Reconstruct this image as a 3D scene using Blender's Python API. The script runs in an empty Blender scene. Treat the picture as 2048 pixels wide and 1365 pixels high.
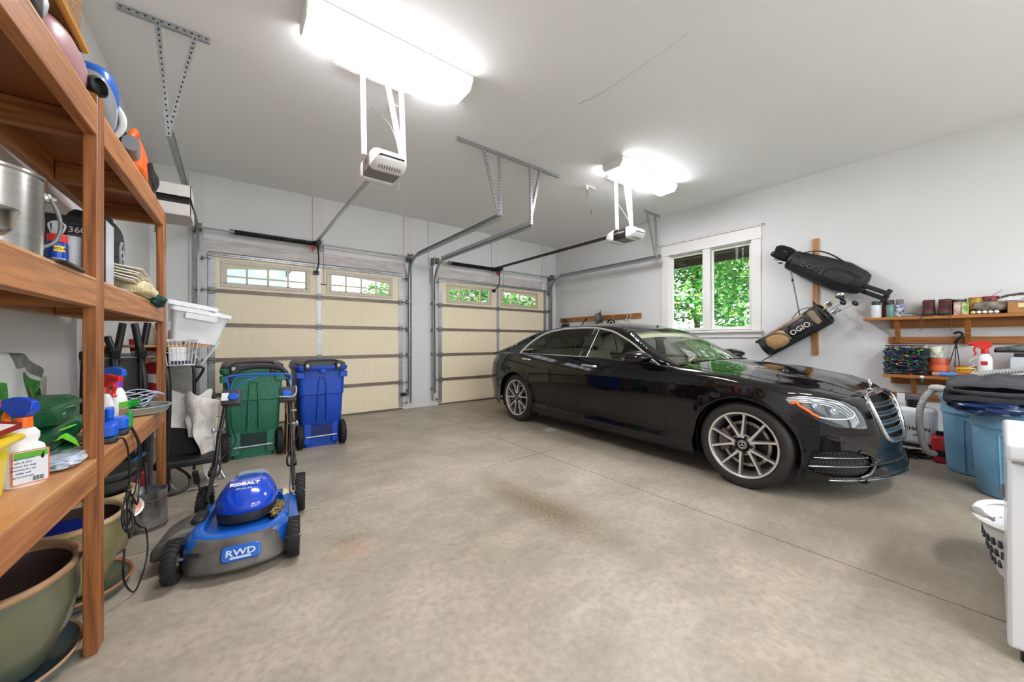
import bpy, bmesh, math, random
from math import sin, cos, pi, radians as R
from mathutils import Vector as V, Matrix as MX
from mathutils.geometry import delaunay_2d_cdt
random.seed(7)
scn = bpy.context.scene
COL = scn.collection

# ---------------- camera, world, sun, exposure ----------------
cam_data = bpy.data.cameras.new('camera')
cam = bpy.data.objects.new('camera', cam_data); COL.objects.link(cam)
cam_data.sensor_width = 36.0; cam_data.lens = 736 / 2048 * 36.0
cam.location = (0, 0, 1.22); cam.rotation_euler = (R(90), 0, R(-37.46))
cam_data.clip_start = 0.02; cam_data.clip_end = 200
scn.camera = cam
scn.view_settings.view_transform = 'Standard'; scn.view_settings.look = 'None'
scn.view_settings.gamma = 1.0; scn.view_settings.use_curve_mapping = False
scn.view_settings.exposure = 0.84
W = bpy.data.worlds.new('world'); scn.world = W; W.use_nodes = True
nt = W.node_tree; bg = nt.nodes['Background']
sky = nt.nodes.new('ShaderNodeTexSky'); sky.sky_type = 'HOSEK_WILKIE'
sky.sun_direction = (0.3, 0.5, 0.8); sky.turbidity = 6.0; sky.ground_albedo = 0.4
mixw = nt.nodes.new('ShaderNodeMix'); mixw.data_type = 'RGBA'; mixw.inputs[0].default_value = 0.75
mixw.inputs[7].default_value = (0.9, 0.97, 1.0, 1)
nt.links.new(sky.outputs[0], mixw.inputs[6]); nt.links.new(mixw.outputs[2], bg.inputs[0])
bg.inputs[1].default_value = 3.6
sun_d = bpy.data.lights.new('sun', 'SUN'); sun_d.energy = 5.0; sun_d.angle = R(8); sun_d.color = (1, .97, .9)
sun = bpy.data.objects.new('sun', sun_d); COL.objects.link(sun); sun.rotation_euler = (0, R(-30), 0)
CEIL = 3.47
LAMP = 40.0      # emission strength of the fluorescent diffusers

# ---------------- helpers ----------------
def lin(c):
    if isinstance(c, str):
        c = [int(c[i:i+2], 16)/255 for i in (0, 2, 4)]
    return tuple((x/12.92 if x <= .04045 else ((x+.055)/1.055)**2.4) for x in c[:3]) + (1,)
_M = {}
def mat(name, col, rough=.5, metal=0, var=0, vs=8, col2=None, bump=0, bs=60, stretch=None, coat=0, spec=None, alpha=None, trans=0, emit=0, ior=None, detail=5, lo=.35, hi=.65, sheen=0, back=None):
    if name in _M: return _M[name]
    m = bpy.data.materials.new(name); m.use_nodes = True; _M[name] = m
    n = m.node_tree.nodes; l = m.node_tree.links; b = n['Principled BSDF']
    c = lin(col); b.inputs['Base Color'].default_value = c
    b.inputs['Roughness'].default_value = rough; b.inputs['Metallic'].default_value = metal
    if coat: b.inputs['Coat Weight'].default_value = coat; b.inputs['Coat Roughness'].default_value = .03
    if spec is not None: b.inputs['Specular IOR Level'].default_value = spec
    if trans: b.inputs['Transmission Weight'].default_value = trans
    if ior: b.inputs['IOR'].default_value = ior
    if alpha is not None: b.inputs['Alpha'].default_value = alpha
    if sheen: b.inputs['Sheen Weight'].default_value = sheen
    if emit: b.inputs['Emission Color'].default_value = c; b.inputs['Emission Strength'].default_value = emit
    tc = n.new('ShaderNodeTexCoord'); mp = n.new('ShaderNodeMapping'); l.new(tc.outputs['Object'], mp.inputs[0])
    if stretch: mp.inputs['Scale'].default_value = stretch
    if var or col2:
        nz = n.new('ShaderNodeTexNoise'); nz.inputs['Scale'].default_value = vs; nz.inputs['Detail'].default_value = detail
        l.new(mp.outputs[0], nz.inputs['Vector'])
        rp = n.new('ShaderNodeValToRGB'); l.new(nz.outputs[0], rp.inputs[0])
        c2 = lin(col2) if col2 else tuple(x*(1-var) for x in c[:3])+(1,)
        rp.color_ramp.elements[0].position = lo; rp.color_ramp.elements[1].position = hi
        rp.color_ramp.elements[0].color = c2; rp.color_ramp.elements[1].color = c
        l.new(rp.outputs[0], b.inputs['Base Color'])
    if bump:
        n2 = n.new('ShaderNodeTexNoise'); n2.inputs['Scale'].default_value = bs; l.new(mp.outputs[0], n2.inputs['Vector'])
        bp = n.new('ShaderNodeBump'); bp.inputs['Strength'].default_value = bump; bp.inputs['Distance'].default_value = .01
        l.new(n2.outputs[0], bp.inputs['Height']); l.new(bp.outputs[0], b.inputs['Normal'])
    return m
def glass(name, col=(1, 1, 1), tint=.85, rough=0.0):
    """thin architectural glass: mirror coat over a tinted see-through"""
    if name in _M: return _M[name]
    m = bpy.data.materials.new(name); m.use_nodes = True; _M[name] = m
    n = m.node_tree.nodes; l = m.node_tree.links; n.clear()
    o = n.new('ShaderNodeOutputMaterial'); mx = n.new('ShaderNodeMixShader')
    ge = n.new('ShaderNodeNewGeometry'); dt = n.new('ShaderNodeVectorMath'); dt.operation = 'DOT_PRODUCT'; l.new(ge.outputs['Normal'], dt.inputs[0]); l.new(ge.outputs['Incoming'], dt.inputs[1])
    def mm(op, a, c, cl=False):
        q = n.new('ShaderNodeMath'); q.operation = op; q.use_clamp = cl
        for i, v in enumerate((a, c)):
            if v is None: continue
            if isinstance(v, (int, float)): q.inputs[i].default_value = v
            else: l.new(v, q.inputs[i])
        return q.outputs[0]
    f = mm('ADD', mm('MULTIPLY', mm('POWER', mm('SUBTRACT', 1.0, mm('ABSOLUTE', dt.outputs['Value'], None)), 5.0), .93), .05, True)
    t = n.new('ShaderNodeBsdfTransparent'); g = n.new('ShaderNodeBsdfGlossy'); g.inputs['Roughness'].default_value = rough
    c = lin(col); t.inputs[0].default_value = tuple(x*tint for x in c[:3])+(1,)
    l.new(f, mx.inputs[0]); l.new(t.outputs[0], mx.inputs[1]); l.new(g.outputs[0], mx.inputs[2]); l.new(mx.outputs[0], o.inputs[0])
    return m

def frame(d):
    d = V(d).normalized(); up = V((0, 0, 1)) if abs(d.z) < .95 else V((1, 0, 0))
    a = d.cross(up).normalized(); b = a.cross(d).normalized()
    return a, b, d
def spline(pts, n=6, closed=False):
    """Catmull-Rom through the points"""
    p = [V(q) for q in pts]; N = len(p); out = []
    rng = range(N) if closed else range(N-1)
    for i in rng:
        if closed: a, b, c, d = p[i-1], p[i], p[(i+1) % N], p[(i+2) % N]
        else: a, b, c, d = p[max(i-1, 0)], p[i], p[i+1], p[min(i+2, N-1)]
        for k in range(n):
            t = k/n
            out.append(.5*((2*b)+(c-a)*t+(2*a-5*b+4*c-d)*t*t+(3*b-a-3*c+d)*t**3))
    if not closed: out.append(p[-1])
    return out
class G:
    def __init__(s): s.v = []; s.f = []; s.m = []; s.mi = 0; s.T = None
    def av(s, p):
        p = V(p); s.v.append(s.T @ p if s.T else p); return len(s.v)-1
    def af(s, *i): s.f.append(i); s.m.append(s.mi)
    def bx(s, x0, x1, y0, y1, z0, z1):
        if x0 > x1: x0, x1 = x1, x0
        if y0 > y1: y0, y1 = y1, y0
        if z0 > z1: z0, z1 = z1, z0
        i = [s.av((x, y, z)) for z in (z0, z1) for x, y in ((x0, y0), (x1, y0), (x1, y1), (x0, y1))]
        a, b, c, d, e, f, g, h = i
        for q in ((a, d, c, b), (e, f, g, h), (a, b, f, e), (b, c, g, f), (c, d, h, g), (d, a, e, h)): s.af(*q)
        return s
    def rings(s, rs, cap=(1, 1), closed=True, loop=False):
        idx = [[s.av(p) for p in r] for r in rs]; n = len(idx[0])
        N = len(idx)
        for a in range(N if loop else N-1):
            A, B = idx[a], idx[(a+1) % N]
            for k in range(n if closed else n-1):
                s.af(A[k], A[(k+1) % n], B[(k+1) % n], B[k])
        if closed and not loop:
            if cap[0]: s.af(*idx[0][::-1])
            if cap[1]: s.af(*idx[-1])
        return s
    def cyl(s, a, b, r, r2=None, n=16, cap=(1, 1)):
        a, b = V(a), V(b); x, y, _ = frame(b-a); r2 = r if r2 is None else r2
        ring = lambda c, q: [c+(x*cos(2*pi*k/n)-y*sin(2*pi*k/n))*q for k in range(n)]
        return s.rings([ring(a, r)[::-1], ring(b, r2)[::-1]], cap)
    def bar(s, a, b, w, h, up=(0, 0, 1)):
        """box bar from a to b, w across, h along up"""
        a, b = V(a), V(b); d = (b-a).normalized(); up = V(up)
        x = d.cross(up)
        if x.length < 1e-4: x = d.cross(V((1, 0, 0)))
        x.normalize(); y = x.cross(d).normalized()
        q = lambda c: [c-x*w/2-y*h/2, c-x*w/2+y*h/2, c+x*w/2+y*h/2, c+x*w/2-y*h/2]
        return s.rings([q(a), q(b)])
    def tube(s, pts, r, n=8, closed=False, sub=0, flat=None, up=None, cap=(1, 1)):
        p = spline(pts, sub, closed) if sub else [V(q) for q in pts]
        rs = []; N = len(p); nx = None
        for i in range(N):
            if closed: d = p[(i+1) % N]-p[i-1]
            else: d = p[min(i+1, N-1)]-p[max(i-1, 0)]
            if d.length < 1e-9: d = V((0, 0, 1))
            d.normalize()
            if up is not None:
                y = V(up); x = d.cross(y)
                if x.length < 1e-4: x = d.cross(V((0.3, 1, 0)))
                x.normalize(); y = x.cross(d)
            elif nx is None: x, y, _ = frame(d)
            else:
                x = (nx - d*nx.dot(d))
                if x.length < 1e-6: x = frame(d)[0]
                x.normalize(); y = x.cross(d)
            nx = x
            rr = r(i/(N-1)) if callable(r) else r
            fx, fy = flat or (1, 1)
            rs.append([p[i]+(x*cos(2*pi*k/n)*fx+y*sin(2*pi*k/n)*fy)*rr for k in range(n)])
        return s.rings(rs, cap, loop=closed)
    def lathe(s, prof, c=(0, 0, 0), n=32, ax=(0, 0, 1), sx=1, sy=1, cap=(0, 0)):
        c = V(c); x, y, d = frame(ax)
        if ax == (0, 0, 1): x, y, d = V((1, 0, 0)), V((0, 1, 0)), V((0, 0, 1))
        return s.rings([[c+d*z+(x*cos(2*pi*k/n)*sx+y*sin(2*pi*k/n)*sy)*r for k in range(n)] for r, z in prof], cap)
    def sph(s, c, r, n=16, m=10):
        c = V(c); r = (r, r, r) if not hasattr(r, '__len__') else r
        rs = []
        for j in range(m+1):
            t = -pi/2+pi*j/m; q = max(cos(t), .002)
            rs.append([c+V((r[0]*q*cos(2*pi*k/n), r[1]*q*sin(2*pi*k/n), r[2]*sin(t))) for k in range(n)])
        return s.rings(rs)
    def prism(s, poly, f0, f1):
        """poly of (u,v); f0,f1 map (u,v)->3D for the two faces"""
        a = [f0(u, v) for u, v in poly]; b = [f1(u, v) for u, v in poly]
        return s.rings([a, b])
    def grid(s, fn, nu, nv, wrap=False):
        idx = [[s.av(fn(i/nu, j/nv)) for j in range(nv+1)] for i in range(nu+1)]
        for i in range(nu):
            for j in range(nv): s.af(idx[i][j], idx[i+1][j], idx[i+1][j+1], idx[i][j+1])
        return s
    def rbox(s, x0, x1, y0, y1, z0, z1, r=.02, n=4, tx=1, ty=1):
        """box with rounded vertical corners, top scaled by tx, ty"""
        def ring(z, k):
            kx = 1+(tx-1)*k; ky = 1+(ty-1)*k; cx, cy = (x0+x1)/2, (y0+y1)/2; out = []
            for qx, qy, a0 in ((x1-r, y1-r, 0), (x0+r, y1-r, 90), (x0+r, y0+r, 180), (x1-r, y0+r, 270)):
                for j in range(n+1):
                    a = R(a0+90*j/n); out.append(V((cx+(qx+r*cos(a)-cx)*kx, cy+(qy+r*sin(a)-cy)*ky, z)))
            return out
        e = min(r*.4, (z1-z0)*.2)
        def inset(rg, z, d):
            cx, cy = (x0+x1)/2, (y0+y1)/2
            return [V((cx+(p.x-cx)*(1-d/max(.01, (x1-x0)/2)), cy+(p.y-cy)*(1-d/max(.01, (y1-y0)/2)), z)) for p in rg]
        a = ring(z0, 0); b = ring(z1, 1)
        return s.rings([inset(a, z0, e), ring(z0+e, e/(z1-z0)), ring(z1-e, 1-e/(z1-z0)), inset(b, z1, e)])
def _mesh(name, g, mats, smooth):
    me = bpy.data.meshes.new(name); me.from_pydata([tuple(v) for v in g.v], [], g.f)
    for m in (mats if isinstance(mats, (list, tuple)) else [mats]): me.materials.append(m)
    for p, k in zip(me.polygons, g.m): p.material_index = k
    if smooth:
        me.shade_smooth()
        try: me.set_sharp_from_angle(angle=R(smooth))
        except Exception: pass
    return me
_WM = {}
def obj(name, g, mats, parent=None, smooth=35, bev=0, seg=2, sub=0, world=False, solid=0, kind=None):
    """one mesh object from the collected geometry (g in the parent's frame; top-level: in world)"""
    v = g.v
    if parent is None and v:
        xs = [p.x for p in v]; ys = [p.y for p in v]; zs = [p.z for p in v]
        o0 = V(((min(xs)+max(xs))/2, (min(ys)+max(ys))/2, min(zs))); g.v = [p-o0 for p in v]
    else:
        o0 = V((0, 0, 0))
        if world:
            m = _WM[parent.name].inverted(); g.v = [m @ p for p in v]
    o = bpy.data.objects.new(name, _mesh(name, g, mats, smooth)); COL.objects.link(o); o.location = o0
    bm = bmesh.new(); bm.from_mesh(o.data); bmesh.ops.recalc_face_normals(bm, faces=bm.faces)
    bm.to_mesh(o.data); bm.free()
    if parent: o.parent = parent; _WM[o.name] = _WM[parent.name]
    else: _WM[o.name] = MX.Translation(o0)
    if bev:
        b = o.modifiers.new('bevel', 'BEVEL'); b.width = bev; b.segments = seg; b.limit_method = 'ANGLE'; b.angle_limit = R(40)
    if solid:
        b = o.modifiers.new('solid', 'SOLIDIFY'); b.thickness = solid; b.offset = 0
    if sub:
        b = o.modifiers.new('sub', 'SUBSURF'); b.levels = sub; b.render_levels = sub
    if kind: o['kind'] = kind
    return o
def tag(o, label, cat, group=None):
    o['label'] = label; o['category'] = cat
    if group: o['group'] = group
    return o
def thing(name, label, cat, loc=(0, 0, 0), rz=0, group=None, rot=None):
    o = bpy.data.objects.new(name, None); COL.objects.link(o); o.empty_display_size = .05
    o.location = loc; o.rotation_euler = rot or (0, 0, rz)
    from mathutils import Euler
    _WM[o.name] = MX.Translation(V(loc)) @ Euler(o.rotation_euler).to_matrix().to_4x4()
    return tag(o, label, cat, group)
def struct(name, g, mats, **k):
    o = obj(name, g, mats, **k); o['kind'] = 'structure'; return o
def clone(o, loc=None, rz=None, label=None, parent=None, rot=None):
    c = o.copy(); COL.objects.link(c)
    if parent: c.parent = parent
    else:
        if loc is not None: c.location = loc
        if rz is not None: c.rotation_euler = (0, 0, rz)
        if rot is not None: c.rotation_euler = rot
        if label: c['label'] = label
    for ch in list(o.children): clone(ch, parent=c)
    return c
def label_part(o, t): o['label'] = t; return o
def text(name, s, size, M, m, parent, ext=.0006, world=False, align='CENTER', sx=1, bold=0):
    """lettering as a mesh; M places the local XY text plane"""
    cu = bpy.data.curves.new('t', 'FONT'); cu.body = s; cu.size = size; cu.extrude = ext; cu.align_x = align; cu.align_y = 'CENTER'; cu.resolution_u = 2
    cu.offset = bold
    t = bpy.data.objects.new('t', cu); COL.objects.link(t)
    dg = bpy.context.evaluated_depsgraph_get(); dg.update()
    me = bpy.data.meshes.new_from_object(t.evaluated_get(dg)); bpy.data.objects.remove(t)
    me.transform(MX.Diagonal((sx, 1, 1, 1)))
    if world: M = _WM[parent.name].inverted() @ M
    me.transform(M); me.name = name; me.materials.clear(); me.materials.append(m)
    o = bpy.data.objects.new(name, me); COL.objects.link(o); o.parent = parent; _WM[o.name] = _WM[parent.name]
    return o
def place(o, x, z, y=None):
    """matrix with text x-axis along x, normal along z-ish"""
    x = V(x).normalized(); z = V(z).normalized(); y = z.cross(x).normalized()
    m = MX.Identity(4)
    for i in range(3): m[i][0] = x[i]; m[i][1] = y[i]; m[i][2] = z[i]; m[i][3] = o[i]
    return m


# ---------------- shared materials ----------------
m_wall = mat('painted_drywall', 'dcdcdb', .9, var=.03, vs=1.5, bump=.08, bs=220)
m_ceil = mat('painted_ceiling', 'f3f3f3', .9, var=.02, vs=1.1, bump=.1, bs=260)
m_trim = mat('painted_trim', 'd9d7d5', .6, var=.06, vs=14, bump=.06, bs=90)
m_galv = mat('galvanized_steel', 'b2b5b8', .36, .6, var=.25, vs=40)
m_galvd = mat('dull_steel', '8a8a8a', .45, .6, var=.3, vs=30)
m_white_steel = mat('white_painted_steel', 'e6e4e2', .5)
m_blk = mat('black_plastic', '18191a', .42)
m_blk2 = mat('matte_black', '0f0f10', .75)
m_rub = mat('black_rubber', '1d1d1e', .7, var=.3, vs=60)
m_chrome = mat('chrome', 'e4e4e6', .08, 1)
m_chromeb = mat('satin_chrome', 'd6d6d4', .22, 1)
m_wht = mat('white_plastic', 'e9e9e8', .4)
def wood(name, c1, c2, st=(1, 14, 14), vs=3, rough=.45, bump=.15, coat=0):
    return mat(name, c1, rough, col2=c2, vs=vs, stretch=st, bump=bump, bs=14, detail=8, coat=coat, lo=.3, hi=.7)
m_shelf_y = wood('stained_wood_along', 'c08048', '87502a', (16, .8, 16))
m_shelf_z = wood('stained_wood_upright', 'b4703a', '653618', (16, 16, .8))
m_shelf_x = wood('stained_wood_cross', 'b0713c', '74431f', (1, 14, 14))
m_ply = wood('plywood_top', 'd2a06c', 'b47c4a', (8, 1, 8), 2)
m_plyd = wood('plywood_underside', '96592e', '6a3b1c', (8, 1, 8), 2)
m_lam = mat('lamp_diffuser', 'fbfaff', .4, emit=LAMP*.78)
m_lamedge = mat('lamp_diffuser_side', 'fbfaff', .4, emit=LAMP*.42)
# ---------------- the room ----------------
XL, XR, YB, YF = -.80, 6.26, 6.44, -2.6
def floor_mat():
    m = bpy.data.materials.new('polished_concrete'); m.use_nodes = True
    n = m.node_tree.nodes; l = m.node_tree.links; b = n['Principled BSDF']
    tc = n.new('ShaderNodeTexCoord'); geo = n.new('ShaderNodeNewGeometry')
    P = geo.outputs['Position']
    def noise(s, d=6, r=.6, off=(0, 0, 0), sc=(1, 1, 1)):
        mp = n.new('ShaderNodeMapping'); mp.inputs['Location'].default_value = off; mp.inputs['Scale'].default_value = sc; l.new(P, mp.inputs[0])
        z = n.new('ShaderNodeTexNoise'); z.inputs['Scale'].default_value = s; z.inputs['Detail'].default_value = d; z.inputs['Roughness'].default_value = r
        l.new(mp.outputs[0], z.inputs['Vector']); return z.outputs[0]
    def ramp(x, *st):
        r = n.new('ShaderNodeValToRGB'); l.new(x, r.inputs[0]); e = r.color_ramp.elements
        while len(e) < len(st): e.new(.5)
        for k, (p, c) in enumerate(st): e[k].position = p; e[k].color = lin(c) if isinstance(c, str) else (c, c, c, 1)
        return r.outputs[0]
    def mix(f, a, c2, fac=1):
        x = n.new('ShaderNodeMix'); x.data_type = 'RGBA'
        if isinstance(f, float): x.inputs[0].default_value = f
        else: l.new(f, x.inputs[0])
        l.new(a, x.inputs[6])
        if isinstance(c2, str): x.inputs[7].default_value = lin(c2)
        else: l.new(c2, x.inputs[7])
        return x.outputs[2]
    def math_(op, a, c2):
        x = n.new('ShaderNodeMath'); x.operation = op; x.use_clamp = True
        for k, q in enumerate((a, c2)):
            if isinstance(q, (int, float)): x.inputs[k].default_value = q
            else: l.new(q, x.inputs[k])
        return x.outputs[0]
    def blob(cx, cy, rot, rx, ry, soft=.5, ns=9, lo=.35, hi=.6):
        mp = n.new('ShaderNodeMapping'); mp.vector_type = 'TEXTURE'
        mp.inputs['Location'].default_value = (cx, cy, 0); mp.inputs['Rotation'].default_value = (0, 0, rot); mp.inputs['Scale'].default_value = (rx, ry, 1)
        l.new(P, mp.inputs[0]); ln = n.new('ShaderNodeVectorMath'); ln.operation = 'LENGTH'; l.new(mp.outputs[0], ln.inputs[0])
        e = ramp(ln.outputs['Value'], (soft, 1.0), (1.0, 0.0))
        return math_('MULTIPLY', e, ramp(noise(ns, 8, .7), (lo, 0.0), (hi, 1.0)))
    c = ramp(noise(.75, 7, .62), (.3, '857c6c'), (.5, 'ada393'), (.68, 'c6bdae'))
    c = mix(ramp(noise(3.2, 9, .7, (4, 1, 0)), (.36, .0), (.78, .75)), c, '8b8374')
    c = mix(ramp(noise(2.1, 9, .72, (9, 5, 0), (1, 1.6, 1)), (.45, .0), (.8, .6)), c, 'd0c4b0')
    c = mix(ramp(noise(26, 5, .6), (.40, .0), (.72, .55)), c, '857b6b')
    c = mix(ramp(noise(150, 3, .6), (.4, .0), (.7, .3)), c, 'a09584')
    c = mix(math_('MULTIPLY', blob(1.82, 1.98, .06, .24, .85, .2, 60, .36, .52), 1.0), c, '73674f')
    c = mix(math_('MULTIPLY', blob(1.7, 4.3, .9, 1.1, .5, .2, 4, .3, .7), .5), c, '8d8172')
    c = mix(math_('MULTIPLY', blob(.57, 2.27, .4, .17, .15, .3, 14, .3, .6), .5), c, 'b08464')
    c = mix(math_('MULTIPLY', blob(.58, 2.40, .3, .20, .05, .3, 70, .5, .58), .8), c, '75492f')
    c = mix(math_('MULTIPLY', blob(.9, 1.35, .2, .5, .3, .2, 5, .3, .7), .35), c, '8d8172')
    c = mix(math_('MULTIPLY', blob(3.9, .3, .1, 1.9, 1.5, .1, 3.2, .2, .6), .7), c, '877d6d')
    c = mix(math_('MULTIPLY', blob(3.3, 3.0, 1.45, 1.3, .16, .2, 8, .35, .6), .55), c, '7f776b')
    c = mix(math_('MULTIPLY', blob(3.02, 2.55, .3, .35, .12, .2, 22, .5, .6), .5), c, 'c7beb0')
    c = mix(math_('MULTIPLY', blob(3.50, 3.70, .3, .17, .10, .4, 16, .42, .5), .95), c, 'd8d3c8')
    c = mix(math_('MULTIPLY', blob(1.3, 2.99, .02, 1.3, .035, .3, 30, .45, .6), .6), c, 'cfc4b2')
    # thin scrawled ring stain near the car
    mp = n.new('ShaderNodeMapping'); mp.vector_type = 'TEXTURE'; mp.inputs['Location'].default_value = (2.85, .86, 0); mp.inputs['Scale'].default_value = (.07, .055, 1); l.new(P, mp.inputs[0])
    ln = n.new('ShaderNodeVectorMath'); ln.operation = 'LENGTH'; l.new(mp.outputs[0], ln.inputs[0])
    c = mix(ramp(ln.outputs['Value'], (.62, 0.0), (.74, .6), (.86, .0)), c, '6f6353')
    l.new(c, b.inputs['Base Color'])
    l.new(ramp(noise(1.4, 5, .6, (2, 2, 2)), (.3, .36), (.7, .58)), b.inputs['Roughness'])
    b.inputs['Specular IOR Level'].default_value = .45
    bp = n.new('ShaderNodeBump'); bp.inputs['Strength'].default_value = .12; bp.inputs['Distance'].default_value = .004
    l.new(noise(90, 4, .6), bp.inputs['Height']); l.new(bp.outputs[0], b.inputs['Normal'])
    return m
m_floor = floor_mat()
g = G(); jx, jy, e = 2.67, 2.985, .004
for x0, x1 in ((XL-.2, jx-e), (jx+e, XR+.2)):
    for y0, y1 in ((YF-.2, jy-e), (jy+e, YB+.03)): g.bx(x0, x1, y0, y1, -.1, 0)
g.bx(XL-.2, XR+.2, YF-.2, YB+.03, -.2, -.012)
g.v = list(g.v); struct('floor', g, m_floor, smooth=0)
g = G(); g.bx(XL-.2, XR+.2, YF-.2, YB+.2, CEIL, CEIL+.15); struct('ceiling', g, m_ceil, smooth=0)
# hairline plaster crack and tape seams on the ceiling
g = G(); random.seed(3)
def crack(a, b, n, w, jit):
    a = V(a); b = V(b); ps = []
    for i in range(n+1):
        q = a.lerp(b, i/n); ps.append(V((q.x+random.uniform(-jit, jit), q.y+random.uniform(-jit, jit), CEIL-.0008)))
    g.tube(ps, w, n=4)
crack((2.63, 2.38, 0), (2.68, 2.12, 0), 14, .0016, .012); crack((2.68, 2.12, 0), (2.66, 1.35, 0), 20, .0008, .006)
crack((2.78, 4.0, 0), (2.66, 2.5, 0), 26, .0006, .004)
struct('trim_12', g, mat('plaster_crack', '8d8a87', .9), smooth=0)
g = G(); g.bx(XL-.15, XL, YF, YB, 0, CEIL); struct('wall_left', g, m_wall, smooth=0)
g = G(); fx0, fx1, fz0, fz1 = .3, 5.8, .45, 2.9      # wide window added in the unseen wall to let in fill daylight
g.bx(XL, fx0, YF-.15, YF, 0, CEIL); g.bx(fx1, XR, YF-.15, YF, 0, CEIL); g.bx(fx0, fx1, YF-.15, YF, 0, fz0); g.bx(fx0, fx1, YF-.15, YF, fz1, CEIL); struct('wall_front', g, m_wall, smooth=0)
g = G()
for q in range(5): xx = fx0+(fx1-fx0)*q/4; g.bx(xx-.04, xx+.04, YF-.12, YF+.01, fz0, fz1)
g.bx(fx0, fx1, YF-.12, YF+.01, fz0, fz0+.05); g.bx(fx0, fx1, YF-.12, YF+.01, fz1-.05, fz1); w2 = struct('fill_window', g, m_trim, bev=.003)
g = G(); g.bx(fx0, fx1, YF-.08, YF-.076, fz0, fz1); obj('pane', g, glass('window_glass', tint=.97), w2, world=True, smooth=0)
# right wall with the window opening
wy0, wy1, wz0, wz1 = 2.21, 3.54, 1.40, 2.75
g = G(); g.bx(XR, XR+.16, YF, wy0, 0, CEIL); g.bx(XR, XR+.16, wy1, YB+.15, 0, CEIL); g.bx(XR, XR+.16, wy0, wy1, 0, wz0); g.bx(XR, XR+.16, wy0, wy1, wz1, CEIL)
struct('wall_right', g, m_wall, smooth=0)
# back wall with two door openings
D = [(-.21, 2.43, 2.40), (3.13, 5.88, 2.40)]
g = G()
for x0, x1, z0 in ((XL-.1, D[0][0], 0), (D[0][0], D[0][1], 2.38), (D[0][1], D[1][0], 0), (D[1][0], D[1][1], 2.38), (D[1][1], XR+.1, 0)): g.bx(x0, x1, YB, YB+.16, z0, CEIL)
struct('wall_back', g, m_wall, smooth=0)
# painted backing boards above the doors
m_nail = mat('rusty_nail_heads', '6d6058', .8)
k = 1
for x0, x1, z0 in ((-.43, -.283, 0), (1.02, 1.168, 2.60), (2.476, 2.626, 2.60), (2.949, 3.10, 2.60), (4.376, 4.544, 2.60), (5.807, 5.967, 2.60)):
    g = G(); g.bx(x0, x1, YB-.024, YB, z0, CEIL-.004); o = struct('trim_%d' % k, g, m_trim, bev=.003); k += 1
    g = G()
    for i in range(10):
        z = z0+.1+(CEIL-z0-.2)*i/9; g.cyl((x0+.03+random.random()*.08, YB-.026, z), (x0+.03+random.random()*.08, YB-.024, z), .004, n=6)
for x0, x1, zt in ((-.283, 2.476, 2.60), (3.10, 5.807, 2.60)):
    g = G(); g.bx(x0, x1, YB-.03, YB, 2.43, zt); o = struct('trim_%d' % k, g, mat('worn_header_paint', 'd6d0ce', .6, col2='bdb3b1', vs=5, stretch=(1, 8, 8), bump=.2, bs=30), bev=.003); k += 1
for x0, x1 in ((2.53, 3.05), (5.97, XR)):
    g = G(); g.bx(x0, x1, YB-.018, YB, 0, .187); struct('baseboard_back' + ('' if x0 < 3 else '_right'), g, m_trim, bev=.003)
for x0, x1 in ((-.43, -.24), (2.43, 2.56), (3.02, 3.14), (5.88, 6.0)):
    g = G(); g.bx(x0, x1, YB-.02, YB, .0, 2.5); struct('trim_%d' % k, g, m_trim, bev=.003); k += 1
g = G(); g.bx(XL, XL+.02, 3.9, YB-.03, 0, .16); struct('baseboard_left', g, m_trim, bev=.003)
g = G(); g.bx(XR-.018, XR, 1.2, YB, 0, .16); struct('baseboard_right', g, m_trim, bev=.003)

# ---------------- window in the right wall ----------------
m_win = mat('window_trim_paint', 'e2e0dd', .45)
wr = bpy.data.objects.new('window_1', None); COL.objects.link(wr); wr.location = (XR, (wy0+wy1)/2, wz0); wr['kind'] = 'structure'; _WM['window_1'] = MX.Translation(wr.location)
def wpart(n, fn, m=m_win, bev=.003, smooth=35):
    g = G(); fn(g); return obj(n, g, m, wr, world=True, bev=bev, smooth=smooth)
wpart('side_casing', lambda g: g.bx(XR-.022, XR, wy0-.125, wy0, wz0-.01, wz1)); wpart('side_casing', lambda g: g.bx(XR-.022, XR, wy1, wy1+.125, wz0-.01, wz1))
wpart('head_casing', lambda g: (g.bx(XR-.022, XR, wy0-.13, wy1+.13, wz1, wz1+.185), g.bx(XR-.034, XR, wy0-.14, wy1+.14, wz1-.004, wz1+.01), g.bx(XR-.045, XR, wy0-.15, wy1+.15, wz1+.185, wz1+.205), g.bx(XR-.055, XR, wy0-.16, wy1+.16, wz1+.205, wz1+.217)))
wpart('sill', lambda g: (g.bx(XR-.06, XR+.04, wy0-.15, wy1+.15, wz0-.045, wz0-.01), g.bx(XR-.02, XR, wy0-.13, wy1+.13, wz0-.125, wz0-.045), g.bx(XR-.035, XR, wy0-.14, wy1+.14, wz0-.066, wz0-.045)))
def jamb(g):
    g.bx(XR, XR+.14, wy0, wy0+.02, wz0, wz1); g.bx(XR, XR+.14, wy1-.02, wy1, wz0, wz1); g.bx(XR, XR+.14, wy0, wy1, wz1-.02, wz1); g.bx(XR, XR+.14, wy0, wy1, wz0-.01, wz0+.012)
wpart('jamb', jamb)
mul = 2.875
wpart('mullion', lambda g: (g.bx(XR-.01, XR+.13, mul-.045, mul+.045, wz0, wz1), g.bx(XR-.018, XR-.01, mul-.06, mul+.06, wz0, wz1)))
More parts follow.
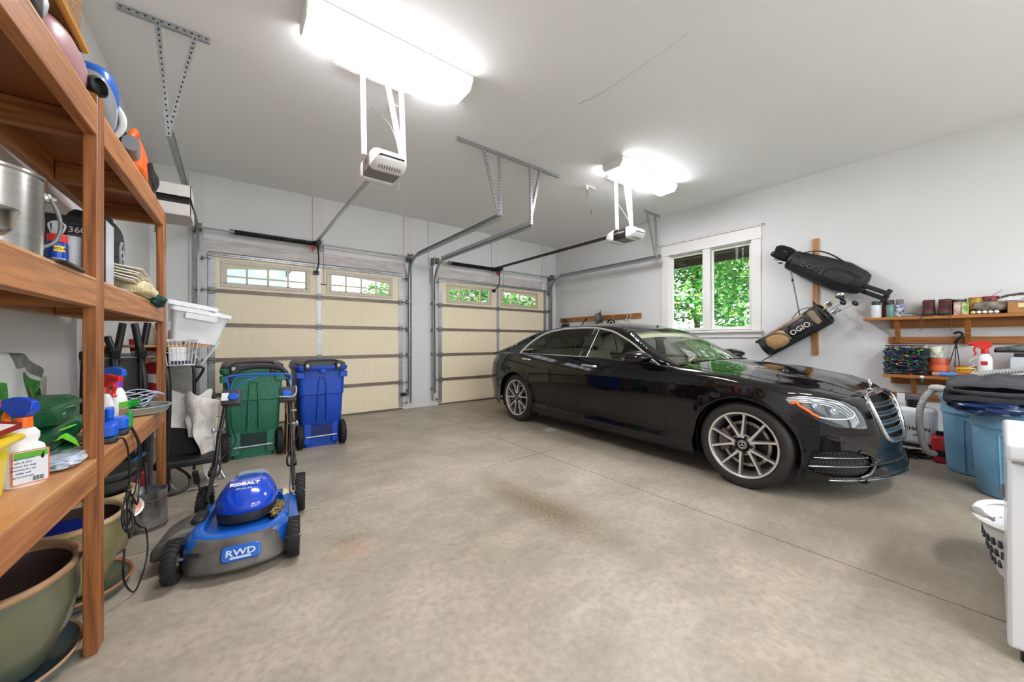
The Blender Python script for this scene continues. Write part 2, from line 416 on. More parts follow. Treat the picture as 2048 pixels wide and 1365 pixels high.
for a, b in ((wy0+.02, mul-.045), (mul+.045, wy1-.02)):
    def sash(g, a=a, b=b):
        x0, x1, w = XR+.05, XR+.09, .035
        g.bx(x0, x1, a, a+w, wz0+.012, wz1-.02); g.bx(x0, x1, b-w, b, wz0+.012, wz1-.02); g.bx(x0, x1, a+w, b-w, wz1-.02-w, wz1-.02); g.bx(x0, x1, a+w, b-w, wz0+.012, wz0+.012+w)
    s = wpart('sash', sash); gg = G(); gg.bx(XR+.066, XR+.070, a+.03, b-.03, wz0+.04, wz1-.05)
    obj('pane', gg, glass('window_glass', tint=.97), s, world=True, smooth=0)
# ---------------- outside: eave, ground, neighbour house, trees ----------------
g = G(); g.bx(XR+.16, XR+1.0, YF, YB+1, 2.86, 2.93); g.bx(XR+.95, XR+1.0, YF, YB+1, 2.70, 2.86)
for i in range(16): g.bx(XR+.16, XR+.95, YF+.3+i*.6, YF+.34+i*.6, 2.72, 2.86)
g.bx(XR+.16, XR+.30, YF, YB+1, 2.69, 2.86)
o = struct('trim_30', g, mat('dark_eave_wood', '4a3626', .7, var=.3, vs=9), smooth=0)
g = G(); g.bx(-30, 45, -20, 50, -.42, -.30); tag(obj('lawn', g, mat('lawn_green', '5f7a3a', .95, var=.35, vs=3), smooth=0), 'patchy green ground outside the garage', 'ground')['kind'] = 'stuff'
g = G(); g.bx(-4, 9, YB+.2, YB+9, -.22, -.06); g.bx(-4, 9, YF-9, YF-.2, -.22, -.06); struct('driveway_and_bounce_slab', g, mat('driveway_concrete', 'b9b5ad', .9, var=.15, vs=2), smooth=0)  # front slab added outside the unseen wall to bounce daylight up to the ceiling
# ---------------- overhead doors ----------------
m_cream = mat('cream_door_skin', 'f0e2c2', .55, var=.05, vs=3, bump=.05, bs=120, stretch=(12, 1, .6))
m_joint = mat('section_joint_steel', '85766d', .45, .3, var=.2, vs=10)
m_wf1 = mat('window_surround_plastic', 'cfc7bc', .5)
m_wf2 = mat('window_surround_cream', 'c9bda6', .5)
m_spring = mat('oiled_black_spring', '1c1a1b', .5, .4, var=.4, vs=60)
def curve_track(x, side, y_end, z=2.69, yb=YB-.09):
    pts = [(x, yb, .25), (x, yb, 2.0)]
    r = .36
    for i in range(9):
        a = pi/2*i/8; pts.append((x, yb-r+r*cos(a), z-r+r*sin(a)))
    pts.append((x, y_end, z)); return pts
def sweep_c(g, pts, w=.05, d=.022, t=.004, side=1):
    """C-channel track; opening faces the door (side = +1 opens to +x)"""
    prof = [(0, -w/2), (d, -w/2), (d, -w/2+t), (t, -w/2+t), (t, w/2-t), (d, w/2-t), (d, w/2), (0, w/2)]
    rs = []
    P_ = [V(p) for p in pts]
    for i, p in enumerate(P_):
        dd = (P_[min(i+1, len(P_)-1)]-P_[max(i-1, 0)]).normalized(); nrm = dd.cross(V((1, 0, 0)))
        rs.append([p+V((side*a, 0, 0))+nrm*b for a, b in prof])
    g.rings(rs)
for di, (x0, x1, wf, wins) in enumerate(((-.235, 2.45, m_wf1, ((-.105, .985), (1.215, 2.27))), (3.145, 5.915, m_wf2, ((3.315, 4.375), (4.60, 5.66))))):
    y0 = YB+.004
    dr = bpy.data.objects.new('door_%d' % (di+1), None); COL.objects.link(dr); dr.location = ((x0+x1)/2, y0, 0); dr['kind'] = 'structure'; _WM[dr.name] = MX.Translation(dr.location)
    zs = [.015, .49, .965, 1.445, 1.91, 2.40]
    yi = YB-.03      # inner face of the door
    for i in range(5):
        a, b = zs[i]+.003, zs[i+1]-.003
        g = G()
        if i < 4: g.bx(x0, x1, yi, yi+.045, a, b)
        else:
            for wx0, wx1, nx in ((x0, wins[0][0]+.04, 0), (wins[0][1]-.04, wins[1][0]+.04, 0), (wins[1][1]-.04, x1, 0)): g.bx(wx0, wx1, yi, yi+.045, a, b)
            for w0, w1 in wins: g.bx(w0+.04, w1-.04, yi, yi+.045, a, 2.005); g.bx(w0+.04, w1-.04, yi, yi+.045, 2.30, b)
        p = obj('door_section', g, m_cream, dr, world=True, bev=.002)
    for z in zs[1:5]:
        g = G(); g.bx(x0, x1, yi-.018, yi, z-.028, z-.004); g.bx(x0, x1, yi-.012, yi, z-.004, z+.022); g.bx(x0, x1, yi-.02, yi, z-.006, z+.0); obj('section_joint', g, m_joint, dr, world=True, bev=.002)
    g = G(); g.bx(x0, x1, yi-.012, yi, .0, .03); obj('bottom_seal', g, mat('weather_seal', '6f675d', .8), dr, world=True)
    # steel stiles: ends and middle
    for sx0, sx1, m_ in ((x0, x0+.075, m_galv), (x1-.075, x1, m_galv), ((x0+x1)/2-.03, (x0+x1)/2+.03, m_galv)):
        for i in range(5):
            g = G(); g.bx(sx0, sx1, yi-.007, yi, zs[i]+.03, zs[i+1]-.032)
            for z in (zs[i]+.08, zs[i]+.22, zs[i]+.36):
                for q in (.3, .7): g.cyl((sx0+(sx1-sx0)*q, yi-.011, z), (sx0+(sx1-sx0)*q, yi-.007, z), .006, n=6)
            obj('stile', g, m_, dr, world=True, bev=.0015)
    for z in zs[1:5]:
        for cx in (x0+.04, x1-.04, (x0+x1)/2):
            g = G(); g.bx(cx-.035, cx+.035, yi-.028, yi-.018, z-.05, z+.04); g.cyl((cx-.04, yi-.03, z-.004), (cx+.04, yi-.03, z-.004), .008, n=8); obj('hinge', g, m_galvd, dr, world=True, bev=.002)
    for z in [.12]+zs[1:5]+[2.33]:
        for cx, sd in ((x0+.03, -1), (x1-.03, 1)):
            g = G(); g.cyl((cx, yi-.04, z), (cx+sd*.10, yi-.04, z), .006, n=8); g.cyl((cx+sd*.075, yi-.04, z), (cx+sd*.095, yi-.04, z), .023, n=12); obj('roller', g, m_galvd, dr, world=True)
    # perforated strut along the top
    g = G(); g.bx(x0, x1, yi-.035, yi-.032, 2.37, 2.412); g.bx(x0, x1, yi-.035, yi, 2.409, 2.412)
    g.mi = 1
    for i in range(int((x1-x0)/.028)): g.bx(x0+.01+i*.028, x0+.026+i*.028, yi-.0365, yi-.035, 2.383, 2.395)
    obj('top_strut', g, [m_galv, m_blk2], dr, world=True)
    # windows: rectangular frame, arched grille, 4 x 2 lights
    for wi, (w0, w1) in enumerate(wins):
        z0, z1 = 1.965, 2.335
        g = G(); f = .05
        g.bx(w0, w1, yi-.012, yi, z0, z0+f); g.bx(w0, w1, yi-.012, yi, z1-f, z1); g.bx(w0, w0+f, yi-.012, yi, z0+f, z1-f); g.bx(w1-f, w1, yi-.012, yi, z0+f, z1-f)
        fr = obj('window_frame', g, wf, dr, world=True, bev=.004)
        g = G()
        for i in range(14):
            for z in (z0+.02, z1-.02): g.cyl((w0+.04+(w1-w0-.08)*i/13, yi-.014, z), (w0+.04+(w1-w0-.08)*i/13, yi-.012, z), .005, n=6)
        obj('screw_heads', g, m_galvd, fr, world=True)
        # arched upper panel: the arch rises towards the middle of the door
        full = (x0+x1)/2
        def arch(x, wi=wi, w0=w0, w1=w1):
            t = (x-w0)/(w1-w0)
            if wi == 1: t = 1-t
            return 2.205+.07*sin(min(1, t*1.02)*pi/2) if t >= 0 else 2.205
        g = G(); N = 24; a, b = w0+f-.004, w1-f+.004
        for y_ in (yi+.004, yi+.012): pass
        rs = []
        for i in range(N+1):
            x = a+(b-a)*i/N; h = arch(x); rs.append([V((x, yi+.002, h)), V((x, yi+.002, z1-f+.004)), V((x, yi+.02, z1-f+.004)), V((x, yi+.02, h))])
        g.rings(rs)
        for i in range(5):
            x = a+(b-a)*i/4; x = min(max(x, a+.014), b-.014); g.bx(x-.014, x+.014, yi+.002, yi+.02, z0+f-.004, arch(x)+.004)
        zm = 2.115; g.bx(a, b, yi+.003, yi+.019, zm-.012, zm+.012)
        g.bx(a, b, yi+.002, yi+.02, z0+f-.006, z0+f+.014)
        obj('window_grille', g, mat('grille_plastic', 'd5cab0', .5), fr, world=True, bev=.002)
        g = G(); g.bx(w0+.03, w1-.03, yi+.026, yi+.030, z0+.03, z1-.03); obj('pane', g, glass('window_glass'), fr, world=True, smooth=0)
    if di == 0:
        g = G(); g.cyl((x1+.02, yi-.04, .27), (x1+.02, yi-.12, .27), .02, n=10); g.bx(x1-.05, x1+.03, yi-.06, yi-.03, .24, .30)
        obj('bottom_bracket', g, m_blk, dr, world=True, bev=.003)
    # tracks, one thing per side
    for sd, x in ((1, x0-.105), (-1, x1+.105)):
        ye = 3.55
        t = thing('door_track', '', 'door track', (x, YB-.09, .2))
        g = G(); P_ = curve_track(x, sd, ye); sweep_c(g, P_, side=sd); obj('track_channel', g, m_galv, t, world=True, smooth=50)
        g = G(); g.bx(x-.03*sd-.002, x-.03*sd+.002, YB-.022, YB-.11, .1, 2.66); g.bx(x-.06, x+.06, YB-.03, YB-.022, 2.3, 2.72); obj('wall_angle', g, m_galv, t, world=True)
        for z in (.3, .95, 1.4, 1.9):
            g = G(); g.bx(x-.045, x+.02, YB-.1, YB-.02, z, z+.05); g.cyl((x-.02, YB-.11, z+.025), (x-.02, YB-.09, z+.025), .009, n=6); obj('bracket', g, m_galvd, t, world=True, bev=.002)
        g = G(); g.bx(x-.003-.02*sd, x+.003-.02*sd, ye, YB-.4, 2.695, 2.745); g.bx(x-.02*sd, x+.012*sd, ye, YB-.4, 2.742, 2.746); obj('reinforcing_angle', g, m_galv, t, world=True)
        t['label'] = {(0, 1): 'galvanized door track at the far left behind the shelving', (0, -1): 'galvanized curved track on the right edge of the left garage door', (1, 1): 'galvanized curved track on the left edge of the right garage door', (1, -1): 'galvanized curved track beside the window wall in the corner'}[(di, sd)]
    # torsion shaft
    ys, zsft = YB-.14, 2.71
    t = thing('torsion_assembly', ('torsion shaft with black spring above the left garage door', 'torsion shaft with black spring above the right garage door')[di], 'door spring', ((x0+x1)/2, ys, zsft))
    g = G(); g.cyl((x0-.15, ys, zsft), (x1+.15, ys, zsft), .0127, n=12); obj('shaft', g, m_galv, t, world=True)
    mx_ = (x0+x1)/2
    g = G(); L = 1.0 if di == 0 else 1.12; n_ = 46
    g.tube([(mx_-.06-L*i/(n_*8), ys+.028*cos(2*pi*i/8), zsft+.028*sin(2*pi*i/8)) for i in range(n_*8)], .0095, n=6); obj('spring', g, m_spring, t, world=True)
    for cx in (mx_-.05, mx_-.08-L):
        g = G(); g.cyl((cx-.03, ys, zsft), (cx+.03, ys, zsft), .036, .03, n=14); obj('winding_cone', g, m_spring if cx > mx_-.2 else m_galvd, t, world=True)
    g = G(); g.bx(mx_-.02, mx_+.0, ys-.03, YB-.024, zsft-.05, zsft+.05); g.bx(mx_-.03, mx_+.06, YB-.034, YB-.026, zsft-.09, zsft+.09); obj('center_bracket', g, m_galvd, t, world=True, bev=.003)
    g = G(); g.prism([(-.035, 0), (.035, 0), (.03, -.07), (-.03, -.06)], lambda u, v: V((mx_-.11+u, ys-.035, zsft-.04+v)), lambda u, v: V((mx_-.11+u, ys-.033, zsft-.04+v))); obj('warning_tag', g, mat('red_tag', 'b01822', .5), t, world=True)
    for cx in (x0-.09, x1+.09):
        g = G(); g.cyl((cx-.025, ys, zsft), (cx+.025, ys, zsft), .05, n=20); g.cyl((cx-.03, ys, zsft), (cx-.025, ys, zsft), .062, n=20); g.cyl((cx+.025, ys, zsft), (cx+.03, ys, zsft), .062, n=20); obj('cable_drum', g, m_galvd, t, world=True)
        g = G(); g.cyl((cx, ys+.05, zsft), (cx, YB-.05, .15), .0022, n=5); obj('lift_cable', g, m_galvd, t, world=True)
        g = G(); g.bx(cx-.012+.05*(1 if cx > mx_ else -1), cx+.012+.05*(1 if cx > mx_ else -1), ys-.03, YB-.02, zsft-.06, zsft+.06); obj('end_bearing_plate', g, m_galvd, t, world=True)

# ---------------- perforated angle iron hangers ----------------
def perf(g, a, b, nrm, w=.032, t=.003, hole=1, two=1):
    """slotted angle from a to b; broad face normal nrm"""
    a, b = V(a), V(b); d = (b-a); L = d.length; d.normalize(); nrm = (V(nrm)-d*V(nrm).dot(d)).normalized(); x = d.cross(nrm).normalized()
    g.mi = 0; g.bar(a, b, w, t, nrm)
    if two: g.bar(a+x*w/2-nrm*w*.45, b+x*w/2-nrm*w*.45, t, w*.9, nrm)
    if hole:
        g.mi = 1; n = int(L/.038)
        for i in range(n):
            c = a+d*(L*(i+.5)/n)
            for sgn in (1, -1):
                o = c+nrm*sgn*(t/2+.0004)
                ring = [o+(d*cos(2*pi*k/8)*.0085+x*sin(2*pi*k/8)*.0055) for k in range(8)]
                idx = [g.av(p) for p in ring]; g.af(*(idx if sgn > 0 else idx[::-1]))
    g.mi = 0
def hanger(label, xs, y, struts, mt, zc=CEIL-.002):
    t = thing('ceiling_hanger', label, 'hanger bracket', ((xs[0]+xs[1])/2, y, zc-.03))
    g = G(); perf(g, (xs[0], y, zc-.018), (xs[1], y, zc-.018), (0, -1, 0)); g.bx(xs[0], xs[1], y, y+.03, zc-.004, zc); obj('ceiling_angle', g, [mt, m_blk2], t, world=True)
    for a, b, nr in struts:
        g = G(); perf(g, a, b, nr, w=.03); obj('strut', g, [mt, m_blk2], t, world=True)
    return t
hy = 3.53
hanger('perforated steel hanger at the top left over the shelves', (-.60, -.12), hy, [((-.40, hy, CEIL-.02), (-.34, hy-.01, 2.66), (0, -1, 0)), ((-.20, hy, CEIL-.03), (-.34, hy+.012, 2.72), (0, -1, 0))], m_galv)
hanger('long perforated steel hanger between the two ceiling lights', (1.98, 3.54), 3.56, [((2.32, 3.56, CEIL-.02), (2.55, 3.575, 2.72), (0, -1, 0)), ((2.54, 3.56, CEIL-.02), (2.56, 3.55, 2.72), (0, -1, 0)), ((3.03, 3.56, CEIL-.02), (3.04, 3.55, 2.70), (0, -1, 0)), ((3.20, 3.56, CEIL-.02), (3.05, 3.575, 2.78), (0, -1, 0))], m_galv)
hanger('short perforated steel hanger near the window wall', (5.63, 6.10), 3.61, [((5.70, 3.61, CEIL-.02), (5.99, 3.62, 2.73), (0, -1, 0)), ((5.96, 3.61, CEIL-.02), (6.0, 3.60, 2.70), (0, -1, 0))], m_galv)

# ---------------- ceiling lights ----------------
def fixture(label, x0, x1, y0=2.68, y1=2.985):
    t = thing('ceiling_light', label, 'ceiling light', ((x0+x1)/2, (y0+y1)/2, CEIL-.11))
    t['group'] = 'fluorescent ceiling lights'
    b, e = CEIL-.11, .05
    g = G(); g.bx(x0, x1, y0, y1, CEIL-.03, CEIL-.001); obj('housing', g, m_white_steel, t, world=True, bev=.003)
    for xa, xb in ((x0, x0+.012), (x1-.012, x1)):
        g = G(); g.prism([(y0, CEIL-.03), (y1, CEIL-.03), (y1-.0, b+.055), (y1-.045, b-.002), (y0+.045, b-.002), (y0, b+.055)], lambda u, v: V((xa, u, v)), lambda u, v: V((xb, u, v))); obj('end_cap', g, m_white_steel, t, world=True, bev=.002)
    g = G(); pr = [(y0+.002, CEIL-.03), (y0+.002, b+.055), (y0+.045, b), ((y0+y1)/2-.02, b+.0), ((y0+y1)/2, b+.012), ((y0+y1)/2+.02, b), (y1-.045, b), (y1-.002, b+.055), (y1-.002, CEIL-.03)]
    rs = [[V((x, u, v)) for u, v in pr] for x in (x0+.012, x1-.012)]
    g.rings(rs, closed=False); g.m = [1 if k in (0, 1, 6, 7) else 0 for k in range(len(g.f))]; obj('diffuser', g, [m_lam, m_lamedge], t, world=True, smooth=25)
    return t
fixture('large wraparound ceiling light above the left door opener', .39, 1.64)
fixture('wraparound ceiling light above the right door opener', 3.77, 5.05, 2.72, 3.03)
fixture('added wraparound fill light on the ceiling behind the viewpoint', .6, 1.85, -1.6, -1.3)  # unseen fixture added to brighten the ceiling and back wall
fixture('added wraparound fill light over the front of the bay', 2.6, 3.85, -1.6, -1.3)  # second added fixture, out of view, also for fill light
for o in COL.objects:
    if o.get('group') == 'fluorescent ceiling lights': pass

# ---------------- door openers ----------------
def opener(label, ox, y_head, zb, yaw, left):
    t = thing('garage_door_opener', label, 'door opener', (ox, y_head, zb-.09))
    y_w = YB-.14
    hz = zb
    # rail
    g = G(); zr0 = hz+.035; g.bar((ox, y_head+.12, zr0), (ox, y_w, 2.735), .028, .04); obj('rail', g, m_galv if left else mat('dark_rail', '38322f', .4, .5), t, world=True, bev=.002)
    g = G(); g.bar((ox-.001, y_head+.12, zr0+.022), (ox-.001, y_w, 2.757), .008, .006); obj('drive_chain', g, m_blk, t, world=True)
    g = G(); g.bx(ox-.03, ox+.03, y_w-.02, YB-.03, 2.69, 2.75); g.bar((ox, y_w+.01, 2.70), (ox, YB-.03, 2.78), .05, .01); obj('header_bracket', g, m_blk, t, world=True, bev=.003)
    # trolley + arm + cord
    ty = y_w-.12
    g = G(); g.bx(ox-.03, ox+.03, ty-.1, ty+.06, 2.665, 2.72); obj('trolley', g, m_blk, t, world=True, bev=.004)
    g = G(); g.tube([(ox, ty, 2.68), (ox+.015, ty+.02, 2.40), (ox+.01, YB-.06, 2.28), (ox+.01, YB-.04, 2.28)], .011, n=6, sub=3); g.bx(ox-.03, ox+.05, YB-.07, YB-.03, 2.25, 2.31); obj('door_arm', g, m_blk, t, world=True)
    g = G(); g.tube([(ox+.07, ty-.05, 2.68), (ox+.072, ty-.05, 2.3), (ox+.07, ty-.05, 2.08)], .003, n=5); obj('release_cord', g, mat('red_cord', '8e2a26', .7), t, world=True)
    g = G(); g.cyl((ox+.03, ty-.05, 2.075), (ox+.11, ty-.05, 2.07), .009, n=8); obj('release_handle', g, mat('release_handle_brown', '5e3230' if left else '1b1b1b', .5), t, world=True)
    # motor head: dark case in the middle, white light lenses at both ends of the rail axis
    w, d, h = .135, .12, .075
    g = G(); g.rbox(ox-w, ox+w, y_head-d, y_head+d, hz-h, hz+.06, r=.02); obj('housing', g, mat('opener_grey', '7d7a78', .45) if left else mat('opener_dark', '3d3431', .3, .3), t, world=True, bev=.004)
    for s_ in (-1, 1):
        g = G(); rs = []
        for q, zt, zb_, k in ((-.02, .070, h+.012, 1.04), (.03, .068, h+.010, 1.04), (.085, .050, h-.005, .98), (.12, .025, h-.03, .86), (.128, .0, h-.05, .7)):
            yy = y_head+s_*(d+q); W2 = w*k; r_ = .022
            rs.append([V((ox+x, yy, hz+z)) for x, z in ((-W2, -zb_+r_), (-W2+r_, -zb_), (W2-r_, -zb_), (W2, -zb_+r_), (W2, zt-r_), (W2-r_, zt), (-W2+r_, zt), (-W2, zt-r_))])
        g.rings(rs); o = obj('light_lens', g, mat('opener_white', 'f4f4f3', .35), t, world=True, smooth=50, bev=.004)
        g = G()
        for k in range(9):
            x = ox-w*.62+k*w*1.24/8; y0_ = y_head+s_*(d+.122); g.bar((x, y_head+s_*(d+.055), hz+.0605), (x, y_head+s_*(d+.087), hz+.0505), .006, .002, (0, 0, 1)); g.bar((x, y_head+s_*(d+.04), hz-h-.0085), (x, y_head+s_*(d+.08), hz-h+.005), .006, .002, (0, 0, 1))
        obj('vent_slots', g, m_blk2, o, world=True)['kind'] = 'stuff'
    g = G(); g.bx(ox-w-.003, ox-w, y_head-d*.8, y_head+d*.8, hz-h+.02, hz+.045); o = obj('control_panel', g, mat('opener_panel', 'a08a80', .5, var=.5, vs=40) if left else mat('opener_panel_dark', '2e2523', .4), t, world=True)
    if not left:
        text('lettering', 'LiftMaster', .042, place(V((ox-w-.0035, y_head-.0, hz+.012)), (0, -1, 0), (-1, 0, 0)), mat('white_ink', 'e8e4e0', .5), t, world=True)
    # wiring and antenna
    g = G(); g.tube([(ox+.1, y_head+.1, hz+.07), (ox+.16, y_head+.02, hz+.14), (ox+.14, y_head+.2, hz+.5), (ox+.02, y_head+.38, CEIL-.02)], .0035, n=5, sub=6); g.tube([(ox+.17, y_head+.05, hz-h), (ox+.16, y_head+.04, hz-h-.04), (ox+.13, y_head+.0, hz-h-.1)], .0015, n=4, sub=3); obj('power_cord', g, mat('grey_cord', '9b9894', .6), t, world=True)
    # hanging straps
    return t
op1 = opener('white and grey door opener hanging below the left ceiling light', 1.05, 3.22, 2.73, 0, True)
op2 = opener('white door opener with dark case hanging below the right ceiling light', 4.40, 3.13, 2.705, 0, False)
def straps(t, ox, y, top, z0, ya, shift=0):
    g = G(); perf(g, (top[0], y, CEIL-.02), (top[1], y, CEIL-.02), (0, -1, 0), w=.035); obj('ceiling_angle', g, [m_white_steel, m_galvd], t, world=True)
    for a, b in (((ox-.175, y-.005), (ox-.165, ya)), ((ox+.03, y-.01), (ox+.17, ya-.01)), ((ox+.155, y+.004), (ox+.175, ya))):
        g = G(); perf(g, (a[0], a[1], CEIL-.03), (b[0], b[1], z0), (0, -1, 0), w=.033); obj('hanger_strap', g, [m_white_steel, m_galvd], t, world=True)
straps(op1, 1.05, 3.17, (.65, 1.30), 2.77, 3.16)
straps(op2, 4.40, 3.15, (4.05, 4.80), 2.755, 3.13)
g = G(); g.bx(1.19, 1.33, 3.45, 3.57, CEIL-.012, CEIL-.001); g.bx(1.22, 1.26, 3.49, 3.53, CEIL-.05, CEIL-.012); tag(obj('ceiling_outlet', g, m_wht, bev=.003), 'white ceiling outlet behind the left door opener straps', 'electrical outlet')
g = G(); g.bx(4.06, 4.28, 3.55, 3.63, CEIL-.012, CEIL-.001); g.bx(4.10, 4.13, 3.57, 3.60, CEIL-.05, CEIL-.012); tag(obj('ceiling_outlet', g, m_wht, bev=.003), 'white ceiling outlet with a dangling lead left of the right opener', 'electrical outlet')
g = G(); g.tube([(4.115, 3.585, CEIL-.05), (4.13, 3.58, 3.3), (4.18, 3.56, 3.16), (4.2, 3.56, 3.1), (4.17, 3.56, 3.08), (4.16, 3.56, 3.12)], .005, n=6, sub=5); tag(obj('dangling_cord', g, m_blk), 'short black cord dangling from the ceiling left of the right opener', 'cord')
# ---------------- the black saloon car ----------------
def lerp_tab(tab, x):
    if x <= tab[0][0]: return tab[0][1]
    for (a, b), (c, d) in zip(tab, tab[1:]):
        if x <= c:
            t = (x-a)/(c-a); return b+(d-b)*t
    return tab[-1][1]
def smooth_tab(tab):
    """monotone-ish cubic through the table"""
    xs = [a for a, _ in tab]; ys = [b for _, b in tab]; n = len(tab)
    m = []
    for i in range(n):
        if i == 0: m.append((ys[1]-ys[0])/(xs[1]-xs[0]))
        elif i == n-1: m.append((ys[-1]-ys[-2])/(xs[-1]-xs[-2]))
        else:
            a = (ys[i]-ys[i-1])/(xs[i]-xs[i-1]); b = (ys[i+1]-ys[i])/(xs[i+1]-xs[i])
            m.append(0 if a*b <= 0 else 2*a*b/(a+b))
    def f(x):
        if x <= xs[0]: return ys[0]
        if x >= xs[-1]: return ys[-1]
        i = 0
        while x > xs[i+1]: i += 1
        h = xs[i+1]-xs[i]; t = (x-xs[i])/h
        return (2*t**3-3*t*t+1)*ys[i]+(t**3-2*t*t+t)*h*m[i]+(-2*t**3+3*t*t)*ys[i+1]+(t**3-t*t)*h*m[i+1]
    return f
Wz = smooth_tab([(.15, .875), (.20, .90), (.25, .925), (.285, .938), (.33, .925), (.42, .922), (.55, .935), (.70, .946), (.80, .946), (.87, .935), (.95, .915), (1.04, .885)])
XFz = smooth_tab([(.15, .76), (.19, .81), (.22, .835), (.26, .83), (.30, .80), (.36, .79), (.42, .80), (.50, .80), (.60, .785), (.68, .765), (.75, .735), (.80, .705), (.85, .66), (.90, .60), (1.05, .45)])
XRz = smooth_tab([(.18, -4.12), (.24, -4.22), (.30, -4.27), (.42, -4.32), (.60, -4.35), (.75, -4.33), (.88, -4.27), (.96, -4.22), (1.05, -4.18)])
ZS = smooth_tab([(-4.4, .985), (-4.15, 1.0), (-3.9, 1.02), (-3.6, 1.035), (-3.1, 1.035), (-1.8, 1.03), (-1.2, 1.005), (-.8, .985), (-.4, .955), (0, .918), (.25, .888), (.42, .866), (.52, .845), (.60, .820), (.68, .79), (.74, .79), (.80, .80)])
X1F, X1R = -.10, -3.35
NF, MF, NR, MR = 3.4, 1.75, 3.0, 2.3
FW, RW = (0.0, .357), (-3.165, .357)
def s_to(s, z):
    """nominal outline parameter -> (x, y fraction)"""
    if s > X1F:
        ph = min((s-X1F)/1.45, 1)*pi/2; return X1F+(XFz(z)-X1F)*max(sin(ph), 0)**(2/NF), max(cos(ph), 0)**(2/MF)
    if s < X1R:
        ph = min((X1R-s)/1.5, 1)*pi/2; return X1R+(XRz(z)-X1R)*max(sin(ph), 0)**(2/NR), max(cos(ph), 0)**(2/MR)
    return s, 1.0
def s_of_x(x, z):
    if x > X1F: return X1F+1.45*math.asin(min(1, ((x-X1F)/(XFz(z)-X1F))**(NF/2)))/(pi/2)
    if x < X1R: return X1R-1.5*math.asin(min(1, ((X1R-x)/(X1R-XRz(z)))**(NR/2)))/(pi/2)
    return x
def s_of_y(y, z, front=True):
    q = min(1, abs(y)/Wz(z))
    if front: return X1F+1.45*math.acos(q**(MF/2))/(pi/2)
    return X1R-1.5*math.acos(q**(MR/2))/(pi/2)
def zs_of(s): return ZS(s_to(s, .6)[0])
def RND(s): x = s_to(s, .6)[0]; return .05 if (x > -.6 or x < -3.7) else .018
def S(s, z, off=0):
    x, c = s_to(s, z); w = Wz(z)
    d = zs_of(s)-z; r = RND(s)
    if d < r:
        d = max(d, 0); inn = r*(1-math.sqrt(max(0, 1-(1-d/r)**2)))
    else: inn = 0
    # flared wheel-arch lips
    bul = 0
    for (cx, cz_), rr in ((FW, .405), (RW, .405)):
        dd = math.hypot(x-cx, z-cz_)-rr; bul += .014*math.exp(-(dd/.045)**2) if z > .2 else 0
    y = (w+bul+off)*c-inn*c
    if s > X1F and inn: x -= inn*(1-c)
    if s < X1R and inn: x += inn*(1-c)
    if off and (s > X1F): x += off*(1-c)
    if off and (s < X1R): x -= off*(1-c)
    return V((x, -y, z))
def nrm(f, a, b, sgn=1):
    e = .002; du = f(a+e, b)-f(a-e, b); dv = f(a, b+e)-f(a, b-e); n = du.cross(dv)
    return (n.normalized() if n.length > 1e-9 else V((1, 0, 0)))*sgn
def dens(poly, st):
    out = []
    for i, a in enumerate(poly):
        b = poly[(i+1) % len(poly)]; n = max(1, int(math.hypot(b[0]-a[0], b[1]-a[1])/st+.5))
        for k in range(n): out.append((a[0]+(b[0]-a[0])*k/n, a[1]+(b[1]-a[1])*k/n))
    return out
def inside(p, poly):
    x, y = p; r = False; j = len(poly)-1
    for i in range(len(poly)):
        xi, yi = poly[i]; xj, yj = poly[j]
        if (yi > y) != (yj > y) and x < (xj-xi)*(y-yi)/(yj-yi)+xi: r = not r
        j = i
    return r
def pdist(p, poly):
    m = 9
    for i in range(len(poly)):
        a = V(poly[i]).to_2d() if len(poly[i]) > 2 else V(poly[i]); b = V(poly[(i+1) % len(poly)]); q = V(p); ab = b-a
        t = max(0, min(1, (q-a).dot(ab)/max(1e-12, ab.dot(ab)))); m = min(m, (a+ab*t-q).length)
    return m
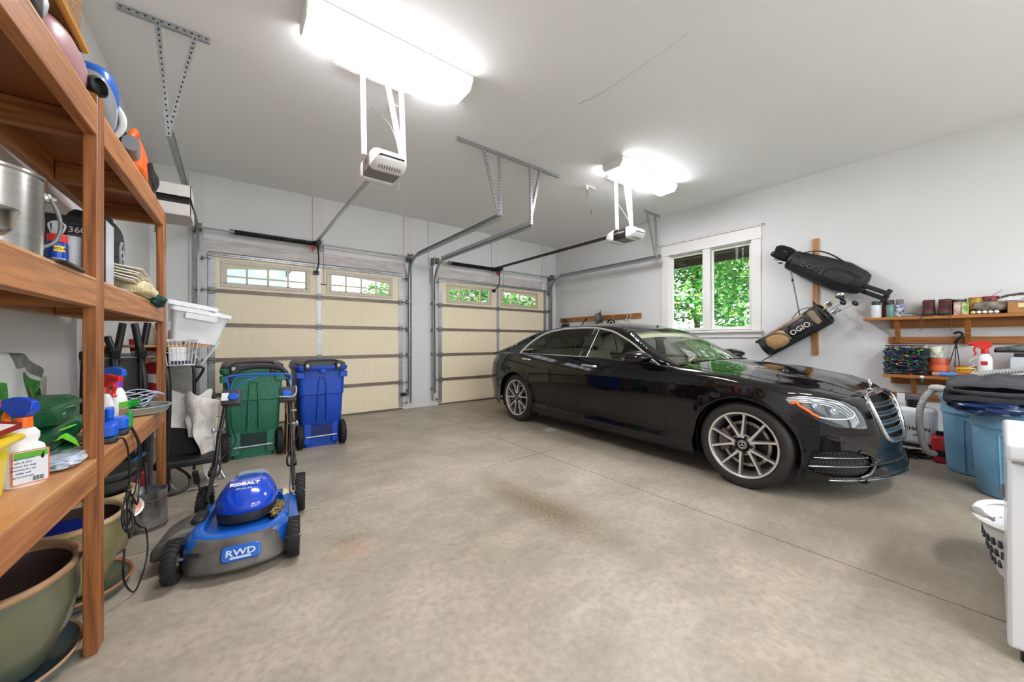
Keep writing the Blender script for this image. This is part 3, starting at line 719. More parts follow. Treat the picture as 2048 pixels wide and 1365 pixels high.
def panel(name, outer, holes, fn, m, parent, st=(.05, .045), mirror=True, both=False, sgn=1, extra=(), edge=.03, label=None):
    """trim-curve panel on the surface fn(a,b): constrained triangulation, analytic normals"""
    outer = dens(outer, edge); holes = [dens(h, edge) for h in holes]
    pts = []; edges = []
    for lp in [outer]+holes:
        o = len(pts); pts += lp; edges += [(o+i, o+(i+1) % len(lp)) for i in range(len(lp))]
    a0 = min(p[0] for p in outer); a1 = max(p[0] for p in outer); b0 = min(p[1] for p in outer); b1 = max(p[1] for p in outer)
    rows = [b0+(b1-b0)*j/max(1, int((b1-b0)/st[1])) for j in range(int((b1-b0)/st[1])+1)]
    cols = [a0+(a1-a0)*i/max(1, int((a1-a0)/st[0])) for i in range(int((a1-a0)/st[0])+1)]
    cand = [(a, b) for a in cols for b in rows]+list(extra)
    allp = [outer]+holes
    for p in cand:
        if inside(p, outer) and not any(inside(p, h) for h in holes) and all(pdist(p, q) > .006 for q in allp): pts.append(p)
    vs, es, fs, _, _, _ = delaunay_2d_cdt([V(p) for p in pts], edges, [], 0, 1e-6)
    keep = []
    for f in fs:
        c = (sum(vs[i].x for i in f)/3, sum(vs[i].y for i in f)/3)
        if inside(c, outer) and not any(inside(c, h) for h in holes): keep.append(f)
    P3 = [fn(v.x, v.y) for v in vs]; N3 = [nrm(fn, v.x, v.y, sgn) for v in vs]
    def mk(flip):
        me = bpy.data.meshes.new(name)
        if both:
            n = len(P3); vv = P3+[V((p.x, -p.y, p.z)) for p in P3]; nn = N3+[V((p.x, -p.y, p.z)) for p in N3]; ff = list(keep)+[[i+n for i in f[::-1]] for f in keep]
        elif flip: vv = [V((p.x, -p.y, p.z)) for p in P3]; nn = [V((p.x, -p.y, p.z)) for p in N3]; ff = [f[::-1] for f in keep]
        else: vv, nn, ff = P3, N3, keep
        me.from_pydata([tuple(v) for v in vv], [], [list(f) for f in ff])
        # orient faces to agree with the analytic normals
        bad = 0
        for p in me.polygons:
            if p.normal.dot(nn[p.vertices[0]]) < 0: bad += 1
        if bad > len(me.polygons)/2: me.flip_normals()
        me.shade_smooth(); me.normals_split_custom_set_from_vertices([tuple(v) for v in nn]); me.materials.append(m)
        o = bpy.data.objects.new(name, me); COL.objects.link(o); o.parent = parent; _WM[o.name] = _WM[parent.name]
        if label: o['label'] = label
        return o
    o = mk(False)
    if mirror and not both: return o, mk(True)
    return o, None
m_paint = mat('black_ruby_paint', '0c080a', .05, spec=.55)
m_inner = mat('black_trim', '0c0c0d', .6)
m_gls = glass('car_side_glass', 'b8c0b4', .80)
m_wsg = glass('car_windshield_glass', 'e6ecdf', .97)
m_bglass = glass('car_rear_glass', '7d8580', .55)
m_cream_l = mat('cream_leather', 'd2c6aa', .5, var=.08, vs=6)
m_seam = mat('panel_gap', '020202', .9)
CAR = thing('parked_car', 'shiny black long saloon car parked nose toward the wall shelves', 'car', (4.28, 1.2365, 0), R(-91.83))
def P_x(lst): return [(s_of_x(x, z), z) for x, z in lst]
def arc(c, r, a0, a1, n=22): return [(c[0]+r*cos(R(a0+(a1-a0)*i/n)), c[1]+r*sin(R(a0+(a1-a0)*i/n))) for i in range(n+1)]
def topline(x0, x1, n=24):
    s0, s1 = s_of_x(x0, .6), s_of_x(x1, .6)
    return [(s0+(s1-s0)*i/n, zs_of(s0+(s1-s0)*i/n)-.0005) for i in range(n+1)]
def tops(s0, s1): return [(s0+(s1-s0)*i/60, zs_of(s0+(s1-s0)*i/60)-d) for i in range(61) for d in (.003, .009, .018, .03, .042)]
SF, SR = X1F+1.45, X1R-1.5
AF = arc(FW, .392, 180-18, 0+18)   # from behind the wheel over the top to its front
xa0, za0 = AF[0]; xa1, za1 = AF[-1]
HL = [(.285, .790), (.34, .812), (.42, .812), (.50, .800), (.56, .775), (.605, .742), (.640, .700), (.668, .640), (.680, .600), (.668, .578), (.60, .578), (.55, .590), (.476, .630), (.40, .675), (.325, .745)]
HLs = P_x(HL)
zb = .195
# front fender (seam x=-.672 ... bumper split at the arch top right / headlight)
wh_front = P_x([(-.39, zb), (-.395, .30)]+AF[0:1])
sp = AF[16]      # where the bumper begins on the arch
fender = P_x([(-.672, .20)])+P_x([(-.40, zb), (-.398, .34)])+P_x(AF[:17])+P_x([(.30, .70), (.325, .745), (.285, .790), (.34, .812), (.42, .812), (.50, .800), (.56, .775), (.60, .745)])
sA = s_of_x(.60, .745)
fender += [(sA, zs_of(sA)-.0005)]
s0 = s_of_x(-.672, .6)
fender += [(sA+(s0-sA)*i/26, zs_of(sA+(s0-sA)*i/26)-.0005) for i in range(1, 27)]
panel('front_fender', fender, [], S, m_paint, CAR, extra=tops(s0, sA))
# doors
yb_ = .20
fd = [(-.672, .200), (-1.84, .200), (-1.84, .86), (-1.81, .98), (-1.808, zs_of(-1.808)-.0005)]+[(-1.808+(-.672+1.808)*i/20, zs_of(-1.808+(1.136)*i/20)-.0005) for i in range(1, 21)]
FD = panel('front_door', fd, [], S, m_paint, CAR, extra=tops(-1.8, -.68))
AR = arc(RW, .392, 180-18, 18)
rd = [(-1.84, .200), (-2.765, .20), (-2.768, .33)]+[(x, z) for x, z in AR[::-1][:9]]+[(-2.93, .80), (-3.0, .90), (-3.04, 1.0), (-3.05, zs_of(-3.05)-.0005)]
rd += [(-3.05+(3.05-1.808)*i/20, zs_of(-3.05+(3.05-1.808)*i/20)-.0005) for i in range(1, 21)]+[(-1.81, .98), (-1.84, .86)]
RD = panel('rear_door', rd, [], S, m_paint, CAR, extra=tops(-3.05, -1.81))
# quarter panel and rear bumper
TL = [(-4.02, .965), (-4.08, .945), (-4.0, .90)]
tl = [(s_of_x(-3.99, .95), .955), (s_of_x(-4.03, .90), .885), (s_of_x(-4.10, .82), .80), (s_of_x(-4.14, .78), .765), (s_of_y(.78, .76, 0), .755), (s_of_y(.55, .76, 0), .76), (s_of_y(.45, .8, 0), .83), (s_of_y(.50, .9, 0), .91), (s_of_y(.62, .95, 0), .95), (s_of_y(.80, .96, 0), .968)]
tl = [(a, min(b, zs_of(a)-.02)) for a, b in tl]
sq = s_of_x(-3.05, .6)
qp = [(-3.05, zs_of(-3.05)-.0005), (-3.04, 1.0), (-3.0, .90), (-2.93, .80)]+P_x(AR[::-1][8:])+P_x([(-3.565, .34), (-3.57, .205), (-3.8, .205), (-4.0, .21), (-4.1, .235)])+[(SR, .26)]
qp += [(SR, zs_of(SR)-.0005)]+[(SR+(sq-SR)*i/44, zs_of(SR+(sq-SR)*i/44)-.0005) for i in range(1, 44)]
panel('rear_quarter', qp, [tl], S, m_paint, CAR, extra=tops(SR, sq), both=False)
panel('tail_lamp', tl, [], lambda a, b: S(a, b, -.003), mat('tail_lamp_red', 'a0141c', .12, coat=1, emit=.0), CAR, st=(.04, .03), label='red tail lamp')
# front bumper with grille hole, side vent
GR = [(0, .800), (.12, .800), (.25, .796), (.34, .788), (.385, .765), (.398, .72), (.392, .66), (.375, .60), (.34, .53), (.29, .478), (.20, .452), (.10, .446), (0, .445)]
GRs = [(s_of_y(y, z), z) for y, z in GR]
VT = [(.46, .385), (.54, .405), (.60, .415), (.655, .40), (.70, .36), (.715, .30), (.705, .25), (.665, .225), (.56, .222), (.47, .24), (.435, .27), (.43, .33)]
VTs = P_x(VT)
bp = P_x(AF[16:])+P_x([(.394, .36), (.40, .178), (.55, .176)])+[(s_of_y(.6, .2), .180), (s_of_y(.4, .2), .183), (SF, .185)]
bp += [(SF, .445)]+GRs[::-1][1:]                                      # up the grille edge
topg = [(SF, zs_of(SF)-.0005)]
bp = [p for p in bp]
sA2 = s_of_x(.60, .745)
# over the top of the grille to the hood edge and back to the headlight
nose_top = [(SF+(sA2-SF)*i/20, zs_of(SF+(sA2-SF)*i/20)-.0005) for i in range(0, 21)]
nose_top = [p for p in nose_top if p[0] < s_of_y(.398, .75)]
hl_in = P_x([(.60, .745), (.640, .700), (.668, .640), (.680, .600), (.668, .578), (.60, .578), (.55, .590), (.476, .630), (.40, .675), (.325, .745), (.30, .70)])
gl = [p for p in GRs if p[1] < .77]
bump = P_x(AF[16:])+P_x([(.394, .36), (.40, .178), (.55, .176)])+[(s_of_y(.6, .2), .180), (s_of_y(.4, .2), .183), (SF, .185), (SF, .445)]+[(s_of_y(y, z), z) for y, z in GR[::-1][1:9]]+nose_top+hl_in
panel('front_bumper', bump, [VTs], S, m_paint, CAR, st=(.04, .035), both=True)
# hood
def crown(x): return lerp_tab([(-4.4, .01), (-4.0, .028), (-3.7, .03), (-.9, .035), (-.6, .05), (0, .052), (.4, .042), (.6, .02), (.72, .004), (.8, 0)], x)
def HOOD(s, q):
    e = S(s, zs_of(s)-.0005); k = min(1, max(0, q)); xx = e.x
    z = e.z+crown(xx)*(1-(1-k)**2.4)
    if s > X1F: z += .010*math.exp(-((1-k-.55)/.12)**2)*min(1, crown(xx)/.04)
    xo = .14*(1-(1-k)**2)*max(0, min(1, (-.2-xx)/.5)) if -1.0 < xx < 0 else 0
    return V((xx+xo, e.y*(1-k), z))
hs0 = -.70
def mirror_obj(o):
    me = o.data.copy(); me.transform(MX.Diagonal((1, -1, 1, 1))); me.flip_normals(); c = bpy.data.objects.new(o.name, me); COL.objects.link(c); c.parent = o.parent; _WM[c.name] = _WM[o.parent.name]; return c
def full_grid(f, a0, a1, n, m_):
    g = G(); N = m_*2
    def h(u, v):
        a = a0+(a1-a0)*u
        return f(a, v*2) if v <= .5 else V((f(a, (1-v)*2).x, -f(a, (1-v)*2).y, f(a, (1-v)*2).z))
    return g.grid(h, n, N)
obj('hood', full_grid(HOOD, hs0, SF, 60, 16), m_paint, CAR, smooth=60)
obj('trunk_lid', full_grid(HOOD, -3.55, SR, 30, 10), m_paint, CAR, smooth=60)
# greenhouse
def yU(x, z):
    d = max(0, z-1.02); return (.872-.48*d-.30*d*d)*(1-.03*((x+2)/1.6)**2)
ZR = smooth_tab([(-4.0, 1.03), (-3.8, 1.062), (-3.6, 1.112), (-3.4, 1.180), (-3.2, 1.262), (-3.0, 1.330), (-2.8, 1.378), (-2.5, 1.408), (-2.1, 1.420), (-1.75, 1.413), (-1.5, 1.390), (-1.3, 1.338), (-1.1, 1.225), (-.9, 1.115), (-.72, 1.025), (-.60, .978)])
RR = .035
def U(x, z, off=0):
    d = ZR(x)-z; inn = RR*(1-math.sqrt(max(0, 1-(1-max(d, 0)/RR)**2))) if d < RR else 0
    return V((x, -(yU(x, z)+off-inn), z))
DLO = [(-3.134, 1.030), (-3.085, 1.085), (-3.017, 1.155), (-2.93, 1.224), (-2.823, 1.288), (-2.725, 1.328), (-2.605, 1.357), (-2.449, 1.378), (-2.295, 1.388), (-2.0, 1.392), (-1.80, 1.384), (-1.696, 1.371), (-1.489, 1.329), (-1.319, 1.265), (-1.132, 1.179), (-.956, 1.079), (-.82, .995), (-.775, .965)]
belt = [(-.775, .965), (-1.2, .995), (-1.8, 1.022), (-3.134, 1.030)]
dlo_s = [tuple(p)[:2] for p in spline([(a, b, 0) for a, b in DLO], 4)]
def beltz(x): return lerp_tab([(-3.14, 1.030), (-1.8, 1.022), (-1.2, .995), (-.775, .965)], x)
sil = [(-3.95, 1.0), (-3.9, ZR(-3.9)-.0005)]+[(-3.9+3.25*i/60, ZR(-3.9+3.25*i/60)-.0005) for i in range(1, 61)]+[(-.62, .95)]+[(-.775, .95), (-1.2, .975), (-1.8, 1.0)]
hole = dlo_s+[(x, beltz(x)) for x in (-.9, -1.2, -1.5, -1.8, -2.2, -2.6, -3.0)]
panel('roof_side_frame', sil, [hole], U, m_paint, CAR, extra=[(-3.9+3.25*i/70, ZR(-3.9+3.25*i/70)-d) for i in range(71) for d in (.003, .008, .016, .026)])
# glass panes and black pillars inside the window opening
bp_l, bp_r = ((-1.955, 1.0), (-1.835, 1.40)), ((-1.775, 1.0), (-1.735, 1.40))
def clip(poly, a, b, keep_right):
    """half-plane clip against line a-b"""
    out = []; n = len(poly)
    def sd(p): return ((b[0]-a[0])*(p[1]-a[1])-(b[1]-a[1])*(p[0]-a[0]))*(-1 if keep_right else 1)
    for i in range(n):
        p, q = poly[i], poly[(i+1) % n]; sp_, sq_ = sd(p), sd(q)
        if sp_ >= 0: out.append(p)
        if sp_*sq_ < 0: t = sp_/(sp_-sq_); out.append((p[0]+(q[0]-p[0])*t, p[1]+(q[1]-p[1])*t))
    return out
qd_l, qd_r = ((-2.685, 1.0), (-2.61, 1.40)), ((-2.66, 1.0), (-2.585, 1.40))
Ui = lambda a, b: U(a, b, -.012)
fw = clip(hole, *bp_r, True); panel('front_window', fw, [], Ui, m_gls, CAR, st=(.12, .1), edge=.05)
mid = clip(clip(hole, *bp_l, False), *qd_r, True); panel('rear_window', mid, [], Ui, m_gls, CAR, st=(.12, .1), edge=.05)
ql = clip(hole, *qd_l, False); panel('quarter_window', ql, [], Ui, m_gls, CAR, st=(.12, .1), edge=.05)
pil = clip(clip(hole, *bp_l, True), *bp_r, False); panel('center_pillar', pil, [], lambda a, b: U(a, b, -.004), mat('gloss_black_trim', '070707', .1, coat=1), CAR, st=(.05, .05))
pil = clip(clip(hole, *qd_l, True), *qd_r, False); panel('window_divider', pil, [], lambda a, b: U(a, b, -.004), m_inner, CAR, st=(.05, .05))
for sd in (1, -1):
    g = G(); pts = [U(a, b, .004) for a, b in dlo_s]; pts = [V((p.x, p.y*sd, p.z)) for p in pts]
    g.tube(pts, .014, n=8, flat=(1, .5), up=(0, 1, .35)); g.tube([V((x, (yU(x, beltz(x))+.004)*-sd, beltz(x)-.004)) for x in [-3.134+i*.0786 for i in range(31)]], .014, n=8, flat=(1, .5), up=(0, 1, .2))
    obj('window_chrome', g, mat('bright_trim', 'dcdcda', .28, .55), CAR, smooth=60)
    for q in ((-1.853, 0), (-1.748, 0)):
        g = G(); p0 = U(q[0]-.035 if q[0] < -1.8 else q[0]-.012, 1.02, .0); p1 = U(q[0]+.055 if q[0] < -1.8 else q[0]+.012, 1.385, .0)
        g.tube([(p0.x, p0.y*sd, p0.z), (p1.x, p1.y*sd, p1.z)], .0035, n=6); obj('pillar_seam', g, m_chromeb, CAR)
# roof, windshield, rear glass as one cross surface between the rails
def TOP(x, q):
    e = U(x, ZR(x)-.0005); k = min(1, max(0, q)); c = (1-(1-k)**2.2)
    f = lerp_tab([(-4.0, 1), (-3.35, .9), (-3.0, .2), (-2.7, 0), (-1.6, 0), (-1.35, .35), (-.6, 1)], x)    # how far this row belongs to a raked screen
    sgn = 1 if x > -2 else -1
    h = .048*(1-f)+.015*f; hx = .17*f*sgn*(.6 if x > -2 else .8)
    return V((x+hx*c, e.y*(1-k), e.z+h*c))
xt, xbk = -1.30, -3.12
obj('roof', full_grid(TOP, xt, xbk, 44, 14), m_paint, CAR, smooth=60)
def strip(f, a0, a1, q0, q1, n, m_, nm, mt):
    g = G(); g.grid(lambda u, v: f(a0+(a1-a0)*u, q0+(q1-q0)*v), n, m_); o = obj(nm, g, mt, CAR, smooth=60); return o
o = strip(TOP, -.60, xt, 0, .07, 24, 3, 'windshield_pillar', m_paint); mirror_obj(o)
g = full_grid(lambda a, q: TOP(a, .075+q*.925), -.645, xt+.015, 20, 12); obj('windshield', g, m_wsg, CAR, smooth=60)
g = G(); 
for (a0, a1, q0, q1) in ((-.60, -.655, .07, 1), (xt+.03, xt, .07, 1)): g.grid(lambda u, v: TOP(a0+(a1-a0)*u, q0+(q1-q0)*v)+V((0, 0, .001)), 2, 20); g.grid(lambda u, v: (lambda p: V((p.x, -p.y, p.z)))(TOP(a0+(a1-a0)*u, q0+(q1-q0)*v)+V((0, 0, .001))), 2, 20)
obj('windshield_border', g, m_blk2, CAR)
o = strip(TOP, xbk, -3.85, 0, .10, 16, 3, 'rear_pillar', m_paint); mirror_obj(o)
g = full_grid(lambda a, q: TOP(a, .10+q*.9), xbk, -3.80, 16, 12); obj('rear_glass', g, m_bglass, CAR, smooth=60)
g = G(); g.tube([V((x, -.45, 1.0)) for x in (-.3, -.3)], .001) if 0 else None
# cowl between hood and windshield
g = G(); g.grid(lambda u, v: (lambda a, b: a.lerp(b, u))(TOP(-.60, 1-abs(v*2-1)) if v <= .5 else (lambda p: V((p.x, -p.y, p.z)))(TOP(-.60, 1-abs(v*2-1))), (lambda p: V((p.x+.03, p.y if v <= .5 else -p.y, p.z-.012)))(HOOD(hs0+.08, 1-abs(v*2-1)))), 3, 30); obj('cowl', g, m_inner, CAR)
for ya, yb2, xa in ((-.62, .0, -.0), (-.02, .62, 0)):
    g = G(); a = TOP(-.625, 1-abs(ya)/.85); 
    p = [TOP(-.63, max(0, 1-abs(ya+(yb2-ya)*i/8)/.84)) for i in range(9)]
    p = [V((q.x+.0, ya+(yb2-ya)*i/8, q.z+.016)) for i, q in enumerate(p)]
    g.tube(p, .007, n=6); g.tube([p[0], p[0]+V((.05, .03, -.02))], .009, n=6); obj('wiper', g, m_blk2, CAR)
# seams drawn as fine dark grooves
def seam(pts, r=.0022, nm='panel_gap', m_=m_seam):
    for sd in (1, -1):
        g = G(); g.tube([V((p.x, p.y*sd, p.z)) for p in pts], r, n=5); obj(nm, g, m_, CAR)
seam([S(-.672, .2+(.76)*i/20) for i in range(21)]); seam([S(-1.84, .2+.66*i/12) for i in range(13)]+[S(-1.81, .98), S(-1.808, 1.02)])
seam([S(a, b) for a, b in dens([(-3.05, 1.02), (-3.04, 1.0), (-3.0, .90), (-2.93, .80), (-2.86, .70)], .03)[:-10]])
seam([HOOD(hs0+(sA-hs0)*i/40, .11) for i in range(41)], .0025); seam([HOOD(sA+(SF-sA)*i/24, .11*(1-i/24)+.03) for i in range(25)], .0025)
seam([S(a, b) for a, b in P_x([AF[16], (.30, .70)])])
seam([S(-2.76+(1.95)*i/30, .285, .001) for i in range(31)], .003)
seam([S(s, .26) for s in [X1R-.45-i*.05 for i in range(20)]], .006)
# headlight: dark bucket, reflectors, amber strip, clear cover
hl_in_s = [(s_of_x(x, z), z) for x, z in HL]
cx_, cz2 = sum(p[0] for p in hl_in_s)/len(hl_in_s), sum(p[1] for p in hl_in_s)/len(hl_in_s)
panel('headlight_bucket', hl_in_s, [], lambda a, b: S(a, b, -.05), mat('headlight_housing', '26282b', .35, .3), CAR, edge=.04)
panel('headlight_cover', hl_in_s, [], lambda a, b: S(a, b, .001), glass('headlight_glass', tint=.98), CAR, edge=.04, label='clear headlight cover')
for sd in (1, -1):
    def hp(x, z, off): p = S(s_of_x(x, z), z, off); return V((p.x, p.y*sd, p.z))
    g = G(); n = len(HL)
    for i in range(n):
        a, b = HL[i], HL[(i+1) % n]; g.af(*[g.av(q) for q in (hp(*a, .001), hp(*b, .001), hp(*b, -.05), hp(*a, -.05))])
    obj('headlight_rim', g, m_chromeb, CAR, smooth=0)
    g = G(); g.tube([hp(x, z, -.012) for x, z in ((.335, .745), (.36, .755), (.375, .735), (.415, .705), (.45, .675), (.478, .655))], .024, n=8, sub=4, flat=(1, .4)); obj('turn_signal', g, mat('amber_lens', 'e2681c', .2, coat=1, emit=.25), CAR, smooth=60)
    g = G(); 
    for k in range(4):
        o_ = .013*k
        g.tube([hp(x-o_*.4, z-o_, -.012-.004*k) for x, z in ((.31, .785), (.40, .798), (.50, .786), (.56, .762), (.61, .715), (.645, .655), (.655, .61))], .0045, n=6, sub=5)
    obj('running_light', g, mat('light_guide', 'dfe3e6', .15, .4), CAR, smooth=60)
    for x, z, r in ((.455, .735, .030), (.545, .70, .034)):
        c = hp(x, z, -.03); g = G(); d = V((.7, -.7*sd, 0)); g.lathe([(r, .012), (r*.9, -.005), (r*.4, -.02), (.002, -.022)], c, 20, ax=tuple(d)); obj('reflector', g, m_chrome, CAR, smooth=60)
        g = G(); g.sph(c-d*.004, r*.6, 14, 8); obj('projector_lens', g, mat('lens_glass', 'aeb8c2', .05, .6), CAR, smooth=60)
    g = G(); g.tube([hp(x, z, -.014) for x, z in ((.44, .672), (.50, .648), (.57, .638), (.625, .648), (.635, .68), (.60, .725), (.54, .76), (.47, .775), (.42, .768))], .0055, n=6, sub=4); obj('lamp_ring', g, m_chromeb, CAR, smooth=60)
    # bumper vent: dark mesh, bright blades
for sd in (1, -1):
    def bpnt(x, z, off): p = S(s_of_x(x, z), z, off); return V((p.x, p.y*sd, p.z))
    for z, xa, xb in ((.352, .455, .69), (.292, .432, .70)):
        g = G(); g.tube([bpnt(xa+(xb-xa)*i/14, z+.004*sin(i/14*pi), .001) for i in range(15)], .0065, n=8, flat=(1, .6)); obj('vent_blade', g, m_chromeb, CAR, smooth=60)
    g = G()
    for r_ in range(5):
        for k in range(14):
            x = .445+k*.0185+(.009 if r_ % 2 else 0); z = .25+r_*.034
            if inside((x, z), VT): g.cyl(bpnt(x, z, -.028), bpnt(x, z, -.02), .006, n=6)
    obj('vent_mesh', g, mat('vent_mesh_highlight', '55585c', .3, .6), CAR)
    g = G(); g.tube([bpnt(x, z, -.006) for x, z in ((.66, .405), (.70, .37), (.722, .31), (.71, .245), (.67, .215))], .012, n=8, sub=4); obj('vent_edge', g, mat('gloss_black_trim', '070707', .1), CAR, smooth=60)
panel('vent_backing', [(a, b) for a, b in dens(VTs, .05)], [], lambda a, b: S(a, b, -.045), m_blk2, CAR)
g = G(); n = 40
pts = [S(s_of_x(.53, .2)+(SF-s_of_x(.53, .2))*i/n, .192+.012*(i/n), .008) for i in range(n+1)]; pts += [V((p.x, -p.y, p.z)) for p in pts[::-1]][1:]
g.tube(pts, .008, n=8, flat=(1.4, .7), up=(0, 0, 1)); obj('bumper_lip_trim', g, m_chromeb, CAR, smooth=60)
g = G(); pts = [S(s_of_y(.5, .26)+(SF-s_of_y(.5, .26))*i/n, .30-.04*(i/n)**.5*0, .002) for i in range(n+1)]; pts += [V((p.x, -p.y, p.z)) for p in pts[::-1]][1:]; g.tube(pts, .012, n=8, up=(0, 0, 1)); obj('lower_intake_edge', g, m_inner, CAR, smooth=60)
# grille: chrome surround, recess, twin blades, star
grp = [S(s_of_y(y, z), z, .004) for y, z in GR]; full = grp+[V((p.x, -p.y, p.z)) for p in grp[::-1]][1:-1]
g = G(); g.tube(full, .017, n=10, closed=True, sub=3, flat=(1, .8)); obj('grille_surround', g, m_chrome, CAR, smooth=60)
g = G(); inner = [V((p.x-.008, p.y*.90, .62+(p.z-.62)*.90)) for p in full]; g.tube(inner, .007, n=8, closed=True, sub=3); obj('grille_inner_frame', g, m_chromeb, CAR, smooth=60)
for z in (.52, .585, .65, .715):
    hw = lerp_tab([(.45, .26), (.53, .325), (.60, .355), (.66, .37), (.72, .375)], z)
    g = G()
    for dz in (0, .022):
        p = [S(s_of_y(abs(hw*(i/10-1)), z+dz), z+dz, -.018) for i in range(11)]; p = p+[V((q.x, -q.y, q.z)) for q in p[::-1]][1:]
        g.tube(p, .0075 if dz == 0 else .004, n=6, flat=(1.0, 1.6), up=(0, 0, 1))
    obj('grille_blade', g, m_chromeb, CAR, smooth=60)
g = G(); bk = [V((p.x-.06, p.y*.97, p.z)) for p in full]; g.rings([bk, [V((p.x+.058, p.y, p.z)) for p in bk]], cap=(1, 0)); obj('grille_backing', g, m_blk2, CAR)
def star(g, c, r, X, Y, N, ring=True, w=.14, t=.004):
    """three-pointed star in a ring; X, Y in-plane axes, N normal"""
    c, X, Y, N = V(c), V(X), V(Y), V(N)
    for k in range(3):
        a = pi/2+2*pi*k/3; d = X*cos(a)+Y*sin(a); e = X*-sin(a)+Y*cos(a)
        ps = [c+d*r, c+e*r*w*.9-d*.02*r, c-d*r*.12, c-e*r*w*.9-d*.02*r]
        i = [g.av(p) for p in ps]; top = g.av(c+N*t); bot = g.av(c-N*t)
        for q in range(4): g.af(i[q], i[(q+1) % 4], top); g.af(i[(q+1) % 4], i[q], bot)
    if ring: g.tube([c+(X*cos(2*pi*k/28)+Y*sin(2*pi*k/28))*r for k in range(28)], r*.09, n=6, closed=True)
g = G(); base = V((.612, 0, HOOD(s_of_y(0.0, .8)-.16, 1).z)); base.z = .822
star(g, base+V((0, 0, .052)), .036, (0, 1, 0), (-.15, 0, 1), (1, 0, 0)); g.cyl(base+V((0, 0, -.01)), base+V((-.0, 0, .018)), .006, n=8); g.sph(base+V((0, 0, -.004)), (.02, .016, .008)); obj('hood_ornament', g, m_chrome, CAR, smooth=50)
g = G(); g.sph(S(s_of_x(.455, .56), .56), .009, 10, 6); g.sph(S(s_of_x(.60, .47), .47), .008, 10, 6); obj('parking_sensor', g, m_inner, CAR)
# handles
for nm, par, xa, xb, z in (('handle', RD, -2.985, -2.80, .955), ('handle', FD, -1.78, -1.555, .925)):
    for k, sd in ((0, 1), (1, -1)):
        g = G(); P0 = [S(xa, z, .0), S(xa+.02, z, .028), S((xa+xb)/2, z+.002, .036), S(xb-.03, z-.004, .03), S(xb, z-.006, .0)]
        g.tube([V((p.x, p.y*sd, p.z)) for p in P0], .0135, n=8, sub=4, flat=(.6, 1), up=(0, 0, 1)); o = obj(nm, g, m_chromeb, par[k], smooth=60); o['label'] = 'chrome handle'
        g = G(); c = S((xa+xb)/2, z-.004, -.004); g.sph((c.x, c.y*sd, c.z), (.07, .008, .022)); obj('handle_recess', g, m_inner, par[k])
# mirrors
for sd in (1, -1):
    g = G(); rs = []
    for t, rx, rz_, dx, dz in ((-.05, .004, .004, 0, 0), (-.02, .075, .045, 0, .0), (.03, .11, .062, .0, 0), (.09, .125, .068, .0, .0), (.15, .12, .064, 0, .0), (.19, .10, .052, 0, 0), (.215, .06, .03, 0, 0), (.222, .004, .004, 0, 0)):
        y = -(.94+t)*sd
        rs.append([V((-.945+dx+rx*(cos(a)*1.0)+.05*(1 if cos(a) > 0 else 0)*abs(cos(a)), y, 1.052+dz+rz_*sin(a))) for a in [2*pi*k/20 for k in range(20)]])
    g.rings(rs); o = obj('side_mirror', g, m_paint, CAR, smooth=60, sub=1)
    g = G(); g.tube([(-.85, -.93*sd, 1.02), (-.86, -1.0*sd, 1.028), (-.92, -1.12*sd, 1.032), (-1.0, -1.145*sd, 1.038), (-1.06, -1.10*sd, 1.04)], .012, n=8, sub=5, flat=(.6, 1), up=(0, 0, 1)); obj('indicator_strip', g, m_chromeb, o, smooth=60)
    g = G(); g.tube([(-.84, -.84*sd, .985), (-.87, -.90*sd, 1.0), (-.90, -.96*sd, 1.02)], .028, n=8, sub=3, flat=(1.6, .7)); obj('mirror_foot', g, m_inner, o, smooth=60)
# wheel wells, floor, interior
for cx in (0, -3.165):
    for sd in (1, -1):
        g = G(); a = [(cx+.40*cos(R(q)), .357+.40*sin(R(q))) for q in range(-25, 206, 10)]
        g.rings([[V((x, sd*.885, z)) for x, z in a], [V((x, sd*.55, z)) for x, z in a]], closed=False)
        i = [g.av((x, sd*.55, z)) for x, z in a]; g.af(*i); obj('wheel_well', g, m_inner, CAR)
g = G(); g.bx(-4.15, .70, -.56, .56, .17, .20); g.bx(-2.70, -.45, -.86, .86, .17, .21); g.bx(.42, .60, -.48, .48, .185, .2); obj('underbody', g, m_inner, CAR)
g = G(); g.bx(-3.2, -.75, -.80, .80, .21, .30); obj('cabin_floor', g, mat('cabin_carpet', '3b352c', .9), CAR)
g = G(); g.rbox(-1.05, -.62, -.80, .80, .45, .955, r=.06); g.rbox(-1.25, -1.0, -.22, .22, .35, .72, r=.05); obj('dashboard', g, mat('dash_leather', '3d3a36', .6), CAR, bev=.01)
g = G(); g.grid(lambda u, v: V((TOP(xt+.12+(xbk-xt-.2)*u, 1-abs(2*v-1)).x, TOP(xt+.12+(xbk-xt-.2)*u, 1-abs(2*v-1)).y*.97*(1 if v < .5 else -1), TOP(xt+.12+(xbk-xt-.2)*u, 1-abs(2*v-1)).z-.03)), 12, 14); obj('headliner', g, mat('headliner', 'cfc8b6', .9), CAR)
for sd in (1, -1):
    g = G(); g.rbox(-3.0, -.75, .76, .82, .35, .985, r=.02); 
    if sd > 0: g.v = [V((p.x, -p.y, p.z)) for p in g.v]
    obj('door_lining', g, m_cream_l, CAR, bev=.01)
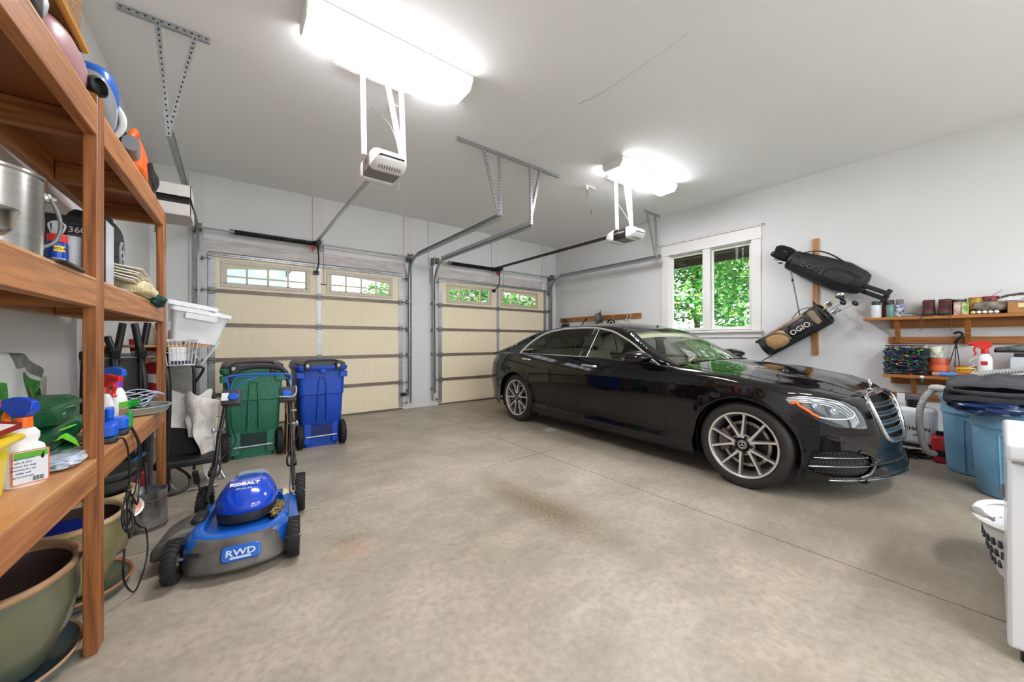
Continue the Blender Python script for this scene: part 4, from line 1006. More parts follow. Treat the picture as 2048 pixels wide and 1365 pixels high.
def seat(x, y, w, hd=True, bench=False):
    g = G(); g.rbox(x-.26, x+.26, y-w/2, y+w/2, .36, .56, r=.07); obj('seat_cushion', g, m_cream_l, CAR, bev=.02, smooth=60)
    g = G(); M0 = MX.Translation((x-.28, y, .52)) @ MX.Rotation(R(-20), 4, 'Y'); g.T = M0; g.rbox(-.07, .07, -w/2, w/2, 0, .60, r=.06, ty=.8); obj('seat_back', g, m_cream_l, CAR, bev=.02, smooth=60)
    if hd:
        for yy in ((y,) if not bench else (y-.38, y+.38)):
            g = G(); g.T = MX.Translation((x-.30, yy, .52)) @ MX.Rotation(R(-18), 4, 'Y'); g.rbox(-.05, .05, -.14, .14, .66, .84, r=.045); g.T = g.T @ MX.Identity(4)
            for q in (-.06, .06): g.cyl((0, q, .58), (0, q, .68), .007, n=6)
            obj('headrest', g, m_cream_l, CAR, bev=.02, smooth=60)
seat(-1.55, -.38, .52); seat(-1.55, .38, .52); seat(-2.75, 0, 1.35, bench=True)
g = G(); c = V((-1.16, .38, .83)); X_, Y_, N_ = V((0, 1, 0)), V((.42, 0, .9)), V((.9, 0, -.42))
g.tube([c+(X_*cos(2*pi*k/32)+Y_*sin(2*pi*k/32))*.185 for k in range(32)], .015, n=8, closed=True)
for a in (0, 180, 270): g.bar(c, c+(X_*cos(R(a))+Y_*sin(R(a)))*.18, .03, .015, N_)
g.sph(c, (.05, .05, .05)); g.cyl(c, c+N_*.2, .03, n=10); obj('steering_wheel', g, mat('cream_wheel', 'bdb090', .5), CAR, smooth=60)
g = G(); g.rbox(-1.34, -1.30, -.12, .12, 1.235, 1.30, r=.02); g.cyl((-1.32, 0, 1.30), (-1.36, 0, 1.42), .012, n=8); obj('rear_view_mirror', g, m_blk, CAR)
g = G(); g.sph((-1.95, .30, .96), (.14, .20, .26), 14, 10); g.bx(-1.9, -1.84, .12, .46, .78, 1.10); obj('draped_jacket', g, mat('dark_jacket', '2c2e31', .9, var=.4, vs=9), CAR, smooth=60)
# wheels
m_tire = mat('tyre_rubber', '2b2725', .62, var=.15, vs=30)
m_rimf = mat('machined_rim', 'e2ded9', .3, .5)
m_rimd = mat('grey_rim', '8a8783', .35, .6)
def wheel(cx, sd, rot):
    Wp = bpy.data.objects.new('wheel', None); COL.objects.link(Wp); Wp.parent = CAR; Wp.location = (cx, -.905*sd, .357); Wp.rotation_euler = (0, 0, 0 if sd > 0 else pi); 
    _WM[Wp.name] = _WM[CAR.name]
    ax = (0, -1, 0)     # outward
    def ring(prof, m_, nm, n=64, sm=40):
        g = G(); g.rings([[V((r*cos(2*pi*k/n), -z, r*sin(2*pi*k/n))) for k in range(n)] for r, z in prof], cap=(0, 0)); return obj(nm, g, m_, Wp, smooth=sm)
    RT = .357
    prof = [(.262, -.012), (.272, .000), (.285, .008), (.31, .010), (.33, .004), (.345, -.010), (.353, -.022), (RT-.001, -.035)]
    for k in range(4):
        y = -.055-.048*k; prof += [(RT, y), (RT-.008, y-.001), (RT-.008, y-.008), (RT, y-.009)]
    prof += [(RT-.002, -.225), (.345, -.24), (.30, -.25), (.262, -.235)]
    ring(prof, m_tire, 'tyre', 96, 30)
    g = G()
    for k in range(72):
        a = 2*pi*k/72; p = lambda r, y: V((r*cos(a), y, r*sin(a))); g.bar(p(.3535, .018), p(.3565, .045), .003, .004, (cos(a), 0, sin(a)))
    obj('tread_sipe', g, m_blk2, Wp)
    ring([(.256, .004), (.262, .009), (.270, .009), (.2705, .003), (.266, -.01)], m_rimf, 'rim_lip')
    ring([(.262, .006), (.252, -.002), (.247, -.012), (.243, -.03), (.235, -.06), (.232, -.20)], m_rimd, 'rim_barrel')
    ring([(.002, -.09), (.165, -.09), (.165, -.075), (.06, -.075)], m_blk, 'hub_carrier', 40)
    g = G(); g.rings([[V((r*cos(2*pi*k/48), y, r*sin(2*pi*k/48))) for k in range(48)] for r, y in ((.09, .078), (.188, .078), (.188, .095), (.09, .095))], cap=(0, 0), loop=True); dsc = obj('brake_disc', g, mat('brake_disc_steel', 'b9b0aa', .3, .8), Wp)
    g = G()
    for k in range(40):
        a = 2*pi*k/40; r = (.11, .14, .17)[k % 3]; g.cyl((r*cos(a), .0765, r*sin(a)), (r*cos(a), .0785, r*sin(a)), .004, n=6)
    obj('disc_hole', g, m_blk2, dsc)
    g = G(); pr = [(.205*cos(R(a)), .205*sin(R(a))) for a in range(150, 211, 8)]+[(.125*cos(R(a)), .125*sin(R(a))) for a in range(210, 149, -8)]
    g.prism(pr, lambda u, v: V((u, .045, v)), lambda u, v: V((u, .115, v))); obj('brake_caliper', g, mat('brake_caliper', '6d5a55', .5), Wp, bev=.006)
    # five pairs of spokes
    for k in range(5):
        a0 = R(rot+72*k)
        for sgn in (-1, 1):
            ai, ao = a0+sgn*R(5.5), a0+sgn*R(17.5)
            p0 = V((.058*cos(ai), 0, .058*sin(ai))); p1 = V((.252*cos(ao), 0, .252*sin(ao)))
            d = (p1-p0).normalized(); n_ = V((-d.z, 0, d.x)); g = G()
            st = []
            for t, y, wt, wb, hgt in ((0, .012, .023, .040, .04), (.25, .010, .019, .033, .036), (.6, .007, .015, .027, .032), (.9, .001, .016, .030, .028), (1.0, -.001, .022, .036, .026)):
                c = p0.lerp(p1, t); st.append([c+V((0, y, 0))-n_*wt/2, c+V((0, y, 0))+n_*wt/2, c+V((0, y+hgt, 0))+n_*wb/2, c+V((0, y+hgt, 0))-n_*wb/2])
            g.rings(st)
            g.m = [0]*len(g.m)
            for fi, f in enumerate(g.f):
                if fi % 4 == 0 and fi < 16: g.m[fi] = 1
            obj('spoke', g, [m_rimd, m_rimf], Wp, smooth=0, bev=.0015)
    g = G(); n = 60; rr = []
    for r0, y in ((.056, .006), (.060, .010), (.088, .020), (.085, .05)):
        rr.append([V((r0*cos(2*pi*k/n), y, r0*sin(2*pi*k/n))) for k in range(n)])
    g.rings(rr, cap=(0, 0)); obj('hub', g, m_rimd, Wp)
    g = G(); g.cyl((0, .002, 0), (0, .02, 0), .040, n=32); cp = obj('hub_cap', g, mat('hub_cap_grey', '8d8884', .3, .8), Wp, bev=.003)
    g = G(); g.cyl((0, .0005, 0), (0, .004, 0), .026, n=32); obj('cap_center', g, m_inner, cp)
    g = G(); star(g, (0, .0, 0), .024, (1, 0, 0), (0, 0, 1), (0, -1, 0), t=.003, w=.2); obj('cap_star', g, m_chromeb, cp)
    for k in range(5):
        a = R(rot+36+72*k); g = G(); g.cyl((.066*cos(a), .004, .066*sin(a)), (.066*cos(a), .022, .066*sin(a)), .013, n=10); obj('lug_bolt', g, m_blk2, Wp)
    return Wp
wheel(0, 1, 104); wheel(-3.165, 1, 95); wheel(0, -1, 90); wheel(-3.165, -1, 90)
# ---------------- more shape helpers ----------------
from mathutils import noise as mnoise
def lump(g, c, r, amp=.12, fr=3.0, seed=0, n=28, m=18, flat=0):
    """soft crumpled mass"""
    c = V(c); rs = []
    for j in range(m+1):
        t = -pi/2+pi*j/m; q = max(cos(t), .002); row = []
        for k in range(n):
            a = 2*pi*k/n; d = V((q*cos(a), q*sin(a), sin(t)))
            f = 1+amp*mnoise.noise(d*fr+V((seed, seed*2.3, 0)))*2
            if flat: d = V((math.copysign(abs(d.x)**flat, d.x), math.copysign(abs(d.y)**flat, d.y), math.copysign(abs(d.z)**flat, d.z)))
            p = V((d.x*r[0], d.y*r[1], d.z*r[2]))*f; row.append(c+p)
        rs.append(row)
    return g.rings(rs)
def sheet(g, fn, nu=30, nv=20, amp=.01, fr=8, seed=0):
    """crumpled sheet over fn(u,v)"""
    def h(u, v):
        p = V(fn(u, v)); w = V((mnoise.noise(p*fr+V((seed, 0, 0))), mnoise.noise(p*fr+V((0, seed, 5))), mnoise.noise(p*fr+V((3, 1, seed)))))
        return p+w*amp
    return g.grid(h, nu, nv)
def single(name, g, m, label, cat, group=None, **k): return tag(obj(name, g, m, **k), label, cat, group)
def bottle(label, c, prof, body_m, cap_prof=None, cap_m=None, trig=None, yaw=0, lab=None, sx=1, sy=1, cat='spray bottle', name='spray_bottle', n=24, ty=0, noz=None):
    """prof: (r,z) body; trig: (colour, colour2, size)"""
    t = thing(name, label, cat, c, yaw)
    g = G(); g.lathe(prof, (0, 0, 0), n, sx=sx, sy=sy, cap=(1, 1)); obj('bottle', g, body_m, t, smooth=60)
    zt = prof[-1][1]
    if cap_prof: g = G(); g.lathe([(r, zt+z) for r, z in cap_prof], (0, 0, 0), 20, cap=(1, 1)); obj('cap', g, cap_m, t)
    if trig:
        c1, c2, s = trig
        g = G(); g.cyl((0, 0, zt), (0, 0, zt+.028*s), .017*s, .016*s, 16); obj('collar', g, c2, t)
        g = G(); g.T = MX.Rotation(ty, 4, 'Z'); z0 = zt+.028*s
        g.rings([[V((x, y, z)) for y, z in ((-.011*s, a), (.011*s, a), (.008*s, b), (-.008*s, b))] for x, a, b in ((-.030*s, z0+.018*s, z0+.042*s), (-.01*s, z0, z0+.052*s), (.018*s, z0, z0+.055*s), (.040*s, z0+.020*s, z0+.050*s), (.055*s, z0+.026*s, z0+.044*s))]); obj('sprayer_head', g, c1, t, bev=.002)
        g = G(); g.T = MX.Rotation(ty, 4, 'Z'); g.cyl((.046*s, 0, z0+.035*s), (.070*s, 0, z0+.035*s), .0125*s, n=12); obj('nozzle', g, noz or c1, t)
        g = G(); g.T = MX.Rotation(ty, 4, 'Z'); g.tube([(.034*s, 0, z0+.022*s), (.045*s, 0, z0-.002*s), (.038*s, 0, z0-.028*s), (.046*s, 0, z0-.042*s)], .0065*s, n=8, sub=4, flat=(1.4, .8)); obj('trigger', g, c2, t)
    return t
def facelabel(t, M, w, h, m, name='label', r=.002, curve=None):
    """flat printed label: M places it; returns the object"""
    g = G(); g.T = M; g.rbox(-w/2, w/2, -h/2, h/2, -.0004, .0004, r=r); return obj(name, g, m, t)
cm = lambda n, c, r=.45, **k: mat(n, c, r, **k)

# ---------------- the big wooden shelving unit ----------------
SX, SY = -.41, 2.12
SH = thing('storage_shelf', 'tall stained wooden shelving unit along the left wall', 'shelf', (SX, SY, 0), R(-1.87))
SI = _WM[SH.name]
def shp(n, x0, x1, y0, y1, z0, z1, m, bev=.003):
    g = G(); g.bx(x0, x1, y0, y1, z0, z1); return obj(n, g, m, SH, bev=bev)
y_far, y_nr = 1.39, -1.28
for y0 in (0, y_far, y_nr):
    for x0 in ((-.04, -.345) if y0 else (-.04,)): shp('post', x0, x0+.04, y0, y0+.085, 0, 2.20 if y0 < 1 else 2.13, m_shelf_z, .004)
for z0, z1 in ((.655, .75), (1.352, 1.452), (2.02, 2.13)):
    for x0 in (-.04, -.345):
        shp('rail', x0+.001, x0+.039, y_nr+.085, 0, z0, z1, m_shelf_y, .004); shp('rail', x0+.001, x0+.039, .085, y_far, z0, z1, m_shelf_y, .004)
    shp('deck', -.345, -.002, y_nr, y_far, z1, z1+.012, m_ply, .002)
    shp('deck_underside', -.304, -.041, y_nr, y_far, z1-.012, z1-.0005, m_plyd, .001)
    for y0 in (y_nr, -.64, .043, .70, y_far-.04): shp('cross_brace', -.304, -.041, y0, y0+.04, z0, z1-.013, m_shelf_x, .003)
DL, DM, DT = .762, 1.464, 2.142      # shelf surface heights

# top shelf
m_wick = mat('wicker', 'c58f4e', .6, col2='7c4f22', vs=5, stretch=(60, 60, 16), bump=1.0, bs=9, detail=2)
t = thing('wicker_basket', 'golden wicker basket on the top shelf above a black case', 'basket', (-.59, 1.70, 2.31))
g = G(); g.rbox(-.15, .15, -.40, .38, 0, .36, r=.03, tx=1.04, ty=1.03); obj('basket_body', g, m_wick, t, bev=.004)
g = G(); g.tube([(.155, -.40, .008), (.155, .38, .008), (-.155, .38, .008), (-.155, -.40, .008)], .014, n=8, closed=True); obj('wooden_rim', g, cm('golden_rattan', 'cf9440', .4), t)
t = thing('black_case', 'black hard case with pale rounded end under the wicker basket', 'case', (-.52, 1.60, DT+.001))
g = G(); g.rbox(-.09, .09, -.16, .12, 0, .155, r=.05); obj('shell', g, cm('case_black', '1c2024', .35), t, bev=.02, smooth=60)
g = G(); g.sph((.02, .12, .085), (.07, .045, .065)); obj('pale_end', g, cm('case_grey', 'b4b8bc', .4), t, smooth=60)
t = thing('projector_speaker', 'mauve pink rounded appliance with a round black nozzle on the top shelf', 'appliance', (-.52, 2.05, DT+.001))
g = G(); lump(g, (0, -.02, .09), (.09, .21, .088), .0, flat=.75); obj('body', g, cm('mauve_plastic', 'b08487', .35), t, smooth=60)
g = G(); g.lathe([(.030, 0), (.036, .02), (.038, .045), (.030, .05), (.024, .03), (.001, .028)], (.075, .10, .075), 24, ax=(.85, -.45, 0)); obj('round_nozzle', g, m_blk, t, smooth=50)
t = thing('hand_vacuum', 'blue and silver hand vacuum on the top shelf beside the post', 'vacuum cleaner', (-.462, 2.36, DT+.001), R(4))
g = G(); lump(g, (0, 0, .085), (.055, .13, .085), 0, flat=.8); obj('dust_cup', g, cm('smoky_plastic', '8c9094', .12), t, smooth=60)
g = G(); lump(g, (.002, .01, .135), (.058, .12, .055), 0, flat=.8); obj('blue_shell', g, cm('vacuum_blue', '1a62c8', .25), t, smooth=60)
g = G(); g.tube([(-.05, .10, .06), (0, .14, .02), (.05, .12, .05), (.06, .10, .10), (.02, .11, .16)], .012, n=8, sub=5); obj('white_band', g, m_wht, t, smooth=60)
g = G(); g.rbox(-.03, .04, .10, .22, .0, .10, r=.02); obj('battery_foot', g, cm('vacuum_blue2', '1c51b4', .3), t, bev=.005)
g = G(); g.tube([(0, .16, .12), (.02, .30, .15), (.045, .38, .10), (.05, .36, .03), (.03, .25, .012)], .019, n=10, sub=6); obj('black_hose_handle', g, m_blk, t, smooth=60)
t.scale = (1.15, 1.2, 1.3)
t = thing('leaf_blower', 'orange and black motor tool with ribbed grille at the end of the top shelf', 'garden tool', (-.455, 3.08, DT+.001), R(2))
g = G(); g.rbox(-.07, .07, -.22, .10, .0, .15, r=.04, tx=.8); obj('orange_housing', g, cm('tool_orange', 'e8621a', .4), t, bev=.012, smooth=60)
g = G(); g.rbox(-.05, .076, -.08, .08, .012, .10, r=.03); obj('dark_side_cover', g, cm('tool_charcoal', '3a3b3e', .5), t, bev=.006)
g = G(); [g.bx(.068, .082, -.075+i*.016, -.068+i*.016, .02, .095) for i in range(9)]; obj('cooling_fins', g, m_blk, t)
g = G(); g.lathe([(.002, .075), (.055, .07), (.075, .055), (.08, .0), (.07, -.02)], (0, .14, .085), 28, ax=(.35, .9, 0)); rc = obj('recoil_cover', g, cm('tool_black', '1f1f20', .5), t, smooth=50)
g = G(); [g.tube([(-.06+.12*i/8, .19+.02, .02), (-.06+.12*i/8, .215, .085), (-.06+.12*i/8, .20, .145)], .003, n=5) for i in range(9)]; obj('recoil_grille', g, m_blk2, rc)
g = G(); g.tube([(.0, -.20, .09), (.02, -.12, .20), (.01, .0, .225), (.0, .10, .17)], .016, n=8, sub=5); obj('top_handle', g, cm('tool_orange', 'e8621a', .4), t, smooth=60)
g = G(); g.cyl((.02, -.20, .07), (.04, -.36, .06), .035, .03, 16); obj('intake_tube', g, cm('tool_grey', '7d7d7f', .4), t)
g = G(); lump(g, (0, .16, .02), (.06, .07, .02), 0); obj('white_foot', g, m_wht, t)
t.scale = (1.1, 1.25, 1.25)
t = thing('open_carton', 'white cardboard carton on its side at the far end of the top shelf', 'carton', (-.33, 3.78, 2.145))
m_crt = cm('pale_carton', 'bcbab6', .8)
for nm, a in (('upper_flap', (.14, .225)), ('lower_flap', (0, .085))):
    g = G(); g.bx(-.10, .10, -.16, -.155, *a); g.bx(.095, .10, -.16, .16, *a); g.bx(-.10, .10, .155, .16, *a); g.bx(-.10, -.095, -.16, .16, *a); g.bx(-.10, .10, -.16, .16, a[1 if a[0] > .1 else 0]-.002, a[1 if a[0] > .1 else 0]+.002); obj(nm, g, m_crt, t)
g = G(); g.bx(-.09, .09, -.14, .15, .08, .145); obj('dark_inside', g, m_blk2, t)

# middle shelf
m_ss = mat('brushed_stainless', 'c4c2be', .24, 1, var=.12, vs=3, stretch=(1, 1, 40))
t = thing('stock_pot', 'tall stainless steel pot with bail handle at the left of the middle shelf', 'pot', (-.60, 1.84, DM+.012))
g = G(); g.lathe([(.001, .0), (.118, .0), (.125, .008), (.128, .25), (.133, .255), (.133, .262), (.122, .262), (.118, .25), (.118, .012), (.001, .012)], n=48); obj('pot_body', g, m_ss, t, smooth=40)
g = G(); ax = V((.9, .43, 0)).normalized(); g.tube([ax*.128+V((0, 0, .215)), ax*.140+V((.005, .0, .205)), ax*.150+V((.01, .012, .14)), ax*.145+V((.005, .01, .08)), ax*.133+V((-.01, .0, .05))], .0055, n=8, sub=5); obj('bail_handle', g, m_galvd, t, smooth=60)
g = G(); g.sph(ax*.13+V((0, 0, .215)), (.016, .016, .018)); g.cyl(ax*.12+V((0, 0, .215)), ax*.152+V((0, 0, .215)), .011, n=10); obj('handle_ear', g, m_ss, t)
single('black_tray', G().rbox(-.70, -.405, 1.74, 1.99, DM, DM+.010, r=.03), m_blk, 'thin black tray beneath the stainless pot', 'tray')
t = thing('sauce_pan', 'small stainless saucepan in front of the tall pot', 'pan', (-.445, 1.735, DM+.012))
g = G(); g.lathe([(.001, 0), (.045, 0), (.058, .015), (.062, .05), (.068, .06), (.062, .058), (.055, .05), (.05, .012), (.001, .008)], n=36); obj('pan_body', g, m_ss, t, smooth=50)
t.location = (-.475, 1.44, DM+.014)
t = bottle('white jug with orange and yellow label behind the stainless pot', (-.62, 2.10, DM), [(.040, 0), (.045, .01), (.045, .16), (.03, .20), (.018, .22)], m_wht, [(.02, 0), (.02, .025)], m_wht, sx=.7, cat='jug', name='plastic_jug')
g = G(); g.bx(.0315, .0325, -.028, .018, .03, .15); lb = obj('orange_label', g, cm('orange_label', 'e88c2a', .5), t); g = G(); g.bx(.0322, .0332, -.022, .006, .05, .11); obj('yellow_patch', g, cm('yellow_label', 'f0c33a', .5), lb)
# blue and yellow spray can
t = thing('spray_can', 'blue spray can with red cap and yellow badge beside the clear tumbler', 'spray can', (-.482, 2.0, DM))
g = G(); g.lathe([(.001, 0), (.025, 0), (.026, .004), (.026, .095), (.022, .105), (.001, .105)], n=32); can = obj('can_body', g, cm('can_blue', '12409c', .3, metal=.3), t)
g = G(); g.lathe([(.024, .103), (.0235, .128), (.022, .130), (.001, .130)], n=24); obj('red_cap', g, cm('cap_red', 'd02a26', .4), t)
g = G(); g.rbox(-.012, .012, -.009, .009, .130, .175, r=.004); g.tube([(-.012, 0, .13), (-.02, .0, .165), (.0, .0, .178), (.018, .0, .165), (.012, 0, .14)], .003, n=6, sub=4); obj('clear_straw_top', g, cm('clear_plastic', 'd5dade', .1, alpha=.45), t)
def curved(g, r, a0, a1, z0, z1, n=10):
    g.grid(lambda u, v: V((r*cos(a0+(a1-a0)*u), r*sin(a0+(a1-a0)*u), z0+(z1-z0)*v)), n, 1)
g = G(); curved(g, .0265, R(-95), R(-35), .068, .088); b_ = obj('yellow_badge', g, cm('badge_yellow', 'f4d21c', .4), can)
g = G(); curved(g, .0264, R(-105), R(-30), .01, .045); obj('white_band', g, cm('can_white', 'dfe2e8', .4), can)
def wrap_text(nm, s, size, r, amid, z, m, parent, ccw=1):
    me_o = text(nm, s, size, MX.Identity(4), m, parent)
    for v in me_o.data.vertices:
        a = amid+v.co.x/r; v.co = V(((r+.0006+v.co.z)*cos(a), (r+.0006+v.co.z)*sin(a), z+v.co.y))
    return me_o
wrap_text('lettering', 'WD-40', .013, .0268, R(-65), .078, cm('ink_blue', '14306e'), b_)
g = G(); g.lathe([(.027, 0), (.030, .002), (.034, .155), (.0325, .155), (.0285, .006), (.001, .006)], n=32)
single('clear_tumbler', G().lathe([(.001, 0), (.027, 0), (.034, .155), (.0325, .155), (.0255, .006), (.001, .006)], (-.485, 2.155, DM), 32), cm('clear_plastic', 'd5dade', .1, alpha=.45), 'empty clear plastic tumbler to the right of the blue spray can', 'cup', smooth=50)
t = thing('yellow_screwdriver', 'small yellow handled tool lying on the shelf edge by the tumbler', 'tool', (-.45, 2.26, DM+.010), R(80))
g = G(); g.cyl((0, -.0, 0), (.05, 0, 0), .009, .007, 10); obj('grip', g, cm('tool_yellow', 'e6b91e', .4), t); g = G(); g.cyl((.05, 0, 0), (.09, 0, 0), .003, n=8); obj('shaft', g, m_galv, t)
# big black product box
t = thing('appliance_box', 'large black product box reading 360 behind the shelf post', 'box', (-.605, 2.45, DM))
m_bb = cm('box_black', '17171d', .35)
g = G(); g.bx(-.155, .156, 0, .14, 0, .305); obj('carton', g, m_bb, t, bev=.002)
g = G(); g.bx(.1565, .158, .0, .14, 0, .305); obj('grey_side', g, cm('box_grey', 'b9bdc4', .4), t)
Mf = lambda x, z: place(V((x, -.001, z)), (1, 0, 0), (0, -1, 0))
m_ink = cm('white_ink', 'e8e4e0', .5)
g = G(); g.tube([(.078+.062*cos(2*pi*k/36), -.001, .235+.036*sin(2*pi*k/36)) for k in range(36)], .0018, n=5, closed=True); obj('purple_ring', g, cm('box_purple', '4c3f86', .4), t)
text('lettering', '360°', .036, Mf(.078, .243), cm('silver_ink', 'b9b4a4', .4), t, bold=.0006)
text('lettering', 'SUSPENSION', .0125, Mf(.078, .220), cm('purple_ink', '7a6ba8', .4), t)
text('lettering', 'METAL', .024, Mf(.100, .155), m_ink, t)
g = G(); g.bx(.02, .13, -.002, -.0005, .07, .13); o = obj('photo_panel', g, cm('box_photo', '6d6f76', .4), t); g = G(); g.tube([(.06, -.003, .08), (.04, -.003, .105), (.06, -.003, .125)], .004, n=6, sub=4); obj('printed_arc', g, cm('box_photo_light', 'd0d0d4', .4), o)
text('lettering', 'BIG-G', .020, Mf(.07, .035), m_ink, t); text('lettering', 'TOUR', .014, Mf(.08, .014), cm('red_ink', 'c03048'), t)
# black backpack
t = thing('backpack', 'rounded black backpack with grey loop logo behind the folded papers', 'bag', (-.60, 3.02, DM))
g = G(); lump(g, (0, .04, .22), (.10, .22, .235), .03, 2.5, 3, flat=.55); obj('bag_shell', g, mat('bag_black', '202123', .5, var=.2, vs=20), t, smooth=60)
g = G(); g.tube([V((.112, .0+.055*cos(a), .24+.075*sin(a))) for a in [2*pi*k/24 for k in range(24)]], .006, n=6, closed=True); g.tube([(.108, -.03, .24), (.112, .0, .27), (.112, .03, .24), (.112, 0, .21)], .006, n=6, closed=True); obj('loop_logo', g, cm('logo_grey', '8f9294', .4), t, smooth=60)
g = G(); g.tube([(.05, -.10, .46), (.03, .0, .475), (.05, .12, .46)], .008, n=6, sub=5); obj('strap', g, m_blk, t)
# papers, cloths
random.seed(5)
for i in range(5):
    g = G()
    sheet(g, lambda u, v: (-.56+.17*u+.006*i, 2.66+.10*i*.15+(.62-.05*i)*v, DM+.105+.015*i-.035*u-.05*v*v), 12, 18, .008, 7, i*3)
    single('cleaning_cloth', g, mat('cream_paper', 'efe8da', .8), 'folded off-white cloth in the stack on the middle shelf', 'cloth', 'folded white cloths on the middle shelf', solid=.008, smooth=60, sub=1)
g = G(); lump(g, (-.455, 3.06, DM+.055), (.10, .27, .052), .10, 3, 8, flat=.7); single('ribbed_towel', g, mat('cream_towel', 'e3d6b0', .9, col2='c9b98c', vs=3, stretch=(60, 1, 1), bump=.3, bs=90), 'ribbed cream towel hanging over the shelf edge under the papers', 'towel', smooth=60)
g = G(); lump(g, (-.385, 3.24, DM+.012), (.055, .16, .036), .16, 3, 4, flat=.8); single('green_cloth', g, mat('dark_green_cloth', '17443c', .85, var=.3, vs=20, bump=.3, bs=60), 'dark green folded cloth at the right end of the middle shelf', 'cloth', smooth=60)
g = G(); lump(g, (-.46, 2.72, DM+.012), (.045, .12, .011), .2, 3, 6, flat=.7); single('plastic_bag', g, cm('milky_plastic', 'd9d8dc', .25), 'flat translucent plastic bag in front of the papers', 'bag', smooth=60)
t = thing('trekking_pole', 'black trekking pole with yellow band hanging behind the far shelf post', 'pole', (-.42, 3.78, 1.70))
g = G(); g.cyl((0, 0, 0), (-.01, 0, .42), .008, .010, 10); obj('shaft', g, m_blk, t); g = G(); g.cyl((0, 0, .03), (-.001, 0, .08), .0095, n=10); obj('yellow_band', g, cm('tool_yellow', 'e6b91e', .4), t)
g = G(); g.cyl((-.006, 0, .25), (-.007, 0, .28), .0105, n=10); obj('grey_clamp', g, m_galv, t); g = G(); g.cyl((-.01, 0, .33), (-.012, 0, .44), .015, .011, 10); obj('grip', g, cm('grip_grey', '6b6b6b', .6), t)

# lower shelf
m_yel = cm('yellow_plastic', 'f2d411', .35)
t = thing('yellow_tub', 'bright yellow plastic tub at the left end of the lower shelf', 'tub', (-.63, 1.56, DL))
g = G(); th = .006
g.rbox(-.11, .11, -.22, .20, 0, .17, r=.04, tx=1.12, ty=1.08); 
obj('tub_body', g, m_yel, t, bev=.004, smooth=50)
g = G(); g.tube([(.125, -.24, .172), (.125, .205, .172), (.09, .235, .172), (-.09, .235, .172), (-.125, .205, .172), (-.125, -.24, .172)], .012, n=8, closed=True, flat=(1.6, 1)); obj('rim', g, m_yel, t, smooth=60)
t = thing('book', 'dark red book with a white band lying in the yellow tub', 'book', (-.62, 1.64, DL+.19), R(-20), rot=(R(10), R(8), R(-20)))
g = G(); g.bx(-.07, .09, -.10, .14, 0, .018); obj('cover', g, cm('book_red', '8c1f22', .4), t, bev=.001); g = G(); g.bx(-.05, .0905, -.08, .12, .0175, .0188); obj('white_band', g, cm('book_white', 'e4dcd6', .5), t)
W_ = m_wht
t = bottle('white spray bottle with orange and blue trigger beside the yellow tub', (-.52, 1.87, DL), [(.045, 0), (.048, .004), (.048, .10), (.043, .125), (.029, .135), (.034, .15), (.034, .165), (.024, .18), (.015, .185)], W_, trig=(cm('trigger_blue', '1d49c4', .3), cm('trigger_orange', 'ee6d16', .35), 1.15), yaw=R(215), sx=1.0, sy=.62, ty=R(-68), noz=cm('trigger_orange', 'ee6d16', .35))
def side_label(t, yaw, y0, y1, z0, z1, m, off, nm='label'):
    g = G(); M = MX.Rotation(yaw, 4, 'Z'); g.T = M; g.bx(off-.0005, off+.0005, y0, y1, z0, z1); return obj(nm, g, m, t)
va = R(-62)-R(215)  # towards the viewpoint in the bottle's own frame
lb = facelabel(t, place(V((-.004, .0303, .062)), (-1, 0, 0), (0, 1, 0)), .078, .105, cm('label_orange', 'e0682c', .5), 'label_border')
l2 = facelabel(t, place(V((-.004, .0310, .062)), (-1, 0, 0), (0, 1, 0)), .072, .099, cm('label_pale', 'dbe2ea', .5), 'label')
facelabel(l2, place(V((-.004, .0316, .100)), (-1, 0, 0), (0, 1, 0)), .070, .020, cm('label_green', '5aa82e', .5), 'green_header')
for i, s_ in enumerate(('HEAVY DUTY', 'stain & odor', 'remover for dogs', 'directions for use', 'shake well', 'spray and wait')): text('lettering', s_, .0075, place(V((.012, .0320, .090-.011*i)), (-1, 0, 0), (0, 1, 0)), cm('ink_blue', '14306e'), l2, align='CENTER')
g = G(); [g.bx(-.030+.0012*i*2, -.0292+.0012*i*2+(.0005 if i % 3 else 0), .0312, .0322, .016, .030) for i in range(10)]; obj('barcode', g, m_blk2, l2)
g = G(); g.sph((-.028, .0318, .090), (.004, .001, .008), 8, 6); g.sph((-.030, .0318, .100), (.003, .001, .003), 8, 6); obj('dog_print', g, m_blk2, l2)
g = G(); lump(g, (-.495, 2.09, DL+.022), (.062, .13, .021), .14, 3.5, 2, flat=.75)
single('wrapped_filter', g, mat('blue_plastic_wrap', 'b4c6dc', .18, col2='e6ecf2', vs=14, bump=.6, bs=40, coat=.5), 'blue and white item wrapped in clear plastic on the lower shelf', 'package', smooth=60)
